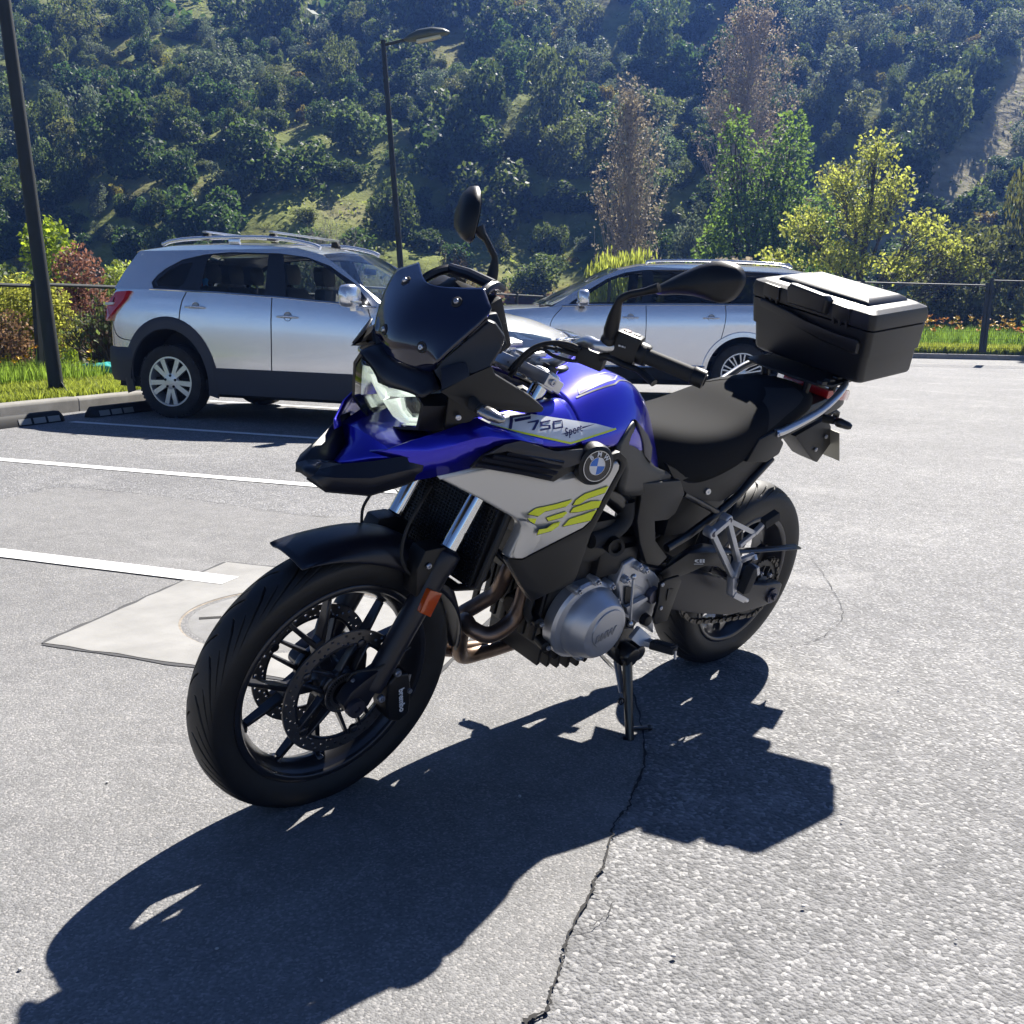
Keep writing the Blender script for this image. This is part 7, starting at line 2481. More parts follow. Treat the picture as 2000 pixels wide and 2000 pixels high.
nt.links.new(r1.outputs['Color'], mx1.inputs[6]); nt.links.new(at.outputs['Fac'], mx1.inputs[0])
hv = nt.nodes.new('ShaderNodeHueSaturation')
mr_ = nt.nodes.new('ShaderNodeMapRange'); mr_.inputs['To Min'].default_value = .55; mr_.inputs['To Max'].default_value = 1.5
nt.links.new(n2.outputs['Fac'], mr_.inputs['Value']); nt.links.new(mr_.outputs[0], hv.inputs['Value'])
at2 = nt.nodes.new('ShaderNodeAttribute'); at2.attribute_name = 'track'
mx3 = nt.nodes.new('ShaderNodeMix'); mx3.data_type = 'RGBA'
mx3.inputs[7].default_value = (.30, .27, .17, 1)
nt.links.new(at2.outputs['Fac'], mx3.inputs[0]); nt.links.new(mx1.outputs[2], mx3.inputs[6])
nt.links.new(mx3.outputs[2], hv.inputs['Color']); nt.links.new(hv.outputs['Color'], b.inputs['Base Color'])
bp = nt.nodes.new('ShaderNodeBump'); bp.inputs['Strength'].default_value = .8; bp.inputs['Distance'].default_value = .25
nt.links.new(n2.outputs['Fac'], bp.inputs['Height']); nt.links.new(bp.outputs['Normal'], b.inputs['Normal'])
M_hill = m
NS, ND = 220, 170
vs, soil, trk = [], [], []
for i in range(ND):
    d = 10+ (i/(ND-1))**1.35*260
    for j in range(NS):
        s = -150+300*j/(NS-1)
        s *= .35+.65*min(1, d/120)
        p = vp(d, s)
        ob = outward(p)[0]
        z = terrain(p) if ob > 2.6 else -.6
        vs.append((p.x, p.y, z))
        so = sstep(.12, .45, mnoise.noise(Vector((s*.06+2.2, d*.05, 7))))*.6
        dx, dy = (s-3)/9.0, (d-55)/4.5
        so = max(so*.5, sstep(1.0, .3, dx*dx+dy*dy))
        soil.append(so)
        trk.append(sstep(2.4, .8, track_dist(d, s)))
fs = [(i*NS+j, i*NS+j+1, (i+1)*NS+j+1, (i+1)*NS+j) for i in range(ND-1) for j in range(NS-1)]
mb = MB(); mb.v, mb.f = vs, fs
hill = mb.build('hillside', M_hill, None, smooth=180)
hill['kind'] = 'structure'
a_ = hill.data.attributes.new('soil', 'FLOAT', 'POINT')
a_.data.foreach_set('value', soil)
a_ = hill.data.attributes.new('track', 'FLOAT', 'POINT')
a_.data.foreach_set('value', trk)
# plain ground running on behind the camera and to both sides
mb = MB().poly([(-600, -600, -.8), (600, -600, -.8), (600, 600, -.8), (-600, 600, -.8)])
mb.build('terrain', M_soil, None)['kind'] = 'structure'

# ------------------------------------------------------------------ foliage
def foliage(name, col, tcol, trans=.35, hue=.03, val=.45, rough=.6):
    m = bpy.data.materials.new(name)
    m.use_nodes = True
    nt = m.node_tree
    nt.nodes.clear()
    out = nt.nodes.new('ShaderNodeOutputMaterial')
    df = nt.nodes.new('ShaderNodeBsdfPrincipled')
    df.inputs['Roughness'].default_value = rough
    df.inputs['Specular IOR Level'].default_value = .25
    tr = nt.nodes.new('ShaderNodeBsdfTranslucent')
    mx = nt.nodes.new('ShaderNodeMixShader'); mx.inputs[0].default_value = trans
    ge = nt.nodes.new('ShaderNodeNewGeometry')
    oi = nt.nodes.new('ShaderNodeObjectInfo')
    for tgt, c in ((df.inputs['Base Color'], col), (tr.inputs['Color'], tcol)):
        hs = nt.nodes.new('ShaderNodeHueSaturation')
        hs.inputs['Color'].default_value = (*c, 1)
        m1 = nt.nodes.new('ShaderNodeMapRange'); m1.inputs['To Min'].default_value = 1-val; m1.inputs['To Max'].default_value = 1+val
        m2 = nt.nodes.new('ShaderNodeMapRange'); m2.inputs['To Min'].default_value = .5-hue; m2.inputs['To Max'].default_value = .5+hue
        nt.links.new(ge.outputs['Random Per Island'], m1.inputs['Value'])
        nt.links.new(oi.outputs['Random'], m2.inputs['Value'])
        nt.links.new(m1.outputs[0], hs.inputs['Value']); nt.links.new(m2.outputs[0], hs.inputs['Hue'])
        nt.links.new(hs.outputs['Color'], tgt)
    nt.links.new(df.outputs[0], mx.inputs[1]); nt.links.new(tr.outputs[0], mx.inputs[2])
    nt.links.new(mx.outputs[0], out.inputs['Surface'])
    return m
L_dark = foliage('dark evergreen leaves', (.052, .085, .036), (.14, .22, .05), .32, .025)
L_mid = foliage('olive green leaves', (.085, .112, .045), (.21, .27, .07), .35, .03)
L_grey = foliage('grey green leaves', (.105, .138, .090), (.20, .26, .13), .34, .02)
L_yel = foliage('yellowish shrub leaves', (.185, .170, .040), (.42, .36, .06), .38, .02)
L_brt = foliage('bright spring leaves', (.16, .23, .025), (.42, .55, .04), .45, .015)
L_lime = foliage('lime spring leaves', (.23, .26, .05), (.55, .60, .10), .45, .012)
L_green = foliage('fresh green leaves', (.075, .14, .022), (.22, .36, .04), .40, .015)
L_red = foliage('reddish twigs and leaves', (.23, .135, .09), (.40, .22, .12), .34, .02)
L_brn = foliage('brown twig leaves', (.25, .215, .15), (.40, .34, .23), .35, .008)
L_olv = foliage('hanging olive leaves', (.080, .10, .040), (.20, .22, .06), .35, .02)
M_bark = mat('grey brown bark', (.085, .068, .050), .9, bump=.6, bscale=30, bdist=.01, var=.3, vscale=5)
M_twig = mat('pale bare twigs', (.38, .335, .265), .85, var=.25, vscale=3)

def rdir(r=rnd):
    while True:
        v = Vector((r.uniform(-1, 1), r.uniform(-1, 1), r.uniform(-1, 1)))
        if .05 < v.length < 1: return v.normalized()
def leaf(mb, p, n, size, asp=.55, r=rnd):
    t = n.cross(rdir(r))
    if t.length < 1e-3: t = n.orthogonal()
    t.normalize()
    u = n.cross(t)
    a, b_ = t*size, u*size*asp
    o = len(mb.v)
    mb.v += [tuple(p-a), tuple(p-b_*1.0+a*.1), tuple(p+a), tuple(p+b_+a*.1)]
    mb.f.append((o, o+1, o+2, o+3))
def crown_points(lobes, n, r, shell=.55):
    """points spread through a union of ellipsoid lobes, denser near their skins"""
    tot = sum(l[1][0]*l[1][1]*l[1][2] for l in lobes)
    pts = []
    for c, (rx, ry, rz) in lobes:
        k = int(n*(rx*ry*rz)/tot)
        for i in range(k):
            d = rdir(r)
            rad_ = shell+(1-shell)*r.random()**.6
            rad_ *= 1+.22*mnoise.noise(Vector((d.x*2.2+c[0]*3, d.y*2.2+c[1], d.z*2.2+c[2])))
            p = Vector((c[0]+d.x*rx*rad_, c[1]+d.y*ry*rad_, c[2]+d.z*rz*rad_))
            pts.append((p, d))
    return pts
def shrub_mesh(seed, n, leaf_s, w=1.0, h=1.0, nl=12):
    r = random.Random(seed)
    lobes = [((r.uniform(-.08, .08), r.uniform(-.08, .08), h*.38), (w*.28, w*.28, h*.36))]
    for k in range(nl):
        a = r.uniform(0, 6.28); q = r.uniform(.16, .44)*w
        rr = r.uniform(.10, .24)*w
        lobes.append(((math.cos(a)*q, math.sin(a)*q, h*r.uniform(.12, .80)), (rr, rr, rr*r.uniform(.8, 1.5)*h/w)))
    mb = MB()
    for p, d in crown_points(lobes, n, r, .6):
        if p.z < 0: p.z = abs(p.z)*.3
        nn = (d*.55+rdir(r)*.8).normalized()
        leaf(mb, p, nn, leaf_s*r.uniform(.6, 1.3), .6, r)
    return mb
def raw_mesh(mb, name, mt):
    me = bpy.data.meshes.new(name)
    me.from_pydata(mb.v, [], mb.f)
    me.materials.append(mt)
    return me

SHRUB_KINDS = [('dark green rounded evergreen shrub', L_dark, 5, 3600, .034), ('olive green bushy shrub', L_mid, 4, 3200, .032), ('grey green feathery shrub', L_grey, 3, 3000, .030), ('small yellowish shrub', L_yel, 2, 1800, .042)]
LIB = []
for ki, (lb, mt, nvar, nq, ls) in enumerate(SHRUB_KINDS):
    LIB.append([raw_mesh(shrub_mesh(100+ki*10+v, nq, ls, 1.0, (.85, .95, 1.15, .75)[ki]), 'shrub_crown', mt) for v in range(nvar)])
# place shrubs over the visible slope, nearest first, thinning on the grassy strips
cells = {}
placed = []
def free(p, rad_):
    gx, gy = int(p.x//6), int(p.y//6)
    for i in (-1, 0, 1):
        for j in (-1, 0, 1):
            for q, rq in cells.get((gx+i, gy+j), ()):
                if (q-p).length < (rad_+rq)*.70: return False
    return True
tries = 0
CNT = [0, 0, 0, 0]
while tries < 14000:
    tries += 1
    d = 49+rnd.random()**.8*54
    s = rnd.uniform(-.54, .54)*d
    g = mnoise.noise(Vector((s*.055+d*.03, d*.045, 11)))
    if g > .13 and rnd.random() < .93: continue
    dx, dy = (s-3)/9.0, (d-55)/4.5
    if dx*dx+dy*dy < .8 and rnd.random() < .85: continue
    if track_dist(d, s) < 1.7: continue
    u = rnd.random()
    ki = 0 if u < .46 else 1 if u < .72 else 2 if u < .88 else 3
    w = (2.0+4.6*rnd.random()**1.6, 1.4+3.4*rnd.random()**1.5, 1.2+3.0*rnd.random()**1.4, rnd.uniform(.8, 1.9))[ki]
    p = vp(d, s)
    if CNT[ki] >= (260, 190, 110, 130)[ki] or not free(p, w*.5): continue
    CNT[ki] += 1
    cells.setdefault((int(p.x//6), int(p.y//6)), []).append((p.copy(), w*.5))
    placed.append((p, w, ki))
shrub_labels = ['dark green rounded evergreen shrub growing on the hillside', 'olive green bushy shrub growing on the hillside', 'grey green feathery shrub growing on the hillside', 'small yellowish shrub growing on the hillside']
for p, w, ki in placed:
    me = rnd.choice(LIB[ki])
    o = bpy.data.objects.new(('evergreen_shrub', 'olive_shrub', 'feathery_shrub', 'yellow_shrub')[ki], me)
    COL.objects.link(o)
    p.z = terrain(p)-.12*w
    o.location = p
    o.scale = (w, w*rnd.uniform(.8, 1.2), w*(rnd.uniform(.65, 1.15) if rnd.random() < .75 else rnd.uniform(1.2, 1.7)))
    o.rotation_euler = (rnd.uniform(-.1, .1), rnd.uniform(-.1, .1), rnd.uniform(0, 6.28))
    tag(o, shrub_labels[ki], 'shrub', ('dark evergreen shrubs on the hill', 'olive shrubs on the hill', 'grey green shrubs on the hill', 'small yellowish shrubs on the hill')[ki])
# low scrub between them: one mass nobody could count
mb = MB()
for k in range(5200):
    d = 47+rnd.random()**.9*70
    s = rnd.uniform(-.56, .56)*d
    p = vp(d, s); p.z = terrain(p)
    sz = rnd.uniform(.2, .6)
    for i in range(9):
        q = p+Vector((rnd.uniform(-1, 1)*sz, rnd.uniform(-1, 1)*sz, rnd.random()*sz*.9))
        leaf(mb, q, (rdir()+Vector((0, 0, .6))).normalized(), sz*rnd.uniform(.16, .34), .5)
me = raw_mesh(mb, 'undergrowth', foliage('hill grass tufts', (.15, .17, .05), (.34, .38, .09), .4, .02, .5))
o = bpy.data.objects.new('undergrowth', me); COL.objects.link(o)
tag(o, 'low green scrub covering the hillside between the shrubs', 'undergrowth', kind='stuff')
mb = MB()
for k in range(900):
    d = 100+rnd.random()*110
    s = rnd.uniform(-.6, .6)*d
    p = vp(d, s); p.z = terrain(p)
    sz = rnd.uniform(1.2, 2.6)
    for i in range(26):
        dd = rdir(); dd.z = abs(dd.z)
        leaf(mb, p+dd*sz*rnd.uniform(.6, 1), (dd+rdir()*.7).normalized(), sz*rnd.uniform(.2, .34), .6)
me = raw_mesh(mb, 'far_shrubbery', L_dark)
o = bpy.data.objects.new('far_shrubbery', me); COL.objects.link(o)
tag(o, 'distant dark shrubbery on the upper hillside', 'shrubbery', kind='stuff')

# ------------------------------------------------------------------ single trees and bushes
def limb(mb, a, b, r0, r1, bend=.12, seg=6, r=rnd):
    a, b = Vector(a), Vector(b)
    mid = a.lerp(b, .5)+rdir(r)*(b-a).length*bend
    mb.tube([a, mid, b], [r0, (r0+r1)/2, r1], seg, smooth=3)
def tree(name, label, cat, d, s, top, lobes_spec, nleaf, leaf_s, mt, trunk_r=.12, group=None, droop=0, asp=.55, shell=.35, bark=None, twigs=0, seed=0, base=None, stems=1):
    """lobes_spec: (offset right, offset away, height fraction, rx, rz) in metres and fractions of the tree height"""
    r = random.Random(seed)
    p = vp(d, s)
    zb_ = terrain(p) if base is None else base
    H = top-zb_
    root = empty(name, (p.x, p.y, zb_))
    tag(root, label, cat, group)
    lobes = []
    for (ox, oy, hf, rx, rz) in lobes_spec:
        c = RGT2*ox+FWD2*oy
        lobes.append(((c.x, c.y, hf*H), (rx, rx, rz)))
    mb = MB()
    for k in range(stems):
        off = Vector((r.uniform(-.2, .2), r.uniform(-.2, .2), 0))*(stems > 1)*3
        tp = Vector((lobes[0][0][0], lobes[0][0][1], lobes[0][0][2]+lobes[0][1][2]*.5))
        mb.tube([off*.3, Vector((r.uniform(-.1, .1), r.uniform(-.1, .1), H*.2))+off*.6, tp*.55+off, tp+off], [trunk_r, trunk_r*.8, trunk_r*.5, trunk_r*.12], 8, smooth=4)
        for c, rr in lobes:
            a = Vector((0, 0, min(c[2]*.55, H*.5)))+Vector((c[0], c[1], 0))*.25+off*.6
            limb(mb, a, Vector(c)+Vector((0, 0, rr[2]*.3)), trunk_r*.45, trunk_r*.08, .1, 6, r)
            for q in range(6+twigs):
                e = Vector(c)+Vector((r.uniform(-1, 1)*rr[0], r.uniform(-1, 1)*rr[1], r.uniform(-.8, .95)*rr[2]))*.85
                st = a.lerp(Vector(c), r.uniform(.3, .9))
                limb(mb, st, e, trunk_r*.14, trunk_r*.035, .15, 5, r)
    mb.build('trunk', bark or M_bark, root, smooth=70)
    cm = MB()
    for pt, dd in crown_points(lobes, nleaf, r, shell):
        nn = (dd*.3+rdir(r)).normalized()
        if droop:
            nn = (Vector((nn.x, nn.y, nn.z*.15))).normalized()
            t = Vector((r.uniform(-.2, .2), r.uniform(-.2, .2), -1)).normalized()
            u = nn.cross(t).normalized()
            L_ = leaf_s*r.uniform(.7, 1.6)*droop
            o = len(cm.v)
            w_ = leaf_s*.28
            cm.v += [tuple(pt), tuple(pt+t*L_*.5-u*w_), tuple(pt+t*L_), tuple(pt+t*L_*.5+u*w_)]
            cm.f.append((o, o+1, o+2, o+3))
        else:
            leaf(cm, pt, nn, leaf_s*r.uniform(.6, 1.35), asp, r)
    me = raw_mesh(cm, 'crown', mt)
    o = bpy.data.objects.new('crown', me); COL.objects.link(o); o.parent = root
    return root
def bare_poplar(label, d, s, top, w, n, seed):
    r = random.Random(seed)
    p = vp(d, s)
    zb_ = terrain(p)
    H = top-zb_
    root = empty('poplar_tree', (p.x, p.y, zb_))
    tag(root, label, 'tree', 'leafless poplar trees below the hill')
    mb = MB().tube([(0, 0, 0), (0, 0, H*.5), (.1, 0, H)], [.22, .12, .02], 8)
    tips = []
    for k in range(n):
        t = r.uniform(.18, .95)
        a = r.uniform(0, 6.28)
        st = Vector((0, 0, H*t*.93))
        L_ = H*.20*(1.15-t)+.9
        out_ = w*.5*(math.sin(min(1, (1-t)*1.7+.12)*math.pi*.55))*r.uniform(.35, 1.1)
        e = st+Vector((math.cos(a)*out_, math.sin(a)*out_, L_*r.uniform(.7, 1.3)))
        mid = st.lerp(e, .45)+Vector((math.cos(a), math.sin(a), 0))*out_*.22
        mb.tube([st, mid, e], [.028, .016, .006], 4)
        for q in range(3):
            s0 = mid.lerp(e, r.random())
            e2 = s0+Vector((r.uniform(-.3, .3), r.uniform(-.3, .3), r.uniform(.4, 1.0)))
            mb.tube([s0, e2], [.010, .004], 3)
            tips += [s0.lerp(e2, r.random()), e2, e]
    mb.build('trunk', M_twig, root, smooth=70)
    cm = MB()
    for t in tips:
        for q in range(2):
            leaf(cm, t+rdir(r)*r.uniform(0, .4), rdir(r), r.uniform(.045, .10), .6, r)
    me = raw_mesh(cm, 'crown', L_brn)
    o = bpy.data.objects.new('crown', me); COL.objects.link(o); o.parent = root
def bare_bush(label, d, s, top, w, n, seed, mt=None, lf=None, nlf=0, base=None, cat='bush'):
    r = random.Random(seed)
    p = vp(d, s)
    zb_ = terrain(p) if base is None else base
    H = top-zb_
    root = empty('bare_bush', (p.x, p.y, zb_))
    tag(root, label, cat)
    mb, cm = MB(), MB()
    for k in range(n):
        a = r.uniform(0, 6.28)
        q = r.random()**.6*w*.5
        st = Vector((math.cos(a)*q*.15, math.sin(a)*q*.15, H*r.uniform(0, .2)))
        e = Vector((math.cos(a)*q, math.sin(a)*q, H*r.uniform(.5, 1.0)*(1-.35*(q/(w*.5))**2)))
        mid = st.lerp(e, .5)+rdir(r)*.1*H
        mb.tube([st, mid, e], [.020, .010, .003], 4)
        for j in range(6):
            s0 = mid.lerp(e, r.random())
            e2 = s0+(rdir(r)+Vector((0, 0, .7)))*H*r.uniform(.04, .13)
            mb.tube([s0, e2], [.006, .002], 3)
            if lf:
                for z_ in range(nlf):
                    leaf(cm, s0.lerp(e2, r.random()*1.1)+rdir(r)*.06, rdir(r), r.uniform(.03, .07), .55, r)
    mb.build('trunk', mt or M_twig, root, smooth=70)
    if lf:
        me = raw_mesh(cm, 'crown', lf)
        o = bpy.data.objects.new('crown', me); COL.objects.link(o); o.parent = root
    return root

bare_poplar('narrow leafless poplar standing in front of the red soil', 47, 4.8, 10.3, 3.0, 260, 1)
bare_poplar('tall leafless poplar rising behind the fresh green tree', 60, 12.4, 17.2, 5.2, 420, 2)
tree('broadleaf_tree', 'fresh green tree with two pointed tops behind the pale car', 'tree', 43, 10.0, 9.8,
     [(-1.5, 0, .80, .8, 2.2), (.75, .3, .80, .95, 2.2), (-.3, .3, .74, .8, 1.9), (-1.2, 0, .58, 1.5, 2.0), (.9, 0, .55, 1.6, 2.2), (0, .4, .38, 2.0, 1.8), (-2.1, .2, .48, 1.1, 1.5), (2.0, .2, .62, 1.0, 1.6), (2.4, .2, .42, 1.1, 1.5)], 17000, .095, foliage('deep green leaves', (.085, .14, .034), (.24, .38, .06), .40, .015), .2, seed=3, stems=2)
tree('broadleaf_tree', 'yellow green spring tree with visible branches above the top case', 'tree', 36, 11.6, 7.4,
     [(.2, 0, .88, .8, .8), (-.9, 0, .76, .9, .8), (1.0, .2, .74, .8, .8), (-1.9, 0, .58, 1.0, .7), (0, 0, .62, 1.1, .9), (2.0, 0, .58, .9, .7), (-2.7, .3, .42, 1.0, .7), (2.9, 0, .50, .9, .6), (-.8, -.4, .44, 1.2, .7), (-3.3, .2, .30, .8, .5), (3.6, 0, .42, .8, .5), (1.4, 0, .42, 1.0, .6)], 7600, .075, foliage('pale yellow green leaves', (.26, .29, .055), (.52, .58, .10), .45, .012), .13, seed=4, shell=.1, twigs=16)
tree('thorn_tree', 'dark twiggy tree with black clumps beyond the mesh fence', 'tree', 37, 15.9, 4.85,
     [(0, 0, .76, 1.5, 1.0), (-1.3, 0, .62, 1.2, .9), (1.4, 0, .68, 1.2, 1.0), (0, 0, .45, 1.9, .9), (-1.6, 0, .40, 1.1, .8)], 4200, .095, L_olv, .12, seed=5, shell=.1, twigs=26)
tree('eucalyptus_tree', 'drooping olive tree at the edge of the picture beyond the fence', 'tree', 38, 19.0, 8.8,
     [(0, 0, .86, 1.1, 1.3), (-.9, 0, .66, 1.0, 1.5), (.6, 0, .62, 1.3, 1.5), (-.6, 0, .42, 1.0, 1.2), (.8, 0, .35, 1.4, 1.2)], 5200, .13, L_olv, .16, seed=6, droop=2.0, shell=.2)
tree('spring_bush', 'bright lime bush at the picture edge behind the flower bed', 'bush', 29.5, 15.0, 2.9,
     [(0, 0, .75, .75, .8), (.5, 0, .45, .9, .9), (-.2, 0, .35, .6, .7)], 2600, .10, L_brt, .05, seed=7)
tree('willow_tree', 'small lime willow behind the bonnet of the pale car', 'tree', 34, 3.4, 3.1,
     [(-.5, 0, .72, .75, .9), (.5, 0, .74, .75, .9), (0, 0, .55, 1.05, 1.3), (-.8, 0, .45, .5, 1.2), (.85, 0, .45, .5, 1.2)], 4200, .10, L_lime, .08, seed=8, droop=2.6, shell=.3)
tree('broadleaf_tree', 'small bright green tree behind the tall grey lamp post', 'tree', 26, -11.6, 3.75,
     [(.1, 0, .80, .62, .8), (-.45, 0, .62, .6, .7), (.5, 0, .60, .65, .8), (0, 0, .42, .85, .8), (-.85, 0, .40, .5, .5)], 3800, .085, L_brt, .09, seed=9)
tree('red_bush', 'reddish brown bush between the lamp post and the silver car', 'bush', 17.5, -7.25, 2.25,
     [(0, 0, .70, .42, .5), (.2, 0, .42, .5, .5), (-.25, 0, .40, .4, .5), (.45, .2, .30, .4, .5)], 4200, .038, L_red, .035, seed=10, twigs=14, shell=.2)
tree('olive_bush', 'yellow green rounded bush behind the fence at the lamp post', 'bush', 15.0, -6.95, 1.62,
     [(0, 0, .62, .55, .42), (.35, 0, .42, .4, .38), (-.3, 0, .40, .45, .4)], 5200, .034, L_lime, .03, seed=11, twigs=10, shell=.35)
tree('olive_bush', 'olive bush beyond the fence at the left picture edge', 'bush', 18.5, -9.1, 2.15,
     [(0, 0, .70, .6, .5), (.3, 0, .42, .6, .5), (-.5, 0, .42, .6, .5)], 4200, .045, L_mid, .04, seed=12, twigs=8, shell=.3)
tree('dry_bush', 'dry orange brown bush low at the left picture edge', 'bush', 14.2, -6.95, .95,
     [(0, 0, .62, .42, .35), (-.3, 0, .45, .4, .35), (.35, 0, .35, .35, .25)], 2600, .030, L_red, .025, seed=13, twigs=14, shell=.2)
tree('yellow_bush', 'yellow green bush seen past the tail of the silver car', 'bush', 24, -8.9, 2.75,
     [(0, 0, .68, .55, .7), (.45, 0, .55, .5, .6), (-.4, 0, .40, .6, .6)], 3600, .055, L_lime, .05, seed=14)
tree('dark_bush', 'dark olive bush crouching below the fresh green tree', 'bush', 38, 7.6, 4.1,
     [(0, 0, .62, 1.3, 1.2), (1.0, 0, .50, 1.2, 1.1), (-1.0, 0, .42, 1.0, 1.0)], 3800, .12, L_brn, .08, seed=15, twigs=12, shell=.2)
tree('dark_bush', 'dark green bush between the green tree and the yellow tree', 'bush', 37, 9.9, 3.9,
     [(0, 0, .60, 1.2, 1.2), (1.0, 0, .45, 1.1, 1.0), (-.9, 0, .45, 1.0, 1.0)], 3800, .12, L_dark, .08, seed=16, twigs=8, shell=.25)
tree('dark_bush', 'shaded green bush low behind the fence beside the yellow tree', 'bush', 36.5, 10.6, 2.3,
     [(0, 0, .60, 1.2, .9), (1.3, 0, .45, 1.1, .8), (-1.1, 0, .45, 1.0, .8)], 4200, .09, L_mid, .06, seed=17, shell=.25)
tree('dark_bush', 'dense dark bush under the thorn tree behind the mesh fence', 'bush', 36.5, 14.6, 2.3,
     [(0, 0, .55, 1.1, .8), (1.4, 0, .5, 1.1, .8), (-1.3, 0, .45, 1.0, .7), (2.4, .2, .5, .9, .8)], 5200, .075, L_olv, .05, seed=18, shell=.2, twigs=10)
bare_bush('pale leafless bush rising behind the roof of the silver car', 52, -9.2, 6.2, 4.2, 120, 21, lf=L_grey, nlf=1)
bare_bush('brown leafless bush between the screen and the far mirror', 31, -1.9, 2.9, 2.8, 110, 22, mt=mat('brown twigs', (.13, .095, .065), .9))
bare_bush('brown leafless bush beside the lamp pole behind the screen', 30, -3.6, 2.4, 2.0, 80, 23, mt=mat('brown twigs', (.13, .095, .065), .9))
bare_bush('twiggy undergrowth bush below the olive bush behind the fence', 14.6, -5.6, 1.35, 1.5, 90, 24, mt=mat('brown twigs', (.13, .095, .065), .9), lf=L_mid, nlf=1)
# black clumps in the thorn tree
r = random.Random(77)
for k in range(14):
    p = vp(36.6, 15.9+r.uniform(-1.8, 2.1)); p.z = r.uniform(1.6, 4.0)
    mb = MB()
    for i in range(70):
        dd = rdir(r)
        leaf(mb, dd*r.uniform(.2, 1)*.16, rdir(r), .05, .6, r)
    me = raw_mesh(mb, 'seed_clump', mat('black seed clump', (.018, .014, .014), .9))
    o = bpy.data.objects.new('seed_clump', me); COL.objects.link(o); o.location = p; o.scale = (1, 1, r.uniform(1, 1.7))
    tag(o, 'black clump hanging in the dark twiggy tree beyond the fence', 'clump', 'black clumps in the thorn tree')

# ------------------------------------------------------------------ grass and flowers
L_grass = foliage('verge grass', (.21, .25, .04), (.44, .50, .07), .45, .01, .35)
L_grass2 = foliage('tall grass', (.13, .20, .03), (.32, .46, .06), .45, .01, .35)
def grass(name, label, n, fn, h0, h1, mt, w=.006, lean=.35, seed=0):
    r = random.Random(seed)
    vs, fs = [], []
    for i in range(n):
        p = fn(r)
        h = r.uniform(h0, h1)
        a = r.uniform(0, 6.28)
        t = Vector((math.cos(a), math.sin(a), 0))
        l = Vector((r.uniform(-1, 1), r.uniform(-1, 1), 0))*lean*h
        o = len(vs)
        ww = w*r.uniform(.7, 1.4)
        vs += [tuple(p-t*ww), tuple(p+t*ww), tuple(p+l*.4+t*ww*.7+Vector((0, 0, h*.6))), tuple(p+l+Vector((0, 0, h))), tuple(p+l*.4-t*ww*.7+Vector((0, 0, h*.6)))]
        fs += [(o, o+1, o+2, o+4), (o+4, o+2, o+3)]
    mb = MB(); mb.v, mb.f = vs, fs
    me = raw_mesh(mb, name, mt)
    o = bpy.data.objects.new(name, me); COL.objects.link(o)
    tag(o, label, 'grass', kind='stuff')
def strip(a0, a1, b0, b1):
    """point between distances b0..b1 behind the side kerb, a0..a1 along it"""
    def f(r):
        p = KB+kd*r.uniform(a0, a1)+off1*r.uniform(b0, b1)
        return Vector((p.x, p.y, .125))
    return f
grass('grass', 'short yellow green grass on the verge behind the kerb', 42000, strip(-3.5, 4.2, .14, 1.75), .04, .11, L_grass, .006, .6, 1)
grass('tall_grass', 'taller green grass along the mesh fence', 9000, strip(-3.5, 3.0, 1.35, 2.3), .12, .30, L_grass2, .006, .35, 2)
def back_strip(a0, a1, b0, b1):
    def f(r):
        t = r.uniform(a0, a1)
        p = g0+kd2*t
        o2 = r.uniform(b0, b1)
        q = Vector((p.x, p.y, 0))
        cur = (q.x-KC.x)*-.65+(q.y-KC.y)*-.76
        q += off2*(o2-cur)
        return Vector((q.x, q.y, .11+.25*sstep(0, 5, o2)))
    return f
grass('grass', 'bright green plants along the far kerb', 22000, back_strip(-7, 4, .25, 1.0), .12, .34, L_grass, .016, .5, 3)
grass('tall_grass', 'green stems of the flower bed by the far fence', 16000, back_strip(-5, 5, .9, 4.4), .25, .62, L_grass2, .014, .4, 4)
M_pop = mat('orange poppy petals', (.85, .34, .01), .5)
M_pop2 = mat('yellow poppy petals', (.85, .52, .015), .5)
def poppy_mesh(mt, s, name):
    mb = MB()
    for k in range(4):
        a = k*math.pi/2
        d = Vector((math.cos(a), math.sin(a), 0)); t = Vector((-d.y, d.x, 0))
        mb.add([d*s*.05, d*s*.6-t*s*.45+Vector((0, 0, s*.45)), d*s*1.0+Vector((0, 0, s*.75)), d*s*.6+t*s*.45+Vector((0, 0, s*.45))], [(0, 1, 2, 3)])
    return raw_mesh(mb, name, mt)
PM = [poppy_mesh(M_pop, .042, 'petals'), poppy_mesh(M_pop2, .044, 'petals')]
PF = [poppy_mesh(M_pop, .10, 'petals'), poppy_mesh(M_pop2, .10, 'petals')]
stem = MB().tube([(0, 0, 0), (.01, 0, .5), (0, .01, 1.0)], .006, 4)
STEM = raw_mesh(stem, 'stem', L_grass2)
def poppy(p, h, me, label, group):
    root = empty('poppy', p)
    tag(root, label, 'flower', group)
    st = bpy.data.objects.new('stem', STEM); COL.objects.link(st); st.parent = root; st.scale = (.6, .6, h)
    pt = bpy.data.objects.new('petals', me); COL.objects.link(pt); pt.parent = root; pt.location = (0, 0, h); pt.rotation_euler = (rnd.uniform(-.4, .4), rnd.uniform(-.4, .4), rnd.uniform(0, 6))
r = random.Random(31)
for k in range(26):
    p = KB+kd*r.uniform(-.9, 2.6)+off1*r.uniform(1.2, 2.1)
    poppy((p.x, p.y, .12), r.uniform(.28, .42), PM[k % 2], 'orange poppy in the grass by the lamp post', 'orange poppies by the lamp post')
bf = back_strip(-4.2, 4.4, 1.0, 4.2)
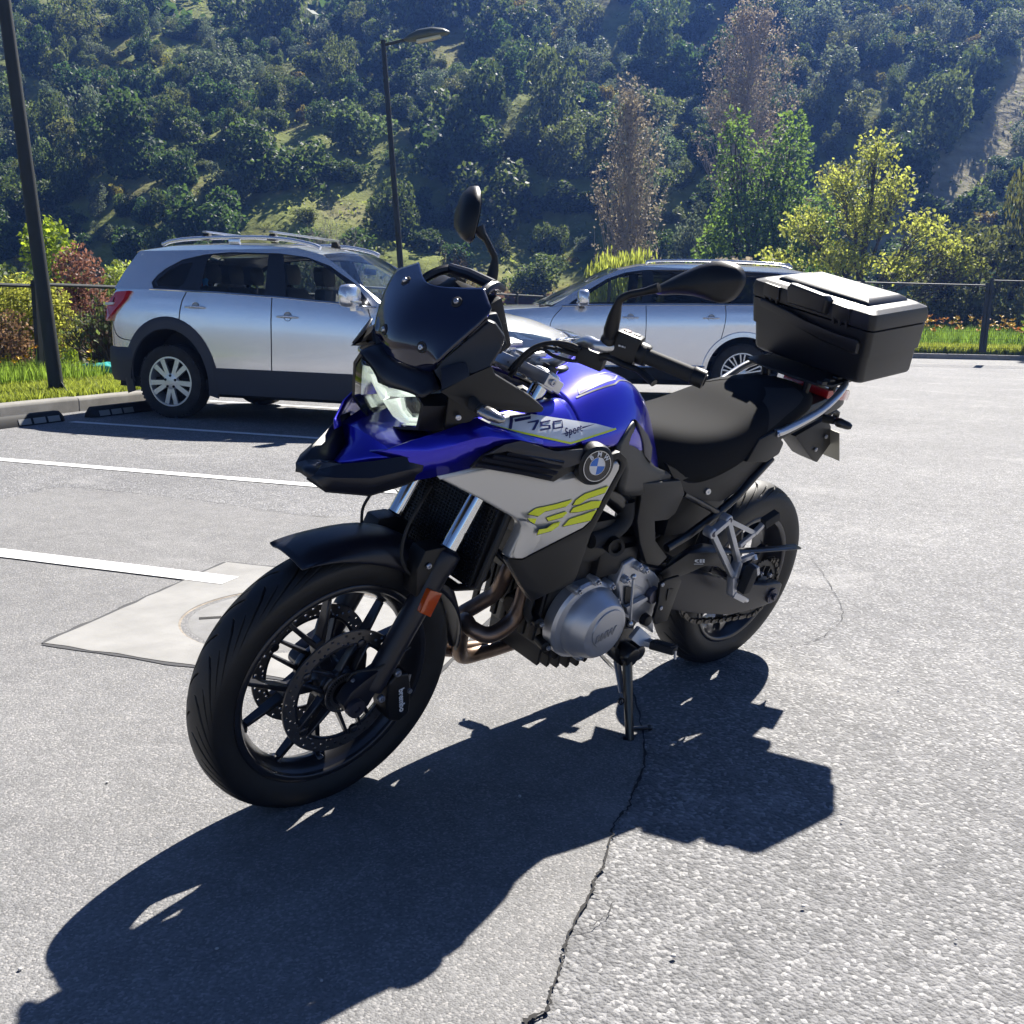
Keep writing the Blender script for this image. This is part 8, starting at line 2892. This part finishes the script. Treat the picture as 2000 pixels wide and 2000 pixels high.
for k in range(190):
    p = bf(r)
    poppy(p, r.uniform(.50, .85), PF[0 if r.random() < .35 else 1], 'orange poppy in the bed by the far fence', 'orange poppies by the far fence')
# stones and a torn teal bag behind the fence
for k in range(40):
    p = KB+kd*r.uniform(-.6, 3.4)+off1*r.uniform(2.0, 3.2)
    mb = MB().ball((0, 0, 0), r.uniform(.04, .10), 8, 5, (1, r.uniform(.7, 1), r.uniform(.5, .7)))
    mb.v = [tuple(Vector(q)*(1+.25*mnoise.noise(Vector(q)*14+Vector((k, 0, 0))))) for q in mb.v]
    o = mb.build('stone', mat('grey garden stone', (.22, .215, .205), .9, bump=.5, bscale=40), None, smooth=60, weld=True)
    o.location = (p.x, p.y, .16)
    tag(o, 'grey garden stone lying in the bed behind the mesh fence', 'stone', 'garden stones behind the fence')
bg_ = Vector((-2.62, -11.35, .22))
mb = MB().ball((0, 0, 0), .2, 26, 16, (1.25, .6, .55))
mb.v = [tuple(Vector(q)*(1+.35*mnoise.noise(Vector(q)*9)+.12*mnoise.noise(Vector(q)*31))+Vector((0, 0, .10*max(0, q[0])))) for q in mb.v]
o = mb.build('plastic_bag', mat('teal plastic film', (.05, .42, .38), .35), None, smooth=50, weld=True)
o.location = bg_
o.rotation_euler = (0, 0, math.atan2(RGT2.y, RGT2.x)+math.pi)
tag(o, 'crumpled teal plastic bag lying behind the mesh fence', 'plastic bag')

# ------------------------------------------------------------------ the air
hz = MB().box((-60, -62, 44), (330, 330, 96))
hz = hz.build('haze', None, None, smooth=180)
hz['kind'] = 'stuff'
hm = bpy.data.materials.new('thin blue air')
hm.use_nodes = True
nt = hm.node_tree
nt.nodes.clear()
out = nt.nodes.new('ShaderNodeOutputMaterial')
pv = nt.nodes.new('ShaderNodeVolumePrincipled')
pv.inputs['Color'].default_value = (.16, .34, 1.0, 1)
pv.inputs['Density'].default_value = .00075
pv.inputs['Anisotropy'].default_value = .5
nt.links.new(pv.outputs[0], out.inputs['Volume'])
hz.data.materials.append(hm)
